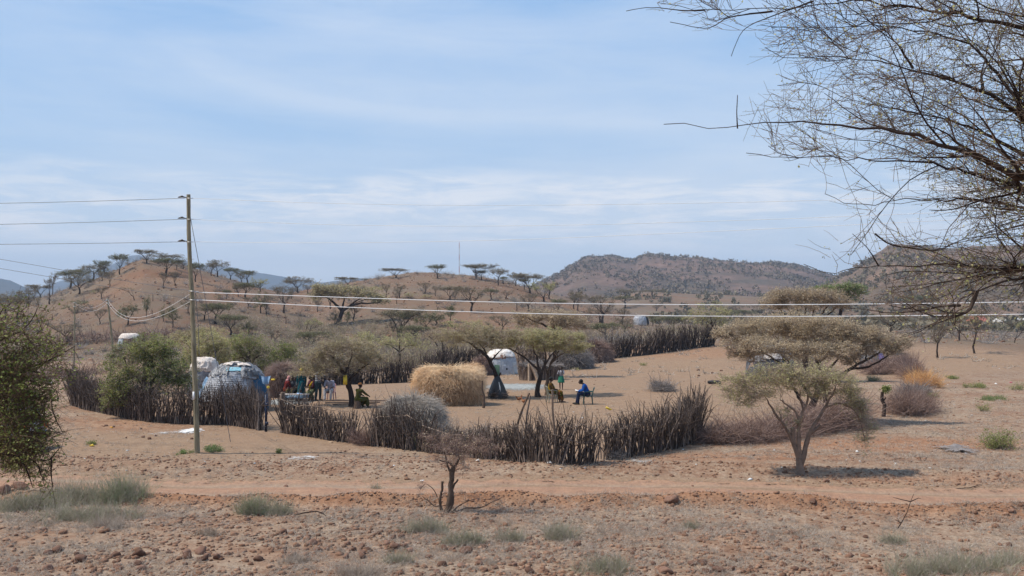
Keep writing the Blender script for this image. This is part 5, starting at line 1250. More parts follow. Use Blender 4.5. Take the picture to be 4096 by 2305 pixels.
def stick_fence(label, pts, hts, per_m=9, layers=2, mat=None, seed=1, r=(0.013, 0.030), tips=0.35, rails=2, lean=0.10, name='stick_fence', railm=None, thick=0.12, tall=0.12, tallh=1.35, railh=(0.45, 0.7), over=1.0):
    """upright sticks set close together along a line on the ground; pts in photograph points, hts in metres at each point"""
    rng = np.random.default_rng(seed)
    W = path_world(pts)
    Lc = np.r_[0, np.cumsum(np.linalg.norm(np.diff(W[:, :2], axis=0), axis=1))]
    hts = [q * (1.27 if r[1] < 0.035 else 1.12) for q in hts]
    n = int(Lc[-1] * per_m * layers * (3.0 if r[1] < 0.035 else 2.2))
    t = np.sort(rng.uniform(0, Lc[-1], n))
    x = np.interp(t, Lc, W[:, 0]); y = np.interp(t, Lc, W[:, 1]); h = np.interp(t, Lc, hts)
    # direction along the fence at every stick
    dx = np.interp(t + 0.3, Lc, W[:, 0]) - np.interp(t - 0.3, Lc, W[:, 0]); dy = np.interp(t + 0.3, Lc, W[:, 1]) - np.interp(t - 0.3, Lc, W[:, 1])
    ln = np.hypot(dx, dy) + 1e-6; nx, ny = -dy / ln, dx / ln
    off = rng.uniform(-1.2, 1.6, n) * thick
    x = x + nx * off; y = y + ny * off
    z = H(x, y) - 0.08
    h = h * (0.86 + 0.16 * fbm(t * 0.7, t * 0, seed, 3) * 2) * rng.uniform(0.66, 1.02, n)
    tl = rng.random(n) < tall; h = np.where(tl, h * rng.uniform(1.05, tallh, n), h)
    lw = lean * 1.6 * fbm(t * 0.55, t * 0 + 7, seed + 1, 2) * 2
    D = np.stack([dx / ln * (lw + rng.normal(0, lean, n)) + nx * rng.normal(0, lean * 0.5, n), dy / ln * (lw + rng.normal(0, lean, n)) + ny * rng.normal(0, lean * .5, n), np.ones(n)], 1)
    D /= np.linalg.norm(D, axis=1, keepdims=True)
    P0 = np.stack([x, y, z], 1)
    R0 = rng.uniform(r[0], r[1], n)
    P, R = strands(P0, D, h, R0, R0 * 0.38, 5, 0.10, 0, rng)
    root = thing(name, label, 'stick fence', W[len(W) // 2])
    o0 = np.array(root.location)
    b = Bulk(); tone = np.clip(rng.beta(1.3, 2.2, n), 0, 1)
    add_tubes(b, P - o0, R, 4, tone)
    # crooked upper branches
    for rep in range(2):
        k = rng.random(n) < min(0.85, tips * 1.35)
        j = rng.integers(2, 5, k.sum())
        B0 = P[k][np.arange(k.sum()), j]
        dd = P[k][np.arange(k.sum()), j] - P[k][np.arange(k.sum()), j - 1]; dd /= np.linalg.norm(dd, axis=1, keepdims=True)
        dd = dd + rng.normal(0, 0.5, dd.shape); dd /= np.linalg.norm(dd, axis=1, keepdims=True)
        P2, R2 = strands(B0, dd, h[k] * rng.uniform(0.2, 0.6, k.sum()), R0[k] * 0.45, R0[k] * 0.14, 3, 0.17, 0, rng)
        add_tubes(b, P2 - o0, R2, 3, tone[k])
    b.build('stakes', [mat or M_stick], root)
    for q in range(rails):
        hh = railh[0] + (railh[1] - railh[0]) * (q / max(1, rails - 1) if rails > 1 else 0.5)
        s = 0.0
        while s < Lc[-1] - 0.8:
            ll = rng.uniform(1.6, 3.4); tt = np.linspace(s, min(s + ll, Lc[-1]), 7)
            if rng.random() < over:
                rx = np.interp(tt, Lc, W[:, 0]) ; ry = np.interp(tt, Lc, W[:, 1]) - thick * 0.75
                rz = H(rx, ry) + np.interp(tt, Lc, hts) * hh + rng.normal(0, 0.035, 7) + np.linspace(-1, 1, 7) * rng.normal(0, 0.07)
                rb = Bulk(); polytube(rb, np.stack([rx, ry, rz], 1) - o0, np.linspace(0.020, 0.010, 7), 5, rnd=rng.uniform(0.6, 1))
                rb.build('rail', [railm or M_stickb], root)
            s += ll * rng.uniform(0.9, 1.5)
    return root

stick_fence('near dark stick fence at the left, curving round in front of the tarp-covered hut', [(296, 1600), (292, 1622), (330, 1634), (440, 1657), (520, 1676), (600, 1688), (780, 1698), (900, 1697), (980, 1708), (1045, 1722)],
    [1.5, 1.55, 1.5, 1.5, 1.45, 1.5, 1.62, 1.78, 1.72, 1.7], per_m=13, layers=2, seed=1, tips=0.55, rails=1, lean=0.09, r=(0.013, 0.028), tall=0.15, tallh=1.3, over=0.5)
stick_fence('near stick fence between the blue gate post and the grey thatched dome', [(1125, 1732), (1180, 1738), (1330, 1763), (1420, 1772)],
    [1.55, 1.35, 1.3, 1.32], per_m=11, layers=2, seed=2, tips=0.5, rails=2, mat=M_stick, tall=0.12, over=0.7)
stick_fence('near stick fence in front of the grey thatched dome', [(1470, 1780), (1600, 1795), (1695, 1807)], [1.4, 1.6, 1.5], per_m=9, layers=2, seed=3, tips=0.7, rails=1, lean=0.17, tall=0.25)
stick_fence('low middle part of the near stick fence, half hidden by thorn brush', [(1690, 1807), (1760, 1814), (1900, 1830), (1960, 1836)], [1.15, 1.0, 1.0, 1.15], per_m=11, layers=2, seed=4, tips=0.4, rails=1, mat=M_stickb, tall=0.08)
stick_fence('near stick fence right of centre ending at the narrow gap', [(1960, 1836), (2040, 1843), (2200, 1853), (2330, 1855), (2378, 1850)], [1.2, 1.3, 1.35, 1.35, 1.15], per_m=12, layers=2, seed=5, tips=0.55, rails=2, mat=M_stick, tall=0.16, lean=0.13, over=0.8)
stick_fence('right-hand end of the near stick fence, tallest at its right corner', [(2412, 1840), (2450, 1836), (2520, 1826), (2620, 1808), (2700, 1793), (2770, 1773), (2800, 1757)], [1.2, 1.25, 1.35, 1.4, 1.45, 1.6, 1.8], per_m=13, layers=2, seed=6, tips=0.55, rails=1, mat=M_stick, tall=0.16, lean=0.14, railh=(0.62, 0.62))
stick_fence('back stick fence of the homestead left of the opening, under the umbrella tree', [(1010, 1520), (1110, 1530), (1158, 1545), (1212, 1546)], [1.6, 1.6, 1.6, 1.5], per_m=6, layers=2, seed=7, tips=0.3, rails=1, mat=M_stickb, r=(0.02, 0.035), over=0.4)
stick_fence('back stick fence of the homestead running from the opening to the straw stack', [(1242, 1546), (1330, 1541), (1450, 1536), (1560, 1533), (1660, 1529)], [1.6, 1.5, 1.5, 1.7, 1.8], per_m=9, layers=2, seed=8, tips=0.5, rails=1, mat=M_stickd, r=(0.02, 0.04), over=0.4)
stick_fence('dark back stick fence between the straw stack and the white hut', [(1700, 1505), (1800, 1490), (1880, 1482), (1935, 1478)], [2.2, 2.4, 2.3, 2.2], per_m=6, layers=2, seed=9, tips=0.6, rails=1, mat=M_stickd, r=(0.025, 0.05), lean=0.14, over=0.3)
stick_fence('grey brush fence behind the white hut and the stick pen', [(2060, 1478), (2120, 1472), (2240, 1462), (2300, 1455)], [2.4, 2.6, 2.3, 2.0], per_m=6, layers=2, seed=10, tips=0.8, rails=0, mat=M_stickb, r=(0.02, 0.045), lean=0.2)
stick_fence('upper stick fence running along the sandy rise, leaning to the left', [(2432, 1435), (2500, 1428), (2600, 1418), (2700, 1404), (2780, 1392), (2860, 1384)], [2.3, 2.3, 2.5, 2.6, 2.7, 2.4], per_m=8, layers=2, seed=11, tips=0.6, rails=1, mat=M_stickd, r=(0.028, 0.05), lean=0.16, tall=0.2, over=0.4)

# ================================================================== BRUSH
def brush_line(label, pts, w, h, n_m, mat, seed, L=0.7, r=0.006, bend=0.25, name='brush_hedge', cat='brush hedge', up=0.35, k=3, kind=None, extra=None):
    rng = np.random.default_rng(seed); W = path_world(pts)
    Lc = np.r_[0, np.cumsum(np.linalg.norm(np.diff(W[:, :2], axis=0), axis=1))]
    n = int(max(Lc[-1], 0.5) * n_m); t = rng.uniform(0, Lc[-1], n)
    u = rng.normal(0, 0.45, n)
    x = np.interp(t, Lc, W[:, 0]) + u * w * 0.35; y = np.interp(t, Lc, W[:, 1]) + rng.normal(0, 0.45, n) * w * 0.6
    hh = h * np.clip(0.7 + 1.6 * fbm(t * 0.6, t * 0, seed, 3), 0.25, 1.3) * np.exp(-(u * 0.9) ** 2)
    z = H(x, y) + rng.random(n) * hh * 0.75
    D = rng.normal(0, 1, (n, 3)); D[:, 2] = np.abs(D[:, 2]) * up + 0.05; D /= np.linalg.norm(D, axis=1, keepdims=True)
    P, R = strands(np.stack([x, y, z], 1), D, L * rng.uniform(0.4, 1.3, n), r, r * 0.4, k, bend, 0.02, rng)
    q = rng.random(n) < 0.04
    if q.any():
        P2, R2 = strands(np.stack([x, y, z], 1)[q], D[q] + np.array([0, 0, 0.5]), L * rng.uniform(1.2, 2.2, q.sum()), r * 1.8, r * 0.5, k, bend * 0.6, 0, rng); P = np.concatenate([P, P2]); R = np.concatenate([R, R2])
    b = Bulk(); o0 = W[len(W) // 2]
    P[..., 2] = np.maximum(P[..., 2], H(P[..., 0], P[..., 1]) + 0.004)
    add_tubes(b, P - o0, R, 3, rng.random(len(P)))
    if extra:
        m_, cnt, sz = extra
        i = rng.integers(0, n, cnt); add_leaves(b, P[i, rng.integers(1, k + 1, cnt)] - o0 + rng.normal(0, 0.03, (cnt, 3)), sz, mat=1)
        o = b.build(name, [mat, m_], None, loc=None)
    else:
        o = b.build(name, [mat])
    o.location = [float(c) for c in o0]
    return tag(o, label, cat, None, kind)

brush_line('reddish dead thorn brush piled right of the near stick fence', [(2800, 1765), (2860, 1770), (2960, 1768), (3040, 1765)], 1.5, 1.25, 1100, M_brush, 101, L=0.75, r=0.006)
brush_line('dark thorn brush piled behind the multi-stemmed tree', [(3040, 1762), (3140, 1745), (3260, 1725), (3360, 1712), (3440, 1705)], 1.8, 1.2, 900, M_brush, 102, L=0.8, r=0.007)
brush_line('mound of red-brown cut thorn branches right of the stump post', [(3600, 1660), (3640, 1655), (3690, 1640)], 1.9, 1.25, 1500, M_brush, 103, L=0.8, r=0.006, up=0.8)
brush_line('grey dead branches heaped behind the red-brown mound', [(3620, 1600), (3690, 1580)], 1.0, 0.6, 900, M_brushg, 104, L=0.6, r=0.007)
brush_line('orange-brown dry straw lying on the slope at the right', [(3660, 1530), (3700, 1545), (3745, 1550)], 1.2, 0.7, 1500, M_orange, 105, L=0.6, r=0.005, name='straw_heap', cat='straw heap')
brush_line('rust-coloured dead brush standing left above the orange straw', [(3600, 1480), (3630, 1500), (3655, 1520)], 1.2, 0.8, 900, M_brush, 106, L=0.9, r=0.009, up=1.2)
brush_line('twiggy reddish brush stuffed into the near fence left of the grey dome', [(1415, 1772), (1450, 1778), (1485, 1782)], 0.35, 1.1, 1000, M_brush, 107, L=0.45, r=0.006, up=0.9, name='brush_bundle', cat='brush')
brush_line('pale grey thorn brush heaped over the low middle part of the near fence', [(1740, 1800), (1800, 1808), (1880, 1818), (1960, 1826)], 0.8, 1.15, 1000, M_brushg, 108, L=0.5, r=0.005, up=0.5, extra=(M_leaf_tan, 1800, 0.03))
brush_line('small green shrub growing at the foot of the near fence by the grey dome', [(1640, 1790), (1670, 1794)], 0.5, 0.5, 500, M_twig, 109, L=0.35, r=0.004, up=0.8, name='green_shrub', cat='shrub', extra=(M_leaf_fresh, 900, 0.035))
brush_line('small grey brush heap alone on the bare yard, left of the tyre', [(2620, 1563), (2650, 1564), (2678, 1563)], 1.2, 0.65, 1100, M_brushg, 110, L=0.55, r=0.008, up=0.4, name='brush_heap', cat='brush heap')
brush_line('small tangle of brush at the gap in the near fence', [(2440, 1838), (2480, 1838)], 0.4, 0.35, 500, M_brushg, 111, L=0.35, r=0.005, name='brush_tangle', cat='brush')
brush_line('low scraggly thorn hedge crossing the plain behind the cream hut', [(190, 1385), (300, 1372), (420, 1362), (560, 1356), (700, 1350), (800, 1345)], 3.0, 1.4, 50, M_brush, 112, L=1.3, r=0.03, up=0.9)
brush_line('brown brush at the left behind the near stick fence', [(60, 1530), (160, 1515), (280, 1500), (420, 1495)], 2.0, 0.7, 130, M_brush, 113, L=0.8, r=0.012, up=0.7)
brush_line('grey brush between the round green tree and the back fence', [(1020, 1505), (1080, 1500), (1160, 1490)], 1.6, 1.3, 300, M_brushg, 114, L=0.9, r=0.012, up=0.8)
brush_line('grey-green dry bushes on the valley floor behind the back fence', [(1160, 1450), (1300, 1445), (1450, 1450), (1700, 1440)], 3.5, 1.0, 90, M_brushg, 115, L=0.9, r=0.02, up=0.7, extra=(M_leaf_tan, 2500, 0.08))
brush_line('dark brush beside the broad umbrella tree right edge', [(3480, 1500), (3540, 1490), (3590, 1480)], 2.2, 1.0, 400, M_brush, 116, L=0.8, r=0.012, up=0.8, name='brush_hedge')
brush_line('dry brown brush right of the upper stick fence, behind the rise', [(2340, 1400), (2440, 1385), (2600, 1370)], 3.5, 1.2, 110, M_brushg, 117, L=1.1, r=0.02, up=0.7, extra=(M_leaf_tan, 2500, 0.09))

def brush_dome(label, foot, wpx, hpx, mat, n, seed, shell=(0.08, 0.065, 0.055), boxy=1.0, L=0.45, r=0.005, name='brush_dome', cat='brush shelter', D=None, hole=None, depth=0.9, down=0.9, out=0.12, hgt=None, two=None, parts=('frame', 'thatch'), rough=1.4):
    rng = np.random.default_rng(seed)
    g = ground_at(*foot); D = g[1]
    rx = wpx / 8 / F * D; ry = rx * depth; h = hpx / 4 / F * D if hgt is None else hgt
    c = np.array([g[0], g[1] + ry * 0.9, 0]); c[2] = float(H(c[0], c[1])) - 0.05
    root = thing(name, label, cat, c)
    def surf(az, t):
        pr = np.cos(t * math.pi / 2) ** (0.55 / boxy); pz = np.sin(t * math.pi / 2) ** (0.85)
        s, q = np.sin(az), -np.cos(az)
        e = 1.0 if boxy == 1 else 0.8
        s_ = np.sign(s) * np.abs(s) ** e; q_ = np.sign(q) * np.abs(q) ** e
        return np.stack([s_ * rx * pr, q_ * ry * pr, h * pz], -1)
    A, T_ = np.meshgrid(np.linspace(-math.pi, math.pi, 40), np.linspace(0, 1, 14))
    V = surf(A, T_) * np.array([0.93, 0.93, 0.95]); wob = 1 + 0.10 * rough * fbm(np.sin(A) * 2 + seed, np.cos(A) * 2 + T_ * 3, seed, 3)[..., None]
    V = (V * wob).reshape(-1, 3); i = np.arange(40 * 14).reshape(14, 40)
    Q = np.stack([i[:-1, :-1], i[:-1, 1:], i[1:, 1:], i[1:, :-1]], -1).reshape(-1, 4)
    sh = Bulk(); sh.add(V, Q); sh.build(parts[0], m_plain('shelter_inside', shell, nz=12), root)
    az = rng.uniform(-math.pi, math.pi, n); t = rng.random(n) ** 1.15
    P0 = surf(az, t) * (1 + 0.10 * rough * fbm(np.sin(az) * 2 + seed, np.cos(az) * 2 + t * 3, seed, 3)[:, None])
    if hole:
        ha, hw, hh = hole; keep = ~((np.abs(az - ha) < hw) & (t < hh)); P0, az, t = P0[keep], az[keep], t[keep]
    nrm = P0 / np.array([rx, ry, h]) ; nrm /= np.linalg.norm(nrm, axis=1, keepdims=True) + 1e-6
    tang = np.stack([-nrm[:, 1], nrm[:, 0], np.zeros(len(nrm))], 1)
    dn = np.cross(nrm, tang); dn = dn * np.sign(-dn[:, 2:3] + 1e-6)
    D_ = dn * down + tang * rng.normal(0, 0.75, (len(nrm), 1)) + nrm * (out + np.abs(rng.normal(0, out, (len(nrm), 1)))); D_ /= np.linalg.norm(D_, axis=1, keepdims=True)
    P, R = strands(P0 + nrm * 0.02, D_, L * rng.uniform(0.4, 1.3, len(P0)), r, r * 0.5, 3, 0.22, 0.03, rng)
    P[..., 2] = np.maximum(P[..., 2], 0.03)
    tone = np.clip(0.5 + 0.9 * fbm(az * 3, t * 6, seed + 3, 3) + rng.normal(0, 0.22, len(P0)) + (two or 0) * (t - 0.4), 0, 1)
    b = Bulk(); add_tubes(b, P, R, 3, tone); b.build(parts[1], mat, root)
    if hole:
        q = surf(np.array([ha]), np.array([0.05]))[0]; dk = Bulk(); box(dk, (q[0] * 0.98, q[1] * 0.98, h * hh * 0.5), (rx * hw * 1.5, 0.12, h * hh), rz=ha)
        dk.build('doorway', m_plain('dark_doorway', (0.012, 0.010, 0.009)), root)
    return root

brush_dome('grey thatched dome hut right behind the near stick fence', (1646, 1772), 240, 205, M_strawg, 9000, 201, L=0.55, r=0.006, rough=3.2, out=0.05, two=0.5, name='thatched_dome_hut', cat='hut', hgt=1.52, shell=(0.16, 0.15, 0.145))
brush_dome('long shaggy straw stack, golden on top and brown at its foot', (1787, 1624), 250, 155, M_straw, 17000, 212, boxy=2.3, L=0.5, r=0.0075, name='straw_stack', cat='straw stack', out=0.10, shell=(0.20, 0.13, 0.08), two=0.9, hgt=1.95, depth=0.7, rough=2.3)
brush_dome('small pile of straw behind the big straw stack', (1885, 1513), 90, 48, M_straw, 3000, 203, L=0.5, r=0.01, name='straw_pile', cat='straw pile', shell=(0.2, 0.12, 0.07))
brush_dome('grey brush dome left of the two at the back, behind the standing child', (2290, 1478), 150, 72, M_brushg, 5000, 204, L=0.8, r=0.012, out=0.2)
brush_dome('brown brush dome beside the start of the upper stick fence', (2385, 1452), 115, 68, M_brush, 4500, 205, L=0.8, r=0.013, out=0.2)
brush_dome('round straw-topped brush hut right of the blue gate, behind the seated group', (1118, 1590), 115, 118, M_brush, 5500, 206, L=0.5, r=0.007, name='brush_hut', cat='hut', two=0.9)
brush_dome('tuft of golden straw on the roof line of the brush hut by the gate', (1125, 1500), 60, 28, M_straw, 1200, 207, L=0.4, r=0.008, name='straw_tuft', cat='straw')
brush_dome('grey-topped brush hut behind the blue cloth, left of the straw-topped one', (1035, 1530), 100, 60, M_brushg, 3500, 208, L=0.5, r=0.009, name='brush_hut', cat='hut')
brush_dome('dark brush shelter between the straw pile and the white hut', (1928, 1502), 60, 62, M_brush, 2500, 209, L=0.5, r=0.01, name='brush_shelter')

# stick pen with pale planks
def stick_pen():
    rng = np.random.default_rng(77)
    g = ground_at(2160, 1521); D = g[1]; rx = 80 / 4 / F * D; ry = rx * 0.8
    c = np.array([g[0], g[1] + ry, 0]); c[2] = float(H(c[0], c[1]))
    root = thing('stick_pen', 'round pen of upright sticks with pale planks, behind the twin trees', 'pen', c)
    n = 420; az = rng.uniform(-math.pi, math.pi, n)
    P0 = np.stack([np.sin(az) * rx, -np.cos(az) * ry, np.full(n, -0.05)], 1)
    P, R = strands(P0, np.stack([rng.normal(0, .05, n), rng.normal(0, .05, n), np.ones(n)], 1), 1.15 * rng.uniform(0.75, 1.1, n), 0.035, 0.02, 3, 0.05, 0, rng)
    b = Bulk(); add_tubes(b, P, R, 4, rng.beta(1.5, 2, n)); b.build('stakes', M_stickb, root)
    ins = Bulk(); A = np.linspace(-math.pi, math.pi, 30)
    for a0, a1 in zip(A[:-1], A[1:]):
        ins.add([(math.sin(a) * rx * .9, -math.cos(a) * ry * .9, z_) for a, z_ in ((a0, 0), (a1, 0), (a1, 0.9), (a0, 0.9))], [(0, 1, 2, 3)])
    ins.build('lining', m_plain('brown_lining', (0.09, 0.06, 0.045)), root)
    roof = Bulk(); az = rng.uniform(-math.pi, math.pi, 900); rr = np.sqrt(rng.random(900))
    P0 = np.stack([np.sin(az) * rx * rr, -np.cos(az) * ry * rr, np.full(900, 1.05) + 0.2 * (1 - rr)], 1)
    Dd = rng.normal(0, 1, (900, 3)); Dd[:, 2] *= 0.15; Dd /= np.linalg.norm(Dd, axis=1, keepdims=True)
    P, R = strands(P0, Dd, 0.7, 0.014, 0.008, 3, 0.15, 0, rng); add_tubes(roof, P, R, 3); roof.build('brush_roof', M_brushg, root)
    wood = m_plain('pale_plank', (0.50, 0.37, 0.26), nz=9)
    for x0, x1, w_ in ((-0.55, -0.55, 0.09), (-0.48, -0.10, 0.15), (-0.2, -0.18, 0.07)):
        pb = Bulk(); polytube(pb, [(x0 * rx, -ry - 0.10, 1.25), (x0 * .4 * rx + x1 * .6 * rx, -ry - 0.14, 0.6), (x1 * rx, -ry - 0.2, 0)], w_, 4)
        pb.build('plank', wood, root)
stick_pen()

# ================================================================== HUTS
def dome_patch(b, rx, ry, h, az0, az1, t0, t1, off=0.03, amp=0.03, nu=26, nv=12, mat=0, rnd=0.5, corr=0, corrv=0, seed=0, rag=0.0, pw=0.6, pz_=0.85):
    A, T_ = np.meshgrid(np.linspace(az0, az1, nu), np.linspace(t0, t1, nv))
    if rag:
        edge = rag * fbm(A * 7 + seed, A * 0 + 3.3, seed, 3) * 2
        T_ = T_ + edge * (1 - (T_ - t0) / (t1 - t0 + 1e-6))
    T_ = np.clip(T_, 0, 1)
    pr = np.cos(T_ * math.pi / 2) ** pw; pz = np.sin(T_ * math.pi / 2) ** pz_
    o = off + amp * fbm(A * 6 + seed * 3.1, T_ * 9 + seed, seed, 4) * 2
    if corr: o = o + 0.018 * np.sin(A * corr)
    if corrv: o = o + 0.018 * np.sin(T_ * corrv)
    V = np.stack([np.sin(A) * (rx * pr + o), -np.cos(A) * (ry * pr + o), h * pz + o * 0.8 + 0.0], -1).reshape(-1, 3)
    i = np.arange(nu * nv).reshape(nv, nu)
    Q = np.stack([i[:-1, :-1], i[:-1, 1:], i[1:, 1:], i[1:, :-1]], -1).reshape(-1, 4)
    b.add(V, Q, rnd=rnd, mat=mat)

def m_tarp(name, cols, rough=0.6, spec=0.2, nz=5, coat=0.0):
    m, nt, p = mat_new(name); g = N_(nt, 'ShaderNodeTexCoord')
    f = noise(nt, g.outputs['Object'], nz, 6, 0.65, 0.6); f2 = noise(nt, g.outputs['Object'], nz * 0.5, 3, 0.5)
    c = ramp(nt, f, [(0.3 + 0.4 * i / max(1, len(cols) - 1), q) for i, q in enumerate(cols)])
    nt.links.new(c, p.inputs['Base Color']); p.inputs['Roughness'].default_value = rough; p.inputs['Specular IOR Level'].default_value = spec
    p.inputs['Coat Weight'].default_value = coat
    bump(nt, p, noise(nt, g.outputs['Object'], nz * 2.2, 5, 0.6, 1.5), 0.8, 0.05)
    return m
M_tw = m_tarp('white_sheet', [(0.42, 0.33, 0.27), (0.72, 0.66, 0.60), (0.86, 0.84, 0.82)], nz=3)
M_tc = m_tarp('cream_cardboard', [(0.42, 0.33, 0.28), (0.66, 0.57, 0.50), (0.76, 0.69, 0.62)], rough=0.85)
M_tg = m_tarp('grey_plastic_sheet', [(0.07, 0.07, 0.08), (0.19, 0.19, 0.20), (0.38, 0.38, 0.39)], rough=0.4, spec=0.5)
M_tk = m_tarp('black_plastic_sheet', [(0.02, 0.02, 0.022), (0.06, 0.06, 0.065), (0.22, 0.22, 0.23)], rough=0.35, spec=0.5)
M_met = m_tarp('galvanised_sheet', [(0.26, 0.28, 0.31), (0.38, 0.41, 0.45), (0.50, 0.53, 0.57)], rough=0.45, spec=0.5)
M_slat = m_tarp('silver_slats', [(0.14, 0.15, 0.17), (0.32, 0.33, 0.36), (0.52, 0.52, 0.55)], rough=0.4, spec=0.6)
M_cyan = m_tarp('pale_blue_sheet', [(0.20, 0.42, 0.50), (0.32, 0.60, 0.68)], rough=0.5)
M_blue = m_tarp('deep_blue_panel', [(0.008, 0.045, 0.10), (0.015, 0.09, 0.17)], rough=0.5)
M_lblue = m_tarp('light_blue_cloth', [(0.12, 0.22, 0.36), (0.30, 0.44, 0.60)], rough=0.8)
M_rust = m_tarp('rusty_sheet', [(0.10, 0.055, 0.04), (0.22, 0.12, 0.085), (0.32, 0.20, 0.15)], rough=0.85)
M_green = m_tarp('green_panel', [(0.06, 0.12, 0.08), (0.14, 0.24, 0.16)], rough=0.6)
M_sack = m_tarp('brown_sacking', [(0.22, 0.15, 0.11), (0.38, 0.27, 0.20)], rough=0.95)
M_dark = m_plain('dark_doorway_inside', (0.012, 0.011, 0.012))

def hut(label, foot, wpx, hgt, seed, patches, depth=0.9, shellm=None, pw=0.6, group=None):
    """dome of bent poles covered with sheets: patches = (part name, material, az0, az1 (deg), t0, t1, offset, amp, ragged, corr, corrv)"""
    g = ground_at(*foot); D = g[1]; rx = wpx / 8 / F * D; ry = rx * depth
    c = np.array([g[0], g[1] + ry, 0]); c[2] = float(H(c[0], c[1])) - 0.05
    root = thing('dome_hut', label, 'hut', c, 0, group)
    b = Bulk(); dome_patch(b, rx, ry, hgt, -math.pi, math.pi, 0, 1, 0, 0.02, 48, 16, seed=seed, pw=pw); b.build('dome', shellm or M_sack, root, smooth=True)
    for i, pt in enumerate(patches):
        nm, m_, a0, a1, t0, t1, off, amp, rag = pt[:9]; corr = pt[9] if len(pt) > 9 else 0; cv = pt[10] if len(pt) > 10 else 0
        b = Bulk(); dome_patch(b, rx, ry, hgt, math.radians(a0), math.radians(a1), t0, t1, off, amp, 90 if corr else 48, 60 if cv else 18, seed=seed * 7 + i, rag=rag, corr=corr, corrv=cv, pw=pw)
        o = b.build(nm, m_, root, smooth=True)
        if t1 < 0.98 or True:
            s = o.modifiers.new('thick', 'SOLIDIFY'); s.thickness = 0.012
    return root, c, rx, ry

hut('white-roofed dome hut with grey sheet-metal walls behind the leaning tree', (2003, 1500), 132, 2.05, 11,
    [('metal_wall', M_met, -35, 95, 0.0, 0.50, 0.03, 0.005, 0, 70), ('side_wall', M_tg, -100, -62, 0.0, 0.5, 0.03, 0.05, 0.02), ('entrance', M_rust, -62, -38, 0.0, 0.45, 0.04, 0.02, 0),
     ('lower_panel', M_met, 5, 38, 0.0, 0.22, 0.07, 0.004, 0, 0), ('window_flap', M_dark, 18, 23, 0.09, 0.14, 0.09, 0.0, 0), ('white_panel', m_tarp('pale_grey_panel', [(0.42, 0.45, 0.46), (0.52, 0.55, 0.56)]), 48, 78, 0.0, 0.3, 0.06, 0.004, 0),
     ('green_panel', M_green, -22, -4, 0.0, 0.22, 0.08, 0.01, 0), ('sacking', M_rust, -30, 20, 0.40, 0.56, 0.08, 0.05, 0.06), ('roof_sheet', M_tw, -180, 180, 0.46, 1.0, 0.09, 0.06, 0.08)], pw=0.6)
hut('big dome hut of grey plastic, silver slats and a blue panel behind the left fence', (908, 1652), 290, 2.3, 12,
    [('slatted_wall', M_slat, -55, 34, 0.10, 0.62, 0.04, 0.02, 0, 0, 190), ('wall_sheet', M_tg, 34, 50, 0.0, 0.5, 0.04, 0.03, 0.02), ('blue_panel', M_blue, 46, 74, 0.0, 0.55, 0.07, 0.01, 0), ('blue_strip', M_cyan, -15, 32, 0.60, 0.70, 0.07, 0.02, 0.01),
     ('left_sheet', M_lblue, -80, -55, 0.15, 0.45, 0.06, 0.08, 0.04), ('roof_sheet', M_tg, -180, 180, 0.55, 1.0, 0.05, 0.10, 0.12), ('right_roof_sheet', M_tg, 25, 110, 0.44, 0.85, 0.08, 0.08, 0.10), ('left_roof_sheet', M_tg, -70, -5, 0.48, 0.8, 0.08, 0.08, 0.12), ('black_flap', M_tk, 35, 62, 0.46, 0.62, 0.15, 0.08, 0.05),
     ('cardboard', M_tc, -60, 0, 0.76, 0.88, 0.11, 0.05, 0.04), ('cardboard', M_tc, 20, 80, 0.72, 0.84, 0.12, 0.05, 0.05), ('cardboard', M_tc, -20, 40, 0.86, 0.95, 0.14, 0.05, 0.02)], depth=0.85, pw=1.0)
hut('cream-roofed dome hut just left of the tall pole, behind the green tree', (800, 1610), 130, 2.35, 13,
    [('roof_sheet', M_tc, -180, 180, 0.45, 1.0, 0.06, 0.06, 0.06), ('wall_sheet', M_tg, -90, 90, 0.0, 0.5, 0.03, 0.05, 0.02), ('cardboard', M_tc, -30, 40, 0.5, 0.7, 0.1, 0.06, 0.04)], pw=0.5)
hut('dark dome hut of grey and black plastic under the broad umbrella tree', (3100, 1508), 190, 2.3, 14,
    [('roof_sheet', M_met, -10, 75, 0.55, 0.95, 0.08, 0.03, 0.04), ('black_sheet', M_tk, -180, 180, 0.0, 0.62, 0.03, 0.06, 0.0), ('grey_sheet', M_tg, -90, -20, 0.3, 0.85, 0.07, 0.06, 0.04), ('white_sheet', M_tw, -25, 28, 0.36, 0.52, 0.10, 0.06, 0.03),
     ('white_scrap', M_tw, 40, 55, 0.30, 0.40, 0.12, 0.05, 0.02), ('dark_sheet', M_tk, 30, 100, 0.0, 0.5, 0.08, 0.05, 0.02), ('roof_top', M_tg, -180, 180, 0.85, 1.0, 0.10, 0.05, 0.03)], pw=0.5)
hut('small cream-topped hut with a brown wall, left behind the service pole', (503, 1408), 92, 2.2, 15,
    [('roof_sheet', M_tc, -180, 180, 0.45, 1.0, 0.06, 0.06, 0.06), ('left_wall', M_met, -85, -15, 0.0, 0.48, 0.03, 0.03, 0), ('front_wall', M_rust, -10, 45, 0.0, 0.45, 0.04, 0.02, 0), ('right_wall', M_tw, 50, 80, 0.0, 0.45, 0.04, 0.02, 0)], pw=0.4)
hut('small silvery white hut with a dark opening, far off just below the lower wire', (2567, 1303), 64, 2.3, 16,
    [('cover', M_slat, -95, 40, 0.0, 0.9, 0.05, 0.08, 0.0), ('roof_sheet', M_tw, -180, 180, 0.75, 1.0, 0.12, 0.08, 0.04), ('doorway', M_dark, 42, 72, 0.0, 0.62, 0.1, 0.02, 0.0)], pw=0.42)
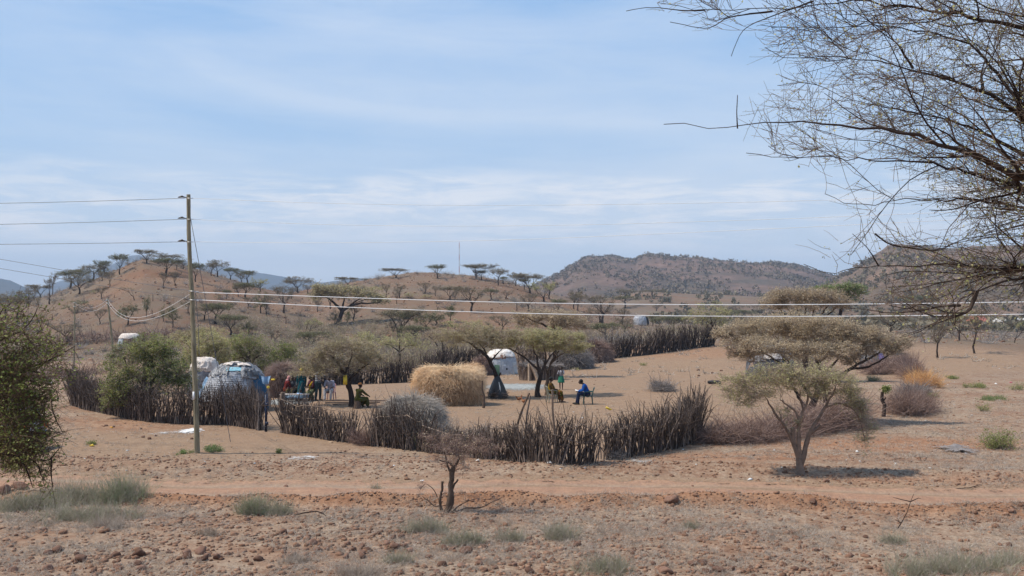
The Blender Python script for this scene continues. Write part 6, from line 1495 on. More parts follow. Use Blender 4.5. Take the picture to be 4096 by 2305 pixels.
hut('low shelter of dark cloth and rags under the right end of the broad umbrella tree', (3515, 1480), 120, 1.5, 17,
    [('black_sheet', M_tk, -90, 90, 0.0, 0.6, 0.03, 0.08, 0.03), ('purple_cloth', m_tarp('purple_cloth', [(0.12, 0.10, 0.25), (0.25, 0.2, 0.42)]), 0, 25, 0.3, 0.6, 0.1, 0.06, 0.03), ('sacking', M_sack, 30, 70, 0.3, 0.7, 0.08, 0.06, 0.03), ('roof_sheet', M_tg, -180, 180, 0.6, 1, 0.06, 0.06, 0.05)])

# distant houses at the right
def house(label, sx, sy, wpx, hpx, roofc, wallc, depth=5, roofh=0.45, gable=True):
    g = ground_at(sx, sy); D = g[1]; w_ = wpx / 4 / F * D; h = hpx / 4 / F * D
    root = thing('small_house', label, 'house', g)
    b = Bulk(); box(b, (0, depth / 2, h * (1 - roofh) / 2), (w_ * 0.94, depth, h * (1 - roofh))); b.build('wall', m_plain('house_wall', wallc, nz=2), root)
    hw = w_ / 2; z0 = h * (1 - roofh) + 0.02; z1 = h
    b = Bulk(); b.add([(-hw, -0.4, z0), (hw, -0.4, z0), (hw, depth + .4, z0), (-hw, depth + .4, z0), (-hw * .85, depth / 2, z1), (hw * .85, depth / 2, z1)], [(0, 1, 5, 4), (2, 3, 4, 5)], [(1, 2, 5), (3, 0, 4)])
    b.build('roof', m_plain('house_roof', roofc, nz=2, var=0.2), root)
    for k in (-0.25, 0.2):
        b = Bulk(); box(b, (k * w_, -0.03, h * 0.25), (w_ * 0.12, 0.06, h * 0.25)); b.build('window' if k < 0 else 'door', M_dark, root)
    return root
house('distant house with a faded red roof behind the right slope', 3925, 1312, 60, 48, (0.50, 0.16, 0.11), (0.5, 0.45, 0.40))
house('long distant house with a pale grey roof at the right edge', 4060, 1306, 130, 34, (0.55, 0.52, 0.48), (0.45, 0.35, 0.30))
house('low distant shed with a dark red base in front of the pale-roofed house', 4045, 1322, 28, 22, (0.30, 0.30, 0.28), (0.35, 0.08, 0.09))

# ================================================================== UTILITY POLES AND WIRES
def m_polewood():
    m, nt, p = mat_new('weathered_pole_wood'); g = N_(nt, 'ShaderNodeTexCoord'); mp = N_(nt, 'ShaderNodeMapping'); mp.inputs['Scale'].default_value = (26, 26, 1.3); nt.links.new(g.outputs['Object'], mp.inputs[0])
    f = noise(nt, mp.outputs[0], 1.0, 7, 0.65, 0.8); f2 = noise(nt, g.outputs['Object'], 0.9, 5, 0.6)
    c = ramp(nt, f, [(0.34, (0.10, 0.078, 0.050)), (0.5, (0.27, 0.23, 0.145)), (0.68, (0.41, 0.355, 0.24))]); c = mixc(nt, 0.8, c, ramp(nt, f2, [(0.35, 0.6), (0.62, 1.05)]), 'MULTIPLY')
    nt.links.new(c, p.inputs['Base Color']); p.inputs['Roughness'].default_value = 0.9; bump(nt, p, f, 0.8, 0.03); return m
M_pole = m_polewood()
M_wire = m_plain('aluminium_wire', (0.85, 0.85, 0.85), rough=0.35, spec=0.6, metal=0.0, var=0.1)
M_wdark = m_plain('dark_wire', (0.12, 0.12, 0.13), rough=0.5, var=0.1)
M_insul = m_plain('brown_insulator', (0.06, 0.045, 0.035), rough=0.3, var=0.2)
M_steel = m_plain('steel_bracket', (0.45, 0.45, 0.45), rough=0.4, metal=0.6, var=0.2)
pg = ground_at(787, 1812); PD = pg[1]
proot = thing('utility_pole', 'tall grey-green wooden power pole with three stacked wires, left of centre', 'utility pole', pg)
def pp(sx, sy, dy=0): return at(sx, sy, PD + dy) - pg
b = Bulk(); P, t = resample([pp(789, 1818), pp(786, 1700), pp(779, 1500), pp(772, 1300), pp(768, 1180), pp(760, 1060), pp(755, 930), pp(754, 778)], 0.25)
polytube(b, P, 0.095 - 0.03 * t + RNG.normal(0, 0.001, len(t)), 14); b.build('shaft', M_pole, proot, smooth=False)
for sy in (792, 876, 967):
    b = Bulk(); x0 = pp(748, sy); polytube(b, [x0 + (0.02, -0.02, 0.01), x0 + (-0.10, -0.02, 0.03), x0 + (-0.16, -0.02, 0.05), x0 + (-0.24, -0.02, 0.035), x0 + (-0.31, -0.02, 0.02)], [0.012, 0.02, 0.038, 0.03, 0.01], 8)
    b.build('insulator', M_insul, proot)
    b = Bulk(); box(b, pp(758, sy + 1, -0.13), (0.26, 0.02, 0.018)); b.build('bracket', M_steel, proot)
for sy in (1165, 1200):
    b = Bulk(); x0 = pp(769, sy, -0.14); box(b, x0, (0.24, 0.025, 0.03)); polytube(b, [x0 + (0.15, 0, -0.02), x0 + (0.22, 0, -0.03)], 0.03, 6); b.build('bracket', M_steel, proot)
b = Bulk(); box(b, pp(774, 1583, -0.11), (0.065, 0.01, 0.28)); b.build('number_plate', m_plain('white_plate', (0.8, 0.8, 0.8), var=0.05), proot)
b = Bulk(); polytube(b, [pp(766, 1170, -0.1) + (0.14, 0, 0), pp(779, 1300, -0.1) + (0.12, 0, 0), pp(784, 1420, -0.1) + (0.11, 0, 0)], 0.012, 5); b.build('down_cable', M_wdark, proot)
b = Bulk(); polytube(b, resample([pp(761, 866), pp(795, 1050), pp(835, 1270), pp(878, 1510), pp(922, 1768) ], 0.8)[0], 0.010, 4)
b.build('guy_wire', M_wdark, proot)

def small_pole(label, top, foot, r=0.09):
    g = ground_at(*foot); root = thing('service_pole', label, 'utility pole', g)
    t_ = at(top[0], top[1], g[1]) - g
    b = Bulk(); P, t = resample([np.array([0, 0, -0.3]), t_ * 0.5 + (0.02, 0, 0), t_], 0.4); polytube(b, P, r * (1 - 0.3 * t), 9); b.build('shaft', M_pole, root)
    for k in (0.0, 0.35):
        b = Bulk(); box(b, t_ + (0, -0.05, -0.15 - k), (0.3, 0.05, 0.05)); b.build('bracket', M_steel, root)
    return g, g + t_
g2, top2 = small_pole('slightly leaning wooden service pole near the cream-topped hut', (430, 1192), (458, 1462), 0.12)
g3, top3 = small_pole('thin upright wooden service pole, leftmost of the poles', (299, 1205), (295, 1482), 0.09)

def wire(label, W, r=0.008, mat=None, group=None):
    W = np.array(W); b = Bulk(); P, t = resample(W, 1.0)
    for _ in range(6): P[1:-1] = (P[:-2] + P[2:]) / 2 * 0.5 + P[1:-1] * 0.5
    polytube(b, P - W[0], r, 4, rnd=0.7)
    o = b.build('power_line', mat or M_wire); o.location = [float(c) for c in W[0]]
    return tag(o, label, 'wire', group)
def wpx(pts, d0, d1, x0, x1):
    out = []
    for sx, sy in pts:
        f = (sx - x0) / (x1 - x0); # distance along a straight plan line between both ends
        d = 1 / ((1 - f) / d0 + f / d1)
        out.append(at(sx, sy, d))
    return out
wire('topmost bright wire running right from the tall pole', wpx([(758, 792), (1200, 812), (1829, 823), (2500, 818), (3276, 803), (4096, 772), (4800, 738)], PD, 31, 758, 4800), 0.0068)
wire('second bright wire from the top running right from the tall pole', wpx([(758, 877), (1290, 900), (1800, 906), (2380, 900), (3276, 871), (4096, 836), (4800, 800)], PD, 31, 758, 4800), 0.0068)
wire('third bright wire from the top running right from the tall pole', wpx([(758, 967), (1024, 971), (1300, 973), (2048, 961), (3072, 916), (4096, 866), (4800, 826)], PD, 31, 758, 4800), 0.0068)
wire('upper of the two thick white wires crossing in front of the hills', wpx([(780, 1169), (1400, 1191), (2048, 1212), (2700, 1220), (3300, 1219), (4096, 1209), (4800, 1192)], PD, 29, 780, 4800), 0.012)
wire('lower of the two thick white wires crossing in front of the hills', wpx([(780, 1199), (1400, 1231), (2048, 1254), (2700, 1265), (3300, 1267), (4096, 1258), (4800, 1244)], PD, 29, 780, 4800), 0.012)
for i, (a_, b_, lab) in enumerate((((740, 793), (0, 814), 'topmost dark wire running left from the tall pole'), ((740, 877), (0, 898), 'second dark wire running left from the tall pole'), ((740, 967), (0, 977), 'third dark wire running left from the tall pole'))):
    m_ = ((a_[0] + b_[0]) / 2, (a_[1] + b_[1]) / 2 + 2)
    wire(lab, [at(*a_, PD), at(*m_, PD + 1), at(*b_, PD + 2), at(-900, b_[1] + 10, PD + 4)], 0.008, M_wdark)
wire('upper of two dark wires sloping down from the left edge to the tall pole', [at(-700, 930, 44), at(0, 1035, 41), at(260, 1082, 39.5), at(430, 1112, 38), at(660, 1150, 36), at(765, 1163, PD)], 0.008, M_wdark)
wire('lower of two dark wires sloping down from the left edge to the tall pole', [at(-700, 960, 44), at(0, 1073, 41), at(180, 1104, 39.5), at(400, 1142, 38), at(640, 1180, 36), at(765, 1194, PD)], 0.008, M_wdark)
def sag(p, q, s):
    t = np.linspace(0, 1, 12)[:, None]; P = p * (1 - t) + q * t; P[:, 2] -= 4 * s * (t * (1 - t))[:, 0]; return P
wire('upper service wire sagging between the tall pole and the leaning service pole', sag(pg + pp(766, 1173), top2 + (0, 0, -0.15), 1.3), 0.009, M_wire)
wire('lower service wire sagging between the tall pole and the leaning service pole', sag(pg + pp(766, 1203), top2 + (0, 0, -0.5), 1.2), 0.009, M_wire)
wire('upper wire sagging between the two small service poles', sag(top2 + (0, 0, -0.15), top3 + (0, 0, -0.15), 0.9), 0.010, M_wire)
wire('lower wire sagging between the two small service poles', sag(top2 + (0, 0, -0.5), top3 + (0, 0, -0.2), 1.0), 0.010, M_wire)

# radio masts far away
def mast(label, sx, ty, by, D, w_):
    p = at(sx, by, D); h = (by - ty) / 4 / F * D; root = thing('radio_mast', label, 'mast', p)
    nseg = 8
    for i in range(nseg):
        b = Bulk(); polytube(b, [(0, 0, h * i / nseg), (0, 0, h * (i + 1) / nseg)], w_ * (1 - 0.4 * i / nseg), 3)
        b.build('mast_section', m_plain('mast_red' if i % 2 else 'mast_white', (0.45, 0.10, 0.08) if i % 2 else (0.6, 0.6, 0.6)), root)
mast('tall thin red and white radio mast behind the middle hill', 1837, 970, 1160, 900, 0.38)
mast('small mast, left one of two behind the cone hill shoulder', 908, 1046, 1110, 2000, 0.3)
mast('small mast, right one of two behind the cone hill shoulder', 920, 1044, 1110, 2000, 0.4)

# ================================================================== PEOPLE
_dep = None
def ico(b, c, r, sub=2, sc=(1, 1, 1), mat=0, rnd=0.5):
    bm = bmesh.new(); bmesh.ops.create_icosphere(bm, subdivisions=sub, radius=1.0)
    V = np.array([v.co[:] for v in bm.verts]); T = [[v.index for v in f.verts] for f in bm.faces]; bm.free()
    b.add(V * np.array(sc) * r + np.array(c), None, T, rnd=rnd, mat=mat)
import bmesh

def chain(b, pts, rad, sides=10):
    """closed tapered limb with round joints"""
    pts = [np.array(p, float) for p in pts]
    for i in range(len(pts) - 1):
        polytube(b, [pts[i], pts[i + 1]], [rad[i], rad[i + 1]], sides)
    for p, r in zip(pts, rad): ico(b, p, r * 1.0, 2)

def remeshed(b, name, mat, parent, vox, smooth=2):
    me = b.mesh('tmp_' + name, [mat])
    o = bpy.data.objects.new('tmp', me); COL.objects.link(o)
    m = o.modifiers.new('r', 'REMESH'); m.mode = 'VOXEL'; m.voxel_size = vox
    s = o.modifiers.new('s', 'SMOOTH'); s.factor = 0.5; s.iterations = smooth
    dg = bpy.context.evaluated_depsgraph_get()
    me2 = bpy.data.meshes.new_from_object(o.evaluated_get(dg)); me2.name = name
    bpy.data.objects.remove(o)
    me2.materials.clear(); me2.materials.append(mat)
    me2.polygons.foreach_set('use_smooth', np.ones(len(me2.polygons), bool))
    return link(name, me2, parent)

def m_cloth(name, cols, scale=12, stripes=None):
    m, nt, p = mat_new(name); g = N_(nt, 'ShaderNodeTexCoord')
    if stripes:
        sp_ = N_(nt, 'ShaderNodeSeparateXYZ'); nt.links.new(g.outputs['Object'], sp_.inputs[0])
        f = math_(nt, 'GREATER_THAN', math_(nt, 'SINE', math_(nt, 'MULTIPLY', sp_.outputs[2], stripes)), 0.0)
        c = mixc(nt, f, cols[0], cols[1])
    else:
        f = noise(nt, g.outputs['Object'], scale, 4, 0.6, 0.8)
        n = N_(nt, 'ShaderNodeValToRGB'); n.color_ramp.interpolation = 'CONSTANT' if len(cols) > 2 else 'LINEAR'
        while len(n.color_ramp.elements) < len(cols): n.color_ramp.elements.new(0.5)
        for i, (e, q) in enumerate(zip(n.color_ramp.elements, cols)): e.position = 0.36 + 0.28 * i / max(1, len(cols) - 1) if i else 0; e.color = (*q, 1)
        nt.links.new(f, n.inputs[0]); c = n.outputs[0]
    nt.links.new(c, p.inputs['Base Color']); p.inputs['Roughness'].default_value = 0.9; p.inputs['Specular IOR Level'].default_value = 0.1
    return m

M_skin = m_plain('dark_skin', (0.055, 0.028, 0.018), rough=0.5, nz=8, var=0.15)
M_hair = m_plain('black_hair', (0.008, 0.007, 0.006), rough=0.8, nz=60, var=0.4)
M_eye = m_plain('eye_white', (0.6, 0.57, 0.54), rough=0.3, var=0.05)

def person(label, loc, face, H_=1.68, pose='stand', arms='down', lean=0.0, head=0.0, top=None, bottom=None, skirt=None, scarf=None, hair=True, wrap=None, seat=0.44, cap=None, fem=False, hair_mat=None, sleeves=True):
    """a figure built at life size facing +y, then turned by `face`; loc is where it stands or sits"""
    s = H_ / 1.70
    root = thing('person', label, 'person', loc, face)
    root.scale = (s, s, s)
    seat = seat / s
    hw = 0.095; sw = 0.185 if not fem else 0.165
    if pose == 'stand':
        pz = 0.92
        pel = np.array([0, 0, pz]); legs = []
        for q, fwd in ((-1, 0.06), (1, -0.05)):
            hip = pel + (q * hw, 0, -0.02); kn = hip + (q * 0.01, 0.04 + fwd * 0.5, -0.42); an = np.array([q * 0.10, fwd, 0.085]); legs.append((hip, kn, an, an + (q * 0.02, 0.17, -0.055)))
    elif pose == 'sit':
        pel = np.array([0, 0, seat + 0.10]); legs = []
        for q in (-1, 1):
            hip = pel + (q * hw, 0.03, -0.02); kn = hip + (q * 0.07, 0.43, 0.03); an = np.array([kn[0] - q * 0.02, kn[1] + (0.02 if q < 0 else 0.10), 0.085]); legs.append((hip, kn, an, an + (q * 0.02, 0.17, -0.055)))
    elif pose == 'ground':
        pel = np.array([0, 0, 0.14]); legs = []
        for q in (-1, 1):
            hip = pel + (q * hw, 0.03, 0); kn = hip + (q * 0.12, 0.34, 0.30); an = np.array([q * 0.12, 0.50, 0.085]); legs.append((hip, kn, an, an + (q * 0.02, 0.17, -0.055)))
    elif pose == 'bend':
        pel = np.array([0, 0, 0.62]); legs = []
        for q in (-1, 1):
            hip = pel + (q * hw, 0.0, 0); kn = hip + (q * 0.06, 0.28, -0.22); an = np.array([q * 0.11, 0.05, 0.085]); legs.append((hip, kn, an, an + (q * 0.02, 0.17, -0.055)))
    cl, sl_ = math.cos(lean), math.sin(lean)
    def up(d, x=0, y=0): return pel + np.array([x, sl_ * d + y * cl, cl * d - y * sl_])
    waist, chest, neck = up(0.17), up(0.38, 0, 0.01), up(0.54)
    hl = lean + head
    hd = neck + np.array([0, math.sin(hl) * 0.17 + 0.015, math.cos(hl) * 0.17])
    armsp = []
    for q in (-1, 1):
        sh = up(0.47, q * sw)
        if arms == 'down': el = sh + (q * 0.06, -0.02, -0.28); ha = el + (q * 0.01, 0.08, -0.24)
        elif arms == 'lap': el = sh + (q * 0.07, 0.08, -0.25); ha = el + (-q * 0.10, 0.21, -0.05)
        elif arms == 'chin': el = sh + (q * 0.05, 0.16, -0.20); ha = el + (-q * 0.10, 0.05, 0.22)
        elif arms == 'reach': el = sh + (q * 0.06, 0.20, -0.18); ha = el + (-q * 0.02, 0.20, -0.10)
        armsp.append((sh, el, ha))
    b = Bulk()
    # body: one continuous skin
    chain(b, [pel + (0, 0, -0.02), up(0.12), waist + (0, 0, 0.02), chest], [0.135, 0.115, 0.11, 0.125])
    for q in (-1, 1):
        chain(b, [pel + (q * 0.06, 0, -0.02), pel + (q * hw, 0, -0.05)], [0.10, 0.095]); chain(b, [up(0.36, q * 0.07), up(0.46, q * (sw - 0.06)), up(0.47, q * sw)], [0.10, 0.075, 0.062])
    chain(b, [chest + (0, 0, 0.02), up(0.48), neck, hd + (0, -0.02, -0.05)], [0.10, 0.075, 0.052, 0.055])
    ico(b, hd + (0, -0.005, 0.02), 0.105, 3, (0.80, 0.98, 1.05)); ico(b, hd + (0, 0.035, -0.05), 0.07, 2, (0.82, 0.9, 0.95))
    fy = hd + (0, 0.098, 0)
    chain(b, [fy + (0, 0.0, 0.02), fy + (0, 0.020, -0.018)], [0.011, 0.017], 6)          # nose
    chain(b, [fy + (-0.022, 0.0, -0.052), fy + (0, 0.008, -0.052), fy + (0.022, 0.0, -0.052)], [0.009, 0.012, 0.009], 6)  # lips
    for q in (-1, 1):
        ico(b, hd + (q * 0.084, -0.01, -0.005), 0.028, 2, (0.4, 0.7, 1.1))
        chain(b, [fy + (q * 0.015, -0.006, 0.032), fy + (q * 0.05, -0.02, 0.030)], [0.012, 0.010], 6)
    for hip, kn, an, toe in legs:
        chain(b, [hip, (hip + kn) / 2, kn, (kn * .6 + an * .4), an], [0.088, 0.075, 0.054, 0.052, 0.036]); chain(b, [an + (0, -0.03, -0.045), an + (0, 0.03, -0.03), toe], [0.034, 0.036, 0.026])
    for (sh, el, ha), q in zip(armsp, (-1, 1)):
        chain(b, [sh, (sh + el) / 2, el, (el + ha) / 2, ha], [0.056, 0.048, 0.038, 0.035, 0.025])
        d = ha - el; d /= np.linalg.norm(d); side = np.cross(d, [0, 0, 1.0]); side = side / (np.linalg.norm(side) + 1e-6) if np.linalg.norm(side) > 0.2 else np.array([1.0, 0, 0]); nrm = np.cross(side, d)
        chain(b, [ha, ha + d * 0.045, ha + d * 0.08], [0.024, 0.034, 0.034], 8)
        for k, ln in zip((-1.5, -0.5, 0.5, 1.5), (0.062, 0.078, 0.074, 0.055)):
            r0_ = ha + d * 0.085 + side * k * 0.019; m1 = r0_ + d * ln * 0.5 - nrm * 0.006 * abs(q); chain(b, [r0_, m1, m1 + d * ln * 0.45 - nrm * 0.02], [0.0095, 0.009, 0.008], 6)
        chain(b, [ha + d * 0.03 + side * q * -0.025, ha + d * 0.06 + side * q * -0.052, ha + d * 0.085 + side * q * -0.056], [0.013, 0.011, 0.009], 6)
    remeshed(b, 'body', M_skin, root, 0.0125, 1)
    for q in (-1, 1):
        e = Bulk(); ico(e, hd + (q * 0.033, 0.083, 0.012), 0.012, 1); e.build('eye', M_eye, root)
    if hair:
        hb = Bulk(); ico(hb, hd + (0, -0.022, 0.038), 0.112, 3, (0.84, 0.96, 0.98)); hb.build('hair', hair_mat or M_hair, root, smooth=True)
    if cap:
        hb = Bulk(); ico(hb, hd + (0, -0.012, 0.062), 0.115, 3, (0.86, 1.0, 0.82)); hb.build('cap', cap, root, smooth=True)
    if scarf:
        hb = Bulk(); ico(hb, hd + (0, -0.025, 0.03), 0.122, 3, (0.88, 0.96, 1.05)); ico(hb, neck + (0, -0.03, 0.03), 0.10, 2, (1.0, 0.9, 0.8)); remeshed(hb, 'headscarf', scarf, root, 0.014, 2)
    if top:
        t = Bulk(); chain(t, [up(0.03), up(0.14), waist + (0, 0, .02), chest, up(0.46)], [0.150, 0.140, 0.135, 0.148, 0.10])
        for (sh, el, ha), q in zip(armsp, (-1, 1)):
            chain(t, [up(0.40, q * 0.07), up(0.455, q * (sw - 0.05)), sh], [0.115, 0.092, 0.076])
            if sleeves: chain(t, [sh, (sh + el) / 2, el], [0.074, 0.068, 0.060])
            else: chain(t, [sh, sh * 0.6 + el * 0.4], [0.074, 0.066])
            if sleeves == 'long': chain(t, [el, (el + ha) / 2, el * 0.1 + ha * 0.9], [0.060, 0.052, 0.044])
        remeshed(t, 'shirt', top, root, 0.016, 2)
    if bottom:
        t = Bulk(); chain(t, [pel + (0, 0, 0.07), pel + (0, 0, -0.03)], [0.145, 0.150])
        for hip, kn, an, toe in legs: chain(t, [hip, (hip + kn) / 2, kn, (kn + an) / 2, an + (0, 0, 0.02)], [0.110, 0.096, 0.078, 0.070, 0.060])
        remeshed(t, 'trousers', bottom, root, 0.016, 2)
        for hip, kn, an, toe in legs:
            f = Bulk(); chain(f, [an + (0, -0.04, -0.05), an + (0, 0.05, -0.045), toe + (0, 0.01, 0)], [0.042, 0.045, 0.036]); remeshed(f, 'shoe', m_plain('dark_shoe', (0.02, 0.017, 0.015), var=0.2), root, 0.014, 1)
    if skirt:
        t = Bulk(); m_, ln = skirt
        if pose == 'stand':
            zs = np.linspace(pel[2] + 0.12, pel[2] - ln, 9); A = np.linspace(0, 2 * math.pi, 33)[:-1]; V = []
            for i, z_ in enumerate(zs):
                f = i / 8; rr = 0.145 + 0.10 * f ** 0.8
                for a in A: V.append((math.cos(a) * rr * (1 + 0.10 * f * math.sin(a * 7)), math.sin(a) * rr * (1 + 0.10 * f * math.sin(a * 7)), z_ ))
            V = np.array(V); Q = [(i * 32 + j, i * 32 + (j + 1) % 32, (i + 1) * 32 + (j + 1) % 32, (i + 1) * 32 + j) for i in range(8) for j in range(32)]
            t.add(V, Q); o = t.build('skirt', m_, root, smooth=True); sm = o.modifiers.new('thick', 'SOLIDIFY'); sm.thickness = 0.01
        else:
            chain(t, [pel + (0, 0, 0.06), pel + (0, 0.02, 0)], [0.15, 0.16])
            for hip, kn, an, toe in legs:
                chain(t, [hip, (hip + kn) / 2, kn, (kn + an) / 2, an * 0.8 + kn * 0.2], [0.125, 0.125, 0.11, 0.105, 0.095])
            k0, k1 = legs[0][1], legs[1][1]; a0, a1 = legs[0][2], legs[1][2]
            chain(t, [k0, k1], [0.10, 0.10]); chain(t, [(k0 + a0) / 2, (k1 + a1) / 2], [0.10, 0.10]); chain(t, [(legs[0][0] + k0) / 2, (legs[1][0] + k1) / 2], [0.115, 0.115])
            remeshed(t, 'skirt', m_, root, 0.02, 3)
    if wrap:
        t = Bulk(); chain(t, [up(0.44, -sw * 0.9, 0.05), up(0.30, -0.03, 0.14), up(0.12, 0.08, 0.14), up(0.0, 0.12, 0.10)], [0.07, 0.06, 0.07, 0.08]); chain(t, [up(0.44, -sw * 0.9, -0.03), up(0.3, -0.05, -0.12), up(0.1, 0.08, -0.13)], [0.07, 0.06, 0.07])
        remeshed(t, 'wrap', wrap, root, 0.02, 2)
    return root

def plastic_chair(label, loc, face, col, group=None):
    root = thing('plastic_chair', label, 'chair', loc, face, group)
    m = m_plain('chair_plastic', col, rough=0.45, var=0.12, nz=3)
    s = Bulk(); box(s, (0, 0.0, 0.43), (0.46, 0.44, 0.03)); box(s, (0, 0.22, 0.41), (0.46, 0.03, 0.05)); s.build('seat', m, root)
    k = Bulk()
    for i in range(7):
        x = (i - 3) * 0.062; polytube(k, [(x, -0.21, 0.44), (x * 1.05, -0.26, 0.64), (x * 1.0, -0.31, 0.84)], 0.018, 5)
    polytube(k, [(-0.22, -0.30, 0.80), (-0.1, -0.33, 0.86), (0.1, -0.33, 0.86), (0.22, -0.30, 0.80)], 0.028, 6); k.build('backrest', m, root)
    for x, y in ((-0.2, -0.2), (0.2, -0.2), (-0.2, 0.2), (0.2, 0.2)):
        l = Bulk(); polytube(l, [(x, y, 0.42), (x * 1.2, y * 1.2, 0)], [0.032, 0.022], 4); l.build('leg', m, root)
    for q in (-1, 1):
        a = Bulk(); polytube(a, [(q * 0.22, -0.27, 0.66), (q * 0.25, 0.0, 0.66), (q * 0.24, 0.19, 0.64), (q * 0.22, 0.21, 0.43)], [0.02, 0.024, 0.024, 0.02], 5); a.build('armrest', m, root)
    return root

def gnd(sx, sy): return ground_at(sx, sy)
R90 = math.pi / 2
# under the twin trees (facing: 0 = away from the camera, +90deg = to the left)
g = gnd(2352, 1617); plastic_chair('dark green plastic chair under the man in blue', g, R90 * 0.97, (0.03, 0.075, 0.07))
person('man in a bright blue top and dark trousers bent over papers, seated under the trees', g + (-0.02, 0, 0), R90 * 0.97, 1.72, 'sit', 'lap', lean=0.38, head=0.55, top=m_cloth('blue_cloth', [(0.006, 0.03, 0.16), (0.012, 0.075, 0.30)]), bottom=m_cloth('navy_trousers', [(0.008, 0.012, 0.035), (0.014, 0.02, 0.05)]), sleeves='long')
pb = Bulk(); box(pb, (0, 0, 0), (0.30, 0.21, 0.006), tilt=(0.2, 0.3)); o = pb.build('paper_sheet', M_white); o.location = [float(c) for c in g + (-0.52, -0.03, 0.70)]; tag(o, 'white papers held on the knees of the man in blue', 'papers')
g = gnd(2208, 1610); plastic_chair('pale plastic chair under the woman in the patterned wrap', g, -R90 * 0.85, (0.22, 0.22, 0.17))
person('woman in a yellow, red and green patterned wrap, reclining on a chair beside the trunk', g, -R90 * 0.85, 1.64, 'sit', 'lap', lean=-0.15, head=0.3, fem=True, top=m_cloth('dark_blouse', [(0.03, 0.02, 0.02), (0.09, 0.05, 0.01)]), skirt=(m_cloth('patterned_wrap', [(0.10, 0.02, 0.015), (0.02, 0.07, 0.015), (0.22, 0.11, 0.02), (0.18, 0.04, 0.02), (0.16, 0.11, 0.08)], 7), 0.6), wrap=m_cloth('yellow_wrap', [(0.04, 0.08, 0.01), (0.26, 0.15, 0.015)], 5))
g = gnd(2245, 1559)
person('girl in a green skirt standing behind the seated woman', g, 2.9, 1.38, 'stand', 'chin', head=0.15, fem=True, top=m_cloth('grey_top', [(0.10, 0.10, 0.12), (0.30, 0.30, 0.34)]), skirt=(m_cloth('green_skirt', [(0.012, 0.09, 0.06), (0.035, 0.19, 0.12)]), 0.38))
# group on the left
g = gnd(1322, 1600); plastic_chair('pink plastic chair under the man in the checked shirt', g, math.pi * 0.97, (0.45, 0.22, 0.24))
person('man in a pale checked shirt and white trousers leaning forward on a pink chair', g + (0, -0.03, 0), math.pi * 0.97, 1.74, 'sit', 'lap', lean=0.35, head=0.5, top=m_cloth('checked_shirt', [(0.14, 0.14, 0.19), (0.40, 0.40, 0.48)], 40), bottom=m_cloth('white_trousers', [(0.26, 0.26, 0.29), (0.44, 0.44, 0.46)]))
g = gnd(1271, 1602)
person('tall person in a black and white striped shirt standing in the left group', g, -2.2, 1.78, 'stand', 'reach', top=m_cloth('striped_shirt', [(0.03, 0.03, 0.035), (0.42, 0.42, 0.43)], stripes=75), bottom=m_cloth('dark_trousers', [(0.02, 0.035, 0.04), (0.04, 0.06, 0.065)]), head=0.2)
g = gnd(1256, 1603)
person('person with a yellow collar and dark clothes sitting in front of the striped shirt', g + (-0.1, 0.2, 0), 2.4, 1.6, 'bend', 'lap', lean=0.2, head=0.2, fem=True, top=m_cloth('dark_top', [(0.03, 0.015, 0.015), (0.10, 0.03, 0.04)]), wrap=m_cloth('yellow_collar', [(0.30, 0.18, 0.01), (0.45, 0.28, 0.02)]), skirt=(m_cloth('camouflage_cloth', [(0.03, 0.04, 0.02), (0.13, 0.13, 0.07), (0.06, 0.07, 0.03)], 9), .5))
g = gnd(1206, 1600)
person('woman in a long teal dress with a yellow headscarf standing in the left group', g, 0.4, 1.66, 'stand', 'down', fem=True, top=m_cloth('teal_cloth', [(0.003, 0.035, 0.045), (0.006, 0.075, 0.09)]), skirt=(m_cloth('teal_dress', [(0.003, 0.03, 0.04), (0.006, 0.07, 0.085)]), 0.78), scarf=m_cloth('yellow_scarf', [(0.20, 0.20, 0.16), (0.60, 0.42, 0.03)], 6), hair=False, sleeves='long')
g = gnd(1188, 1606)
person('child in a light blue shirt crouching at the low table', g, -0.6, 1.2, 'ground', 'reach', lean=0.5, head=0.2, top=m_cloth('light_blue_shirt', [(0.16, 0.25, 0.45), (0.30, 0.42, 0.62)]), bottom=m_cloth('child_shorts', [(0.03, 0.03, 0.05), (0.05, 0.05, 0.08)]))
g = gnd(1168, 1600)
person('person in dark clothes seated behind the low table', g + (0, 0.5, 0), 2.8, 1.62, 'sit', 'lap', lean=0.2, head=0.2, top=m_cloth('black_top', [(0.015, 0.015, 0.018), (0.07, 0.07, 0.08)]), bottom=m_cloth('brown_cloth', [(0.06, 0.05, 0.02), (0.12, 0.09, 0.04)]), seat=0.4)
g = gnd(1182, 1603)
person('second dark-clad person sitting close to the child in light blue', g + (0.1, 0.7, 0), 2.2, 1.6, 'sit', 'lap', lean=0.3, head=0.3, top=m_cloth('grey_black_top', [(0.02, 0.02, 0.02), (0.16, 0.16, 0.17)]), bottom=m_cloth('black_trousers', [(0.02, 0.02, 0.02), (0.03, 0.03, 0.03)]), seat=0.4)
g = gnd(1142, 1598)
person('woman in a dark red dress seated at the left end of the group', g, -0.9, 1.64, 'sit', 'lap', lean=0.25, head=0.3, fem=True, top=m_cloth('dark_red_cloth', [(0.06, 0.010, 0.010), (0.14, 0.02, 0.02)]), skirt=(m_cloth('red_skirt', [(0.07, 0.010, 0.010), (0.17, 0.04, 0.02)]), .5), scarf=m_cloth('pink_scarf', [(0.4, 0.06, 0.08), (0.55, 0.3, 0.28)]), hair=False, seat=0.4)
g = gnd(1430, 1634)
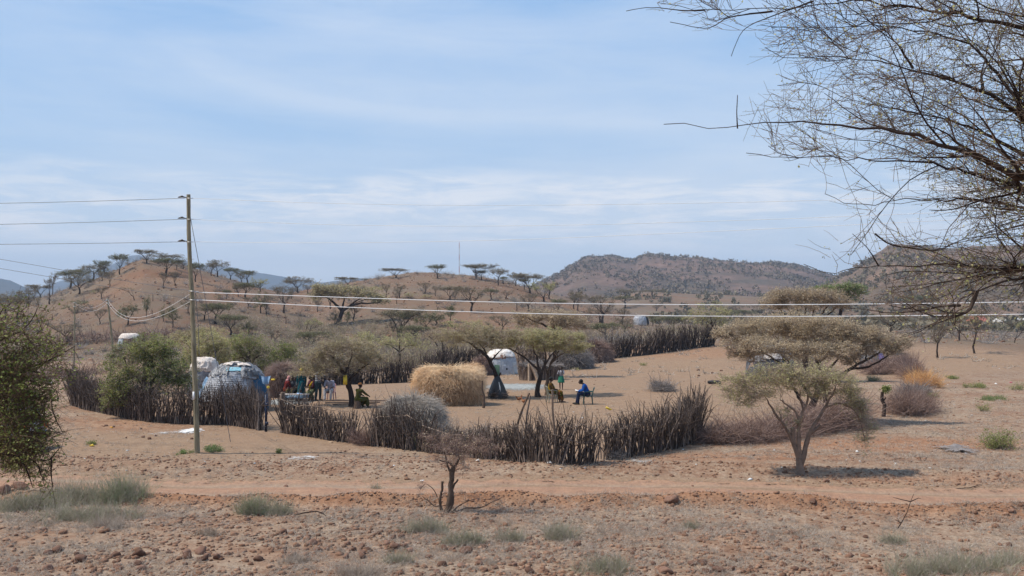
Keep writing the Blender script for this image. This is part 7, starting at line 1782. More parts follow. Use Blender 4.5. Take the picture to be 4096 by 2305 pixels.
person('person in an olive robe and rust-coloured cap sitting at the foot of the umbrella tree', g, -0.7, 1.68, 'sit', 'reach', lean=0.25, top=m_cloth('olive_robe', [(0.02, 0.022, 0.006), (0.06, 0.058, 0.015)]), skirt=(m_cloth('olive_skirt', [(0.025, 0.028, 0.007), (0.06, 0.06, 0.015)]), 0.5), cap=m_cloth('rust_cap', [(0.20, 0.08, 0.03), (0.32, 0.14, 0.05)]), seat=0.35, sleeves='long')
gs = g
st = Bulk(); polytube(st, [(0, 0, 0), (0, 0, 0.38)], [0.19, 0.17], 9); o = st.build('log_stool', M_bark); o.location = [float(c) for c in gs]; tag(o, 'log used as a seat by the person in the olive robe', 'stool')

# seats and low table of the left group
tr = thing('low_table', 'low blue-topped table in the middle of the left group', 'table', gnd(1180, 1606))
b = Bulk(); box(b, (0, 0, 0.38), (1.5, 0.6, 0.04)); b.build('table_top', m_plain('pale_board', (0.45, 0.40, 0.38)), tr)
b = Bulk(); box(b, (0.1, 0, 0.27), (1.2, 0.5, 0.16)); b.build('blue_box', M_lblue, tr)
for x in (-0.68, 0.68):
    for y in (-0.24, 0.24):
        b = Bulk(); polytube(b, [(x, y, 0), (x, y, 0.36)], 0.03, 5); b.build('leg', M_stickb, tr)
for sx, sy, lab in ((1168, 1600, 'log seat behind the low table'), (1142, 1598, 'log seat under the woman in dark red')):
    st = Bulk(); polytube(st, [(0, 0, 0), (0, 0, 0.40)], [0.2, 0.18], 9); o = st.build('log_stool', M_bark); q = gnd(sx, sy) + ((0, 0.5, 0) if sx == 1168 else (0, 0, 0)); o.location = [float(c) for c in q]; tag(o, lab, 'stool')
g = gnd(1182, 1603) + (0.1, 0.7, 0); st = Bulk(); polytube(st, [(0, 0, 0), (0, 0, 0.40)], [0.2, 0.18], 9); o = st.build('log_stool', M_bark); o.location = [float(c) for c in g]; tag(o, 'log seat under the second dark-clad person', 'stool')

# poles lying on the ground
for a_, b_, lab in (((1290, 1607), (1540, 1606), 'long thin pole lying on the ground, farthest of three'), ((1300, 1616), (1520, 1612), 'long thin pole lying on the ground, middle of three'), ((1330, 1622), (1500, 1618), 'long thin pole lying on the ground, nearest of three')):
    p, q = gnd(*a_), gnd(*b_); b = Bulk(); polytube(b, resample([np.zeros(3) + (0, 0, 0.06), (q - p) * 0.5 + (0, 0.05, 0.07), q - p + (0, 0, 0.05)], 0.5)[0], 0.035, 5)
    o = b.build('wooden_pole', M_stick); o.location = [float(c) for c in p]; tag(o, lab, 'pole', 'poles lying in the yard')

# net guard at the foot of the leaning tree
g = gnd(1990, 1592); tg = thing('tree_guard', 'dark netting guard tied like a tent round the foot of the leaning tree', 'tree guard', g)
b = Bulk(); A = np.linspace(0, 2 * math.pi, 25); zs = np.linspace(0.02, 1.25, 12); V = []
for i, z_ in enumerate(zs):
    rr = 0.40 * (1 - (i / 11) ** 1.6) + 0.10
    for a in A: V.append((math.cos(a) * rr * (1 + .08 * math.sin(a * 4 + i * .4)), math.sin(a) * rr * (1 + .08 * math.sin(a * 4)), z_ + 0.03 * math.sin(a * 5)))
V = np.array(V); Q = [(i * 25 + j, i * 25 + j + 1, (i + 1) * 25 + j + 1, (i + 1) * 25 + j) for i in range(11) for j in range(24)]
b.add(V, Q)
mn, ntn, pn = mat_new('dark_netting'); pn.inputs['Base Color'].default_value = (0.018, 0.015, 0.014, 1); outn = ntn.nodes['Material Output']
tr_ = N_(ntn, 'ShaderNodeBsdfTransparent'); mxn = N_(ntn, 'ShaderNodeMixShader'); mxn.inputs[0].default_value = 0.93
ntn.links.new(tr_.outputs[0], mxn.inputs[1]); ntn.links.new(pn.outputs[0], mxn.inputs[2]); ntn.links.new(mxn.outputs[0], outn.inputs[0])
b.build('netting', mn, tg, smooth=True)
b = Bulk(); n = 160; az = RNG.uniform(0, 2 * math.pi, n); P0 = np.stack([np.cos(az) * 0.42, np.sin(az) * 0.42, RNG.uniform(0, 0.3, n)], 1); Dn = np.stack([-np.sin(az), np.cos(az), RNG.normal(0.1, 0.2, n)], 1)
P, R = strands(P0, Dn, 0.45, 0.016, 0.01, 3, 0.1); add_tubes(b, P, R, 3); b.build('brushwood', M_stick, tg)
b = Bulk(); polytube(b, [(0.15, -0.42, 0.25), (0.14, -0.36, 0.6), (0.08, -0.26, 0.9)], [0.05, 0.04, 0.02], 5); b.build('rag', M_white, tg)

# single posts
def post(label, foot, top, r0, r1, mat, name='wooden_post', fork=None):
    g = gnd(*foot); t_ = at(top[0], top[1], g[1]) - g; b = Bulk()
    polytube(b, resample([np.array([0, 0, -0.1]), t_ * 0.45 + (r0 * 0.8, 0, 0), t_ * 0.7 - (r0 * 0.5, 0, 0), t_], 0.12)[0], np.linspace(r0, r1, len(resample([np.array([0, 0, -0.1]), t_ * 0.45 + (r0 * 0.8, 0, 0), t_ * 0.7 - (r0 * 0.5, 0, 0), t_], 0.12)[0])), 7)
    if fork: polytube(b, [t_ * fork[0], t_ * fork[0] + (fork[1], 0, fork[2])], [r0 * 0.5, r0 * 0.25], 5)
    o = b.build(name, mat); o.location = [float(c) for c in g]; return tag(o, label, 'post')
post('bare crooked stake standing alone between straw stack and tree guard', (1934, 1632), (1929, 1523), 0.075, 0.04, M_bark, fork=(0.45, -0.1, 0.08))
post('forked stump post with a green tuft, right of the broad umbrella tree', (3533, 1667), (3530, 1567), 0.10, 0.07, M_barkd, fork=(0.6, 0.14, 0.2))
g = gnd(3533, 1667); tf = Bulk(); C = RNG.normal(0, 1, (500, 3)) * np.array([0.09, 0.08, 0.07]); add_leaves(tf, C, 0.06); P, R = strands(np.zeros((60, 3)), RNG.normal(0, 1, (60, 3)) / 1.7, 0.2, 0.004); add_tubes(tf, P, R, 3)
o = tf.build('leaf_tuft', M_leaf_green); o.location = [float(c) for c in g + (0.12, -0.05, 1.28)]; tag(o, 'dark green leafy tuft caught on the stump post', 'leaf tuft')
gr = thing('gate_post', 'dark blue metal post at the left side of the gateway', 'gate post', gnd(1064, 1727))
b = Bulk(); box(b, (0, 0, 0.75), (0.085, 0.085, 1.5)); box(b, (0.05, -0.06, 0.35), (0.12, 0.02, 0.12)); box(b, (0.05, -0.06, 1.1), (0.12, 0.02, 0.12)); b.build('column', m_plain('blue_paint', (0.012, 0.02, 0.055), rough=0.5, nz=8), gr)
for z_ in (0.35, 0.75, 1.15):
    b = Bulk(); polytube(b, [(0.07, -0.05, z_ - 0.05), (0.07, -0.05, z_ + 0.05)], 0.02, 6); b.build('hinge', M_rust, gr)
post('thick weathered corner stake at the right side of the gateway', (1128, 1731), (1132, 1570), 0.13, 0.09, M_stickb)
post('pale straight pole sticking up from the near fence, below the seated woman', (2218, 1853), (2210, 1558), 0.035, 0.035, M_stickb)
post('long crooked branch rising from the near fence towards the tree guard', (2010, 1840), (2118, 1572), 0.045, 0.03, M_bark)
post('dark stake leaning right in the near fence, next to the long crooked branch', (2080, 1844), (2122, 1582), 0.04, 0.025, M_stick)

# hanging things
def put(name, label, cat, pos, mat, build):
    b = Bulk(); build(b); o = b.build(name, mat); o.location = [float(c) for c in pos]; return tag(o, label, cat)
def canb(b):
    box(b, (0, 0, 0), (0.13, 0.10, 0.24), taper=0.9); polytube(b, [(0.03, 0, 0.12), (0.03, 0, 0.17)], 0.028, 8); polytube(b, [(-0.05, 0, 0.12), (-0.03, 0, 0.16), (0.02, 0, 0.14)], 0.012, 5); box(b, (0, 0, -0.125), (0.11, 0.085, 0.02))
o = put('jerrycan', 'yellow jerrycan wedged in the fork of the umbrella tree', 'jerrycan', at(1381, 1522, 50.1), M_yellow, canb); o.scale = (1.5, 1.5, 1.5)
def clothb(b):
    n = 14; X, Z = np.meshgrid(np.linspace(-0.28, 0.28, n), np.linspace(0, -0.45, n)); Y = 0.06 * np.sin(X * 14) + 0.04 * np.cos(Z * 10); X2 = X * (1 + 0.8 * Z)
    V = np.stack([X2, Y, Z + 0.06 * np.abs(X) * 3], -1).reshape(-1, 3); i = np.arange(n * n).reshape(n, n); Q = np.stack([i[:-1, :-1], i[:-1, 1:], i[1:, 1:], i[1:, :-1]], -1).reshape(-1, 4); b.add(V, Q); b.add(V + (0, 0.012, 0), Q[:, ::-1])
put('cloth', 'light blue plastic cloth hanging on the fence sticks beside the gate', 'cloth', at(1063, 1507, 40.2), M_lblue, clothb).scale = (0.7, 0.7, 0.7)
put('plastic_bottle', 'yellow bottle stuck on a fence stick right of the blue cloth', 'bottle', at(1091, 1519, 39.9), M_yellow, lambda b: (polytube(b, [(-0.06, 0, 0), (0.06, 0, 0.01)], [0.035, 0.035], 8), polytube(b, [(0.06, 0, 0.01), (0.10, 0, 0.012)], [0.03, 0.012], 8)))
put('plastic_ball', 'small yellow ball resting among the sticks above the gate', 'ball', at(1073, 1549, 40.3), M_yellow, lambda b: ico(b, (0, 0, 0), 0.06, 2))
put('plastic_scrap', 'yellow plastic scrap caught on top of the right part of the near fence', 'litter', at(2433, 1634, 33.4), M_yellow, lambda b: (box(b, (0, 0, 0), (0.18, 0.04, 0.06), tilt=(0.3, 0.5)), box(b, (0.08, 0, -0.03), (0.07, 0.03, 0.04))))

# stick poles of the tyre, stones, hens
g = gnd(2857, 1535); ty = thing('old_tyre', 'worn black tyre lying flat on the sandy yard', 'tyre', g)
def torus(b, R, r, z=0, n=36, m_=12, sq=0.8):
    V = [((R + r * math.copysign(abs(math.cos(q)) ** sq, math.cos(q))) * math.cos(p), (R + r * math.copysign(abs(math.cos(q)) ** sq, math.cos(q))) * math.sin(p), z + r * 0.9 * math.copysign(abs(math.sin(q)) ** sq, math.sin(q))) for p in np.linspace(0, 2 * math.pi, n, endpoint=False) for q in np.linspace(0, 2 * math.pi, m_, endpoint=False)]
    Q = [(i * m_ + j, ((i + 1) % n) * m_ + j, ((i + 1) % n) * m_ + (j + 1) % m_, i * m_ + (j + 1) % m_) for i in range(n) for j in range(m_)]
    b.add(V, Q)
b = Bulk(); torus(b, 0.30, 0.115, 0.10); b.build('rubber_body', m_plain('tyre_rubber', (0.025, 0.025, 0.027), rough=0.7, nz=20), ty, smooth=True)
b = Bulk()
for a in np.linspace(0, 2 * math.pi, 30, endpoint=False): box(b, (math.cos(a) * 0.415, math.sin(a) * 0.415, 0.10), (0.02, 0.05, 0.13), rz=a)
b.build('tread', m_plain('tread_rubber', (0.018, 0.018, 0.019), rough=0.8), ty)

def hen(label, loc, face):
    root = thing('hen', label, 'hen', loc, face); b = Bulk()
    ico(b, (0, 0, 0.22), 0.12, 3, (0.8, 1.25, 0.85)); chain(b, [(0, 0.10, 0.26), (0, 0.16, 0.34), (0, 0.18, 0.40)], [0.06, 0.035, 0.032]); ico(b, (0, 0.19, 0.41), 0.038, 2)
    chain(b, [(0, -0.10, 0.26), (0, -0.20, 0.36), (0, -0.24, 0.42)], [0.06, 0.045, 0.02]); chain(b, [(0, 0.215, 0.41), (0, 0.25, 0.40)], [0.012, 0.005], 6)
    for q in (-1, 1):
        ico(b, (q * 0.085, -0.02, 0.23), 0.08, 2, (0.35, 1.2, 0.7)); chain(b, [(q * 0.04, 0, 0.14), (q * 0.045, 0.01, 0.02)], [0.018, 0.009], 6); chain(b, [(q * 0.045, 0.01, 0.012), (q * 0.05, 0.06, 0.008)], [0.010, 0.006], 6)
    root.scale = (0.8, 0.8, 0.8); remeshed(b, 'body', m_plain('rust_feathers', (0.30, 0.12, 0.045), nz=14, var=0.5), root, 0.012, 1)
    c = Bulk(); box(c, (0, 0.195, 0.455), (0.008, 0.05, 0.03)); c.build('comb', m_plain('red_comb', (0.5, 0.03, 0.02)), root); return root
hen('rust-brown hen pecking in the yard, right one of two', gnd(2095, 1618), 0.9); hen('rust-brown hen in the yard, left one of two', gnd(2076, 1608), -1.2)

# ash and gravel patches, sheets just above the ground
def patch(name, label, cx, cy, rx, ry, mat, seed, hgt=0.02, kind=None, cat='patch'):
    g = gnd(cx, cy); a = gnd(cx + rx, cy); c_ = gnd(cx, cy + ry); wx = abs(a[0] - g[0]); wy = abs(g[1] - c_[1])
    n = 60; U = np.linspace(0, 1, 14); A = np.linspace(0, 2 * math.pi, n + 1)
    Am, Um = np.meshgrid(A, U); e = 1 + 0.5 * fbm(np.cos(Am) * 1.7 + seed, np.sin(Am) * 1.7, seed, 4)
    X = g[0] + np.cos(Am) * Um * wx * e; Y = g[1] + np.sin(Am) * Um * wy * e; Z = H(X, Y) + 0.012 + hgt * (1 - Um ** 2) * (0.6 + fbm(X * 3, Y * 3, seed, 3)) - 0.02 * (Um > 0.97)
    i = np.arange(14 * (n + 1)).reshape(14, n + 1); Q = np.stack([i[:-1, :-1], i[:-1, 1:], i[1:, 1:], i[1:, :-1]], -1).reshape(-1, 4)
    me = new_mesh(name, np.stack([X, Y, Z], -1).reshape(-1, 3) - g, Q, mats=[mat], smooth=True, rnd=(1.6 * (1 - Um)).ravel())
    o = link(name, me); o.location = [float(q) for q in g]; return tag(o, label, cat, None, kind)
def m_patch(name, c1_, c2_, dens=0.5, wid=0.5):
    m, nt, p = mat_new(name); g = N_(nt, 'ShaderNodeNewGeometry'); n2 = noise(nt, g.outputs['Position'], 3.2, 8, 0.7)
    nt.links.new(ramp(nt, n2, [(0.35, c1_), (0.65, c2_)]), p.inputs['Base Color']); p.inputs['Roughness'].default_value = 1; p.inputs['Specular IOR Level'].default_value = 0.03
    a = N_(nt, 'ShaderNodeAttribute', attribute_name='rnd'); e = math_(nt, 'ADD', a.outputs['Fac'], math_(nt, 'MULTIPLY', math_(nt, 'SUBTRACT', n2, 0.5), 4.0))
    out = nt.nodes['Material Output']; tr = N_(nt, 'ShaderNodeBsdfTransparent'); mx = N_(nt, 'ShaderNodeMixShader'); nt.links.new(ramp(nt, math_(nt, 'MULTIPLY', e, 0.5), [(dens * 0.5, 0.0), (dens * 0.5 + wid * 0.5, 1.0)]), mx.inputs[0])
    nt.links.new(tr.outputs[0], mx.inputs[1]); nt.links.new(p.outputs[0], mx.inputs[2]); nt.links.new(mx.outputs[0], out.inputs[0]); return m
M_ash = m_patch('white_ash', (0.55, 0.54, 0.53), (0.85, 0.84, 0.83), 0.35, 0.6); M_ashg = m_patch('grey_ash', (0.36, 0.33, 0.31), (0.68, 0.66, 0.64), 0.65, 1.3)
M_grav = m_patch('grey_gravel', (0.23, 0.235, 0.225), (0.36, 0.365, 0.35), 0.3); M_dkg = m_patch('dark_gravel', (0.16, 0.14, 0.13), (0.26, 0.23, 0.22), 0.3)
patch('ash_heap', 'bright white ash spill left of the tall pole foot', 762, 1724, 55, 15, M_ash, 1, 0.05, cat='ash')
patch('ash_heap', 'fainter white ash streak left of the bright ash spill', 660, 1733, 70, 14, M_ashg, 2, 0.02, cat='ash')
patch('ash_patch', 'greyish white ash patch on the stony strip in front of the gateway', 1215, 1832, 120, 16, M_ashg, 3, 0.03, cat='ash')
patch('ash_patch', 'faint white ash patch in front of the near fence at the right', 2560, 1848, 90, 8, M_ashg, 4, 0.01, cat='ash')
patch('gravel_patch', 'grey gravel area in the yard behind the twin trees', 2065, 1545, 175, 24, M_grav, 5, 0.01, kind='structure', cat='gravel')
patch('gravel_patch', 'grey gravel area just inside the gateway', 1150, 1608, 120, 17, M_grav, 6, 0.01, kind='structure', cat='gravel')
patch('gravel_heap', 'low dark gravel heap beside the path at the right', 3830, 1803, 100, 13, M_dkg, 7, 0.22, cat='gravel heap')

# ================================================================== CAR BEHIND THE LEFT BUSH
def car():
    g = gnd(-20, 1800); g[0] = at(150, 1700, g[1])[0] - 2.15
    root = thing('estate_car', 'silver car with an orange tail lamp, mostly hidden behind the left bush', 'car', g)
    paint = m_plain('silver_paint', (0.50, 0.52, 0.56), rough=0.3, spec=0.6, var=0.08, coat=0.5); glass = m_plain('dark_glass', (0.015, 0.018, 0.022), rough=0.08, spec=0.8, var=0.1); blk = m_plain('black_trim', (0.02, 0.02, 0.022), rough=0.6); rub = m_plain('car_tyre', (0.02, 0.02, 0.02), rough=0.8)
    prof = [(-2.1, 0.45), (-2.12, 0.75), (-1.9, 0.88), (-1.05, 0.98), (2.05, 0.98), (2.12, 0.8), (2.12, 0.42), (-2.1, 0.42)]
    def loft(prof, w0, w1, name, m, bevel=0.05):
        bm = bmesh.new(); n = len(prof)
        a = [bm.verts.new((x, -w0 if z < 1.0 else -w1, z)) for x, z in prof]; c = [bm.verts.new((x, w0 if z < 1.0 else w1, z)) for x, z in prof]
        bm.faces.new(a); bm.faces.new(c[::-1])
        for i in range(n): bm.faces.new((a[i], c[i], c[(i + 1) % n], a[(i + 1) % n]))
        bmesh.ops.recalc_face_normals(bm, faces=bm.faces); bmesh.ops.bevel(bm, geom=bm.edges[:], offset=bevel, segments=2, affect='EDGES')
        me = bpy.data.meshes.new(name); bm.to_mesh(me); bm.free(); me.materials.append(m); me.polygons.foreach_set('use_smooth', np.ones(len(me.polygons), bool)); return link(name, me, root)
    loft(prof, 0.83, 0.83, 'body', paint)
    loft([(-1.1, 0.96), (-0.45, 1.42), (1.75, 1.44), (2.02, 0.96)], 0.80, 0.62, 'window_band', glass, 0.03)
    loft([(-0.5, 1.42), (-0.4, 1.49), (1.70, 1.50), (1.82, 1.42)], 0.64, 0.60, 'roof', paint, 0.02)
    for x in (-0.98, 0.45, 1.95):
        for q in (-1, 1):
            b = Bulk(); polytube(b, [(x if x > -0.5 else -1.02, q * 0.81, 0.97), ((x - 0.15) if x > 0 else -0.42, q * 0.63, 1.43)], 0.035, 5); b.build('window_pillar', paint, root)
    for x in (-1.35, 1.35):
        for q in (-1, 1):
            wr = Bulk(); polytube(wr, [(x, q * 0.66, 0.32), (x, q * 0.86, 0.32)], 0.32, 24); w_ = wr.build('wheel', rub, root)
            wr = Bulk(); polytube(wr, [(x, q * 0.80, 0.32), (x, q * 0.88, 0.32)], [0.20, 0.17], 16); wr.build('rim', M_steel, w_)
    for q in (-1, 1):
        b = Bulk(); box(b, (2.08, q * 0.70, 0.84), (0.12, 0.26, 0.26)); b.build('tail_lamp', m_plain('orange_lamp', (0.75, 0.16, 0.02), rough=0.2, var=0.4), root)
        b = Bulk(); box(b, (-2.08, q * 0.62, 0.70), (0.10, 0.30, 0.14)); b.build('headlight', m_plain('clear_lamp', (0.7, 0.7, 0.7), rough=0.1), root)
    for x in (-2.13, 2.15):
        b = Bulk(); box(b, (x, 0, 0.48), (0.16, 1.68, 0.24)); b.build('bumper', blk, root)
    for q in (-1, 1):
        b = Bulk(); polytube(b, [(-0.3, q * 0.55, 1.53), (1.6, q * 0.55, 1.54)], 0.02, 5); b.build('roof_rail', M_steel, root)
        for x in (0.0, 0.95):
            b = Bulk(); box(b, (x, q * 0.845, 0.84), (0.2, 0.03, 0.035)); b.build('door_handle', blk, root)
car()

# ================================================================== FOREGROUND
def fg_points(n, y0, y1, rng, power=1.0, margin=1.12):
    y = y0 + (y1 - y0) * rng.random(n) ** power
    x = (rng.random(n) * 2 - 1) * y * 0.515 * margin
    return x, y

ICO = None
def ico_data(sub):
    bm = bmesh.new(); bmesh.ops.create_icosphere(bm, subdivisions=sub, radius=1.0); V = np.array([v.co[:] for v in bm.verts]); T = np.array([[v.index for v in f.verts] for f in bm.faces]); bm.free(); return V, T

def stones_bulk(x, y, size, rng, sub=1, flat=0.65, sink=0.3):
    V0, T0 = ico_data(sub); N = len(x); nv = len(V0)
    j = 1 + rng.normal(0, 0.17 if sub == 1 else 0.12, (N, nv, 1))
    sc = rng.uniform(0.7, 1.3, (N, 1, 3)); sc[..., 2] *= flat
    V = V0[None] * j * sc * size[:, None, None]
    a = rng.uniform(0, 2 * math.pi, N); c, s = np.cos(a)[:, None], np.sin(a)[:, None]
    V = np.stack([V[..., 0] * c - V[..., 1] * s, V[..., 0] * s + V[..., 1] * c, V[..., 2]], -1)
    z = H(x, y) + size * (0.5 - sink) * flat
    V = V + np.stack([x, y, z], -1)[:, None, :]
    T = (T0[None] + (np.arange(N) * nv)[:, None, None]).reshape(-1, 3)
    return V.reshape(-1, 3), T, np.repeat(np.clip(rng.beta(2, 2, N), 0, 1), nv)

rng = np.random.default_rng(501)
def stone_mask(x, y):
    ty_ = np.abs(y - track_y(x)); return (ty_ > 1.7)
b = Bulk()
# loose small stones
x, y = fg_points(30000, 15.5, 34, rng, 1.35); w_ = fbm(x / 2.5, y / 1.8, 301, 4); sx_, sy_ = proj(x, y, H(x, y))
k = stone_mask(x, y) & (rng.random(len(x)) < np.clip(0.38 + 2.2 * w_ + 0.3 * (sy_ > 2050) * (sx_ < 2700), 0.06, 1)) & ((y < track_y(x)) | (rng.random(len(x)) < 0.35)); x, y = x[k], y[k]
sz = 0.018 + 0.036 * rng.random(len(x)) ** 2.2 + 0.034 * (rng.random(len(x)) < 0.13)
V, T, Rn = stones_bulk(x, y, sz, rng); b.add(V, None, T, rnd=Rn)
# windrow of graded stones behind the track and along its near edge
xr = rng.uniform(-19, 24, 9500); yr = track_y(xr) + 3.6 + rng.normal(0, 0.85, 9500) - 0.8 * sstep(6, 12, xr); k = rng.random(9500) < np.clip(0.75 + 1.6 * fbm(xr / 3, yr * 0, 302, 3) - 0.5 * sstep(6, 12, xr), 0.1, 1); xr, yr = xr[k], yr[k]
V, T, Rn = stones_bulk(xr, yr, 0.012 + 0.052 * rng.random(len(xr)) ** 3.2, rng); b.add(V, None, T, rnd=np.clip(Rn + 0.12, 0, 1))
xr = rng.uniform(-17, 20, 3800); yr = track_y(xr) - 2.1 + rng.normal(0, 0.35, 3800)
V, T, Rn = stones_bulk(xr, yr, 0.014 + 0.028 * rng.random(len(xr)) ** 2, rng); b.add(V, None, T, rnd=np.clip(Rn + 0.2, 0, 1))
# scattered stones in the middle ground
x, y = fg_points(9000, 33, 75, rng, 1.3); bz = zones(x, y, H(x, y))[:, 0]; k = rng.random(len(x)) < np.clip(0.35 + 1.5 * fbm(x / 5, y / 5, 303, 3), 0.04, 1) * (1 - 0.85 * bz); x, y = x[k], y[k]
V, T, Rn = stones_bulk(x, y, 0.02 + 0.05 * rng.random(len(x)) ** 4, rng); b.add(V, None, T, rnd=Rn)
x, y = fg_points(7000, 100, 330, rng, 1.2); V, T, Rn = stones_bulk(x, y, 0.08 + 0.26 * rng.random(len(x)) ** 5, rng); b.add(V, None, T, rnd=Rn)
tag(b.build('rubble', M_rubble), 'loose reddish rubble strewn over the ground', 'rubble', None, 'stuff')

# bigger rocks, each its own object
V0, T0 = ico_data(3); rock_me = []
for i in range(10):
    r_ = np.random.default_rng(900 + i); d = V0 / np.linalg.norm(V0, axis=1, keepdims=True)
    f = 1 + 0.30 * fbm(d[:, 0] * 1.3 + i * 5, d[:, 1] * 1.3 + d[:, 2], 40 + i, 3) * 2 + 0.10 * fbm(d[:, 0] * 4 + i, d[:, 2] * 4 + d[:, 1] * 2, 60 + i, 3) * 2
    for q in range(7):  # broken faces
        nn = r_.normal(0, 1, 3); nn /= np.linalg.norm(nn); h_ = r_.uniform(0.55, 0.85); dd = (d * f[:, None]) @ nn; ex = np.maximum(dd - h_, 0); f = f - ex * 0.9
    V = d * f[:, None] * r_.uniform(0.75, 1.15, 3) * np.array([1, 0.9, 0.68])
    rock_me.append(new_mesh('rock', V, None, T0, np.full(len(V), r_.uniform(0.1, 0.7)), [M_rock], smooth=False))
rocks_px = [(1055 / 1.887, 1850 + 700 / 1.887, 50), (430 / 1.887, 1850 + 670 / 1.887, 48), (365 / 1.887, 1850 + 690 / 1.887, 34), (620 / 1.887, 1850 + 740 / 1.887, 50), (585 / 1.887, 1850 + 700 / 1.887, 28), (870 / 1.887, 1850 + 715 / 1.887, 44), (1068 / 1.887, 1850 + 815 / 1.887, 40),
    (1040 / 1.887, 1850 + 770 / 1.887, 32), (1175 / 1.887, 1850 + 675 / 1.887, 26), (1270 / 1.887, 1850 + 680 / 1.887, 24), (1405 / 1.887, 1850 + 690 / 1.887, 32), (1515 / 1.887, 1850 + 685 / 1.887, 48), (1565 / 1.887, 1850 + 710 / 1.887, 28), (1530 / 1.887, 1850 + 735 / 1.887, 36),
    (1410 / 1.887, 1850 + 720 / 1.887, 40), (1640 / 1.887, 1850 + 725 / 1.887, 36), (95 / 1.887, 1850 + 820 / 1.887, 34), (360 / 1.887, 1850 + 805 / 1.887, 36), (2135 / 1.887, 1850 + 540 / 1.887, 36), (2355 / 1.887, 1850 + 615 / 1.887, 36), (2400 / 1.887, 1850 + 670 / 1.887, 34), (2465 / 1.887, 1850 + 660 / 1.887, 26),
    (1870 / 1.887, 1850 + 435 / 1.887, 26), (885 / 1.887, 1850 + 790 / 1.887, 26), (1950 / 1.887, 1850 + 740 / 1.887, 36), (335 / 1.887, 1850 + 515 / 1.887, 22), (100 / 1.887, 1850 + 195 / 1.887, 30), (170 / 1.887, 1850 + 205 / 1.887, 60), (40 / 1.887, 1850 + 220 / 1.887, 50)]
rocks_px += [(1365 + a / 1.887, 1850 + c_ / 1.887, s_) for a, c_, s_ in ((265, 400, 26), (50, 620, 26), (385, 580, 30), (455, 570, 34), (400, 650, 44), (480, 640, 34), (155, 640, 24), (200, 670, 34), (95, 665, 28), (345, 615, 26), (840, 665, 32), (930, 680, 48), (775, 655, 32), (1080, 645, 30), (1290, 665, 34), (1440, 705, 28),
    (760, 780, 36), (660, 720, 26), (905, 790, 30), (1040, 770, 34), (1310, 780, 26), (1420, 835, 40), (1550, 835, 26), (1780, 630, 34), (520, 670, 28), (2200, 690, 22), (2350, 770, 28), (2490, 295, 48), (2440, 460, 20), (2300, 510, 20), (2450, 835, 50), (285, 540, 22), (720, 830, 26), (1160, 800, 28), (1090, 820, 24), (150, 690, 30), (165, 720, 34), (35, 720, 28))]
rocks_px += [(2730 + a / 1.886, 1850 + c_ / 1.886, s_) for a, c_, s_ in ((70, 770, 28), (155, 765, 36), (178, 825, 30), (275, 820, 42), (370, 810, 30), (515, 805, 24), (850, 810, 30), (905, 815, 24), (1070, 725, 32), (1265, 705, 22), (1675, 710, 28), (1770, 700, 26), (2460, 630, 28), (985, 300, 30), (210, 505, 24), (850, 565, 20), (1380, 565, 22), (1150, 780, 22), (770, 775, 22), (2250, 700, 26), (1005, 665, 26), (600, 590, 20), (2480, 370, 24), (1085, 148, 24), (1435, 460, 14), (2520, 720, 20))]
rocks_px += [(572, 1750, 14), (598, 1757, 18), (623, 1744, 12), (767, 1757, 14), (424, 1704, 14), (455, 1709, 10), (505, 1753, 10), (1142, 1949, 18), (1345, 1966, 16), (2793, 1482, 13), (2850, 1493, 12), (2885, 1484, 11), (2795, 1505, 12), (2243, 1586, 12), (2690, 1905, 14), (2922, 1909, 12), (2770, 1945, 10)]
rng = np.random.default_rng(77)
for sx, sy, wd in rocks_px:
    p = ground_at(sx, min(sy, 2303)); rad = wd / 8 / F * p[1] * 1.2
    o = link('rock', rock_me[rng.integers(10)]); o.location = [float(p[0]), float(p[1]), float(H(p[0], p[1]) + rad * 0.22)]; o.rotation_euler = (rng.normal(0, .2), rng.normal(0, .2), rng.uniform(0, 6.28)); o.scale = (rad * 1.1, rad * 1.0, rad * 1.05)
    tag(o, 'rough red-brown rock lying on bare or stony ground', 'rock', 'loose red-brown rocks')

# dry grass tufts over the stony ground
def tufts(x, y, nb, L, r, rng, flatten=0.3, spread=0.06):
    N = len(x); X = np.repeat(x, nb) + rng.normal(0, 1, N * nb) * np.repeat(np.broadcast_to(spread, (N,)), nb); Y = np.repeat(y, nb) + rng.normal(0, 1, N * nb) * np.repeat(np.broadcast_to(spread, (N,)), nb)
    D = rng.normal(0, 1, (N * nb, 3)); D[:, 2] = np.abs(D[:, 2]) * flatten + 0.15; D /= np.linalg.norm(D, axis=1, keepdims=True)
    return strands(np.stack([X, Y, H(X, Y) + 0.003], 1), D, np.repeat(np.broadcast_to(L, (N,)), nb) * rng.uniform(0.5, 1.3, N * nb), r, r * 0.5, 2, 0.25, 0.05, rng)
b = Bulk(); rng = np.random.default_rng(601)
x, y = fg_points(24000, 15.5, 34, rng, 1.15); w_ = fbm(x / 3.2, y / 2.0, 311, 4) + 0.5 * fbm(x / 0.8, y / 0.8, 312, 2); k = stone_mask(x, y) & (rng.random(len(x)) < np.clip(0.50 + 2.3 * w_, 0.05, 1)) & ((y < track_y(x)) | (rng.random(len(x)) < np.clip(0.25 + 0.5 * sstep(7, 12, x) + fbm(x / 3, y / 3, 5, 3), 0, 1))); x, y = x[k], y[k]
P, R = tufts(x, y, 11, 0.11 + 0.08 * rng.random(len(x)), 0.0032, rng, 0.5, 0.055); tone = np.clip(np.repeat(rng.beta(2, 2, len(x)), 11) + rng.normal(0, 0.15, len(P)), 0, 1); add_tubes(b, P, R, 3, tone)
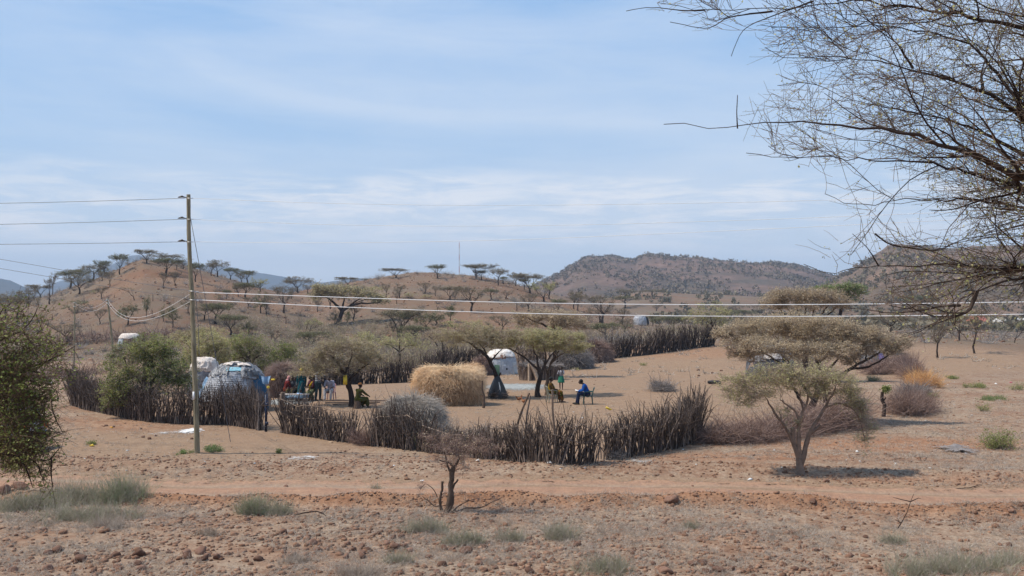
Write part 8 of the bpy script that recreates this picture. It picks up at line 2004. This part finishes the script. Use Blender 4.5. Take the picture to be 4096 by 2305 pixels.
x, y = fg_points(9000, 33, 62, rng, 1.2); sx_, sy_ = proj(x, y, H(x, y)); k = (rng.random(len(x)) < np.clip(0.22 + 0.75 * ((sx_ > 2900) & (sy_ > 1600)) + 0.5 * (sx_ < 300) + 1.0 * fbm(x / 4, y / 4, 313, 3), 0.02, 1)); x, y = x[k], y[k]
P, R = tufts(x, y, 9, 0.14, 0.0045, rng, 0.4, 0.08); add_tubes(b, P, R, 3)
tag(b.build('dry_grass', M_dry), 'short bleached grass tufts between the stones', 'dry grass', None, 'stuff')
# low growth on the hills and the plain behind
b = Bulk(); x, y = fg_points(5200, 75, 340, rng, 1.0); k = rng.random(len(x)) < np.clip(0.5 + 1.6 * fbm(x / 25, y / 25, 314, 3), 0.05, 1); x, y = x[k], y[k]
P, R = tufts(x, y, 12, 0.28 + 0.5 * rng.random(len(x)) ** 3, 0.022, rng, 0.5, 0.22); add_tubes(b, P, R, 3)
tag(b.build('low_scrub', M_dry), 'low dry scrub dotted over the slopes', 'scrub', None, 'stuff')
# scrub of the ridge, the flat-topped hill and the plain at their feet
def scrub(name, label, n, y0, y1, u0, u1, size, seed, mat, k=16, noise_s=60, yp=1.0, thr=0.4, tall=0.6):
    rng = np.random.default_rng(seed); b = Bulk(); y = y0 + (y1 - y0) * rng.random(n) ** yp; u = rng.uniform(u0, u1, n); x = (u / 4 - 512) / F * y
    kk = rng.random(n) < np.clip(thr + 2.0 * fbm(x / noise_s, y / noise_s, seed, 4), 0.03, 1); kk &= ~((hill_z('middle', x, y) > 1.0) & (y < 640)); x, y = x[kk], y[kk]; s = size * rng.uniform(0.5, 1.5, len(x)); z = H(x, y)
    off = rng.normal(0, 1, (len(x), k, 3)); off /= np.linalg.norm(off, axis=2, keepdims=True); off *= rng.random((len(x), k, 1)) ** 0.5 * np.array([0.5, 0.5, 0.3]); C = np.stack([x, y, z + s * tall * 0.5], -1)[:, None] + off * s[:, None, None]
    add_leaves(b, C.reshape(-1, 3), np.repeat(s, k) * 0.30, rnd=np.clip(np.repeat(rng.random(len(x)), k) * 0.7 + rng.random(len(x) * k) * 0.3, 0, 1), aspect=0.5, rng=rng)
    st_ = np.stack([x, y, z - 0.1], -1); P, R = strands(st_, np.tile([0.0, 0, 1.0], (len(x), 1)), s * 0.6, s * 0.03, s * 0.015, 2, 0.1, 0, rng); add_tubes(b, P, R, 3, rnd=0.1)
    tag(b.build(name, mat), label, 'scrub', None, 'stuff')
M_scr2 = m_rnd('far_scrub_leaf', [(0.135, 0.112, 0.080), (0.19, 0.152, 0.110), (0.26, 0.205, 0.15)])
scrub('ridge_scrub', 'grey-green scrub covering the long ridge', 9500, 690, 1560, 2050, 3500, 4.0, 701, M_scr2, noise_s=70, k=14)
scrub('mesa_scrub', 'scattered scrub on the flat-topped hill', 4200, 340, 1000, 3150, 4300, 2.4, 702, M_scr2, noise_s=50, k=14, thr=0.3)
scrub('plain_scrub', 'grey thorn scrub thick on the plain below the ridge', 2600, 240, 700, 1950, 4300, 3.6, 703, M_scrub, noise_s=40, k=26, yp=1.3, thr=0.35)
def strand_scrub(name, label, n, y0, y1, u0, u1, size, seed, mats, k=30, noise_s=20, thr=0.3, leaf=0.07, lv=1.0):
    rng = np.random.default_rng(seed); y = y0 + (y1 - y0) * rng.random(n); u = rng.uniform(u0, u1, n); x = (u / 4 - 512) / F * y
    z = zones(x, y, H(x, y))[:, 0]; kk = rng.random(n) < np.clip(thr + 2.2 * fbm(x / noise_s, y / noise_s, seed, 4), 0.02, 1) * (z < 0.35); x, y = x[kk], y[kk]; N = len(x); s = size * rng.uniform(0.5, 1.4, N)
    P0 = np.repeat(np.stack([x, y, H(x, y)], 1), k, axis=0) + rng.normal(0, 0.12, (N * k, 3)) * np.repeat(s, k)[:, None] * (1, 1, 0)
    D = rng.normal(0, 0.75, (N * k, 3)); D[:, 2] = np.abs(rng.normal(0.7, 0.3, N * k)); D /= np.linalg.norm(D, axis=1, keepdims=True)
    P, R = strands(P0, D, np.repeat(s, k) * rng.uniform(0.5, 1.1, N * k), 0.022, 0.010, 3, 0.18, 0.03, rng); b = Bulk(); add_tubes(b, P, R, 3, np.repeat(rng.random(N), k) * 0.6 + 0.4 * rng.random(N * k))
    m_ = int(N * k * lv); C = P[rng.integers(0, N * k, m_), rng.integers(1, 4, m_)] + rng.normal(0, 0.10, (m_, 3)); add_leaves(b, C, leaf, mat=1, rng=rng); tag(b.build(name, mats), label, 'scrub', None, 'stuff')
strand_scrub('valley_scrub', 'grey-brown thorn bushes scattered over the valley and lower slopes', 3000, 92, 330, -100, 4200, 1.6, 704, [M_brushg, M_leaf_tan], leaf=0.12)
strand_scrub('olive_scrub', 'tan-olive bushes behind the homestead', 4200, 76, 165, 900, 3300, 2.2, 706, [M_twig, M_leaf_olive], leaf=0.10, lv=3.0, k=34, noise_s=14, thr=0.25)
strand_scrub('near_scrub', 'low grey bushes beyond the left fence', 260, 58, 100, -100, 1200, 0.9, 707, [M_brushg, M_leaf_tan], leaf=0.06, lv=1.0, k=34, noise_s=9, thr=0.3)
scrub('far_scrub', 'speckled scrub on the hazy mountains', 5000, 2300, 4700, -200, 1500, 16, 705, M_scr2, noise_s=200, k=6, thr=0.5)

# grey-green grass clumps
def tussock(label, cx, cy, rx, ry, nb, L, mat, seed, name='grass_clump', up=1.1, cat='grass clump', r=0.0035):
    rng = np.random.default_rng(seed); g = ground_at(cx, min(cy + ry * 0.5, 2303)); wx = rx / 4 / F * g[1]; wy = wx * 0.55; nb = int(nb * 0.55); nc = max(3, nb // 22)
    a = rng.normal(0, 0.55, (nc, 2)) * np.array([wx, wy]); i = rng.integers(0, nc, nb); px_ = g[0] + a[i, 0] + rng.normal(0, 0.05, nb) ; py_ = g[1] + 0.25 * wy + a[i, 1] + rng.normal(0, 0.05, nb)
    D = rng.normal(0, 0.55, (nb, 3)); D[:, 2] = np.abs(rng.normal(up, 0.3, nb)); D /= np.linalg.norm(D, axis=1, keepdims=True)
    P, R = strands(np.stack([px_, py_, H(px_, py_)], 1), D, L * rng.uniform(0.3, 1.25, nb) * rng.uniform(0.5, 1.1, nc)[i], r, r * 0.35, 4, 0.13, 0.05, rng)
    b = Bulk(); tone = np.clip(0.5 * rng.random(nc)[i] + 0.6 * rng.random(nb), 0, 1); dr = rng.random(nb) < 0.4; add_tubes(b, P[~dr] - g, R[~dr], 3, tone[~dr]); add_tubes(b, P[dr] - g, R[dr] * 0.9, 3, tone[dr], mat=1)
    o = b.build(name, [mat, M_dry]); o.location = [float(c) for c in g]; return tag(o, label, cat)
tussock('tall grey-green grass clump nearest the left edge, by the pale rocks', 90, 2010, 130, 60, 3600, 0.58, M_grass, 1)
tussock('tall grey-green grass clump at the left, under the dangling twigs', 260, 1985, 130, 60, 3600, 0.58, M_grass, 2)
tussock('tallest green-grey grass clump at the left, right end of the big patch', 470, 1975, 90, 50, 3600, 0.68, M_grassg, 3)
tussock('wide low grey grass below the tall clumps at the left', 330, 2060, 180, 40, 3600, 0.42, M_grass, 4)
tussock('dry grey grass trailing down from the left patch', 430, 2095, 90, 30, 1200, 0.3, M_dry, 14)
tussock('bright green grass clump left of centre in the foreground', 1020, 2035, 60, 40, 2600, 0.52, M_grassg, 5)
tussock('grey-green grass clump touching the bright green one on its right', 1120, 2045, 50, 30, 1200, 0.35, M_grass, 6)
tussock('grey-green grass clump at the foot of the stunted thorn tree', 1720, 2110, 80, 35, 2000, 0.36, M_grass, 7)
tussock('bluish green grass clump just right and in front of the stunted tree', 1860, 2160, 60, 34, 1800, 0.36, M_grass, 8)
tussock('pale grass clump right of the bluish green one', 2060, 2150, 60, 30, 1000, 0.32, M_grass, 9)
tussock('round grey-green grass clump on the stony ground, centre right', 2245, 2135, 70, 40, 2000, 0.38, M_grass, 10)
tussock('faint grey grass clump at the bottom left of centre', 1590, 2235, 55, 30, 800, 0.28, M_grass, 11)
tussock('big grey bushy grass clump at the bottom, right of centre', 2420, 2270, 110, 40, 2000, 0.34, M_grass, 12)
tussock('grey bushy shrub at the bottom right corner', 3840, 2260, 150, 60, 3200, 0.42, M_grass, 13)
tussock('second grey shrub at the bottom right, left of the corner one', 3650, 2275, 100, 45, 1600, 0.36, M_grass, 15)
tussock('small dark twiggy shrub in the foreground left of centre', 830, 2130, 45, 24, 700, 0.25, M_twig, 16, name='twiggy_shrub', cat='shrub')
tussock('tiny grey tuft on the near edge of the track', 1512, 1955, 16, 8, 250, 0.22, M_grass, 17)
tussock('pale grass clump in the middle of the right foreground', 3570, 2160, 50, 30, 900, 0.3, M_grass, 18)
tussock('grey grass clump low in the centre right foreground', 2760, 2105, 30, 16, 400, 0.25, M_grass, 19)
tussock('pale grass fan at the bottom edge left of centre', 1440, 2290, 80, 24, 1200, 0.3, M_dry, 20)
tussock('pale grass fan at the bottom edge of the left part', 1180, 2240, 60, 24, 700, 0.28, M_dry, 21)
tussock('grey grass clump at the far right bottom', 4020, 2240, 60, 34, 1000, 0.34, M_grass, 22)
def weed(label, cx, cy, w_, h_, n, seed, mat=M_leaf_green, leaf=0.03, name='green_weed', cat='weed'):
    rng = np.random.default_rng(seed); g = ground_at(cx, cy); wx = w_ / 8 / F * g[1]; hh = h_ / 4 / F * g[1]; b = Bulk()
    P0 = np.zeros((n, 3)); lob = rng.normal(0, 0.45, (7, 2)); P0[:, :2] = (lob[rng.integers(0, 7, n)] + rng.normal(0, 0.16, (n, 2))) * wx; P0[:, 2] = H(g[0] + P0[:, 0], g[1] + P0[:, 1]) - g[2]
    D = rng.normal(0, 0.6, (n, 3)); D[:, 2] = np.abs(rng.normal(0.8, 0.3, n)); D /= np.linalg.norm(D, axis=1, keepdims=True); P, R = strands(P0, D, hh * rng.uniform(0.6, 1.3, n), 0.004, 0.002, 3, 0.15, 0, rng); add_tubes(b, P, R, 3)
    C = P[rng.integers(0, n, n * 12), rng.integers(1, 4, n * 12)] + rng.normal(0, 0.03, (n * 12, 3)); add_leaves(b, C, leaf, mat=1); o = b.build(name, [M_twig, mat]); o.location = [float(c) for c in g]; return tag(o, label, cat)
weed('green weeds around the foot of the tall pole, to its right', 850, 1806, 90, 22, 160, 1, M_leaf_fresh)
weed('green weeds at the foot of the tall pole, to its left', 735, 1812, 60, 10, 60, 2, M_leaf_fresh)
weed('small green weed in front of the gateway', 1115, 1812, 20, 14, 30, 3)
weed('grey-green bush with feathery shoots at the right edge', 4010, 1795, 110, 70, 260, 4, M_leaf_green, 0.035, 'feathery_bush', 'bush')
weed('small dark green shrub on the right slope above the feathery bush', 3935, 1645, 40, 34, 60, 5)
weed('low green creeper on the right slope, largest green patch', 3915, 1552, 90, 18, 260, 6, M_leaf_green)
weed('low green creeper left of the largest green patch on the right slope', 3810, 1515, 90, 12, 160, 7, M_leaf_green)
weed('low green creeper above the small dark shrub on the right', 3990, 1600, 110, 16, 200, 8, M_leaf_fresh)
weed('green growth at the foot of the orange straw', 3730, 1590, 50, 20, 120, 9, M_leaf_green)
weed('faint green weeds under the right part of the broad umbrella tree', 3500, 1525, 90, 22, 200, 10, M_leaf_dark)
weed('small green plant on the bare yard left of centre right', 2565, 1462, 44, 10, 60, 11)
weed('small green shrub at the right edge above the feathery bush', 4080, 1560, 60, 30, 100, 12)
weed('tiny green plant before the grey brush dome', 2290, 1480, 50, 10, 60, 13, M_leaf_yel)
weed('small green weed beyond the yellow scrap at the left', 365, 1778, 30, 12, 40, 14)
b = Bulk(); g = ground_at(3590, 2115); rr_ = np.random.default_rng(4)
for path in ([(0, 0, 0), (0.10, 0, 0.16), (0.22, 0, 0.38), (0.30, 0, 0.62), (0.38, 0, 0.80)], [(0.30, 0, 0.62), (0.10, 0.03, 0.66), (-0.10, 0, 0.72)], [(0.30, 0, 0.62), (0.48, 0, 0.70), (0.55, 0, 0.68)], [(0.08, 0, 0.14), (-0.04, 0.05, 0.20)]): polytube(b, path, np.linspace(0.014, 0.004, len(path)), 5)
o = b.build('dead_sapling', M_barkd); o.location = [float(c) for c in g]; tag(o, 'thin leafless sapling leaning right in the right foreground', 'sapling')
b = Bulk(); g = ground_at(1232, 2068)
polytube(b, [(-0.35, 0, 0.04), (-0.1, 0, 0.10), (0.2, 0, 0.14), (0.34, 0, 0.10), (0.44, 0, 0.02)], [0.012, 0.018, 0.016, 0.014, 0.01], 5); o = b.build('fallen_branch', M_barkd); o.location = [float(c) for c in g]; tag(o, 'crooked fallen branch right of the bright green grass', 'branch')
b = Bulk(); g = ground_at(3880, 1958); polytube(b, [(-0.5, 0, 0.02), (0, 0, 0.05), (0.55, 0.5, 0.06)], [0.012, 0.014, 0.008], 5); o = b.build('fallen_branch', M_bark); o.location = [float(c) for c in g]; tag(o, 'straight fallen stick on the far edge of the track at the right', 'branch')
b = Bulk(); P, R = strands(np.array([[0, 0, 0.02]] * 14) + RNG.normal(0, 0.12, (14, 3)) * (1, 1, .2), np.array([[0.75, -0.3, 0.25]] * 14) + RNG.normal(0, 0.12, (14, 3)), 1.1, 0.014, 0.005, 4, 0.08); g = ground_at(2965, 1765); add_tubes(b, P * np.array([-1, 1, 1]), R, 4); o = b.build('cut_branch', M_barkl); o.location = [float(c) for c in g]; tag(o, 'pale peeled branch lying on the reddish brush heap', 'branch')

# litter
rngl = np.random.default_rng(9)
def litter(sx, sy, s, lab, mat=M_white, name='plastic_litter', group=None):
    s = s * 0.72
    g = ground_at(sx, sy); b = Bulk(); V0_, T0_ = ico_data(1); V = V0_ * (1 + rngl.normal(0, 0.25, (len(V0_), 1))) * np.array([1.3, 0.8, 0.5]) * s; b.add(V, None, T0_); o = b.build(name, mat); o.location = [float(c) for c in g + (0, 0, s * 0.35)]; o.rotation_euler = (0, 0, rngl.uniform(0, 3)); return tag(o, lab, 'litter', group)
litter(370, 1786, 0.12, 'yellow plastic scrap lying on the open ground at the left', M_yellow); litter(447, 1712, 0.09, 'small orange-yellow scrap beside stones at the left', m_plain('orange_plastic', (0.7, 0.33, 0.03)))
litter(1442, 1776, 0.09, 'white paper cup at the foot of the near fence'); litter(1325, 1772, 0.10, 'pale flat board lying before the near fence', m_plain('pale_board_wood', (0.6, 0.42, 0.27)), 'board')
litter(3428, 1809, 0.09, 'white can lying right of the multi-stemmed tree'); litter(3984, 1537, 0.14, 'round white scrap on the right slope'); litter(4044, 1531, 0.11, 'pink scrap near the right edge', m_plain('pink_plastic', (0.6, 0.10, 0.16)))
litter(1690, 1925, 0.07, 'white scrap beside the track left of the stunted tree'); litter(1910, 1846, 0.12, 'white paper scraps in front of the pale brush'); litter(2200, 1855, 0.12, 'white scrap at the foot of the fence, centre right'); litter(3000, 1920, 0.09, 'white stone-like scrap on the far edge of the track')
litter(2100, 1858, 0.05, 'dark blue scrap', M_lblue) if False else None
for i in range(70):
    if i < 35: sx, sy = rngl.uniform(3250, 4090), rngl.uniform(1440, 1700)
    elif i < 55: sx, sy = rngl.uniform(1200, 3500), rngl.uniform(1600, 1900)
    else: sx, sy = rngl.uniform(100, 4000), rngl.uniform(1780, 1900)
    litter(sx, sy, rngl.uniform(0.03, 0.065), 'tiny pale scrap of litter or stone on the ground', M_white, 'litter_scrap', 'tiny pale scraps of litter')
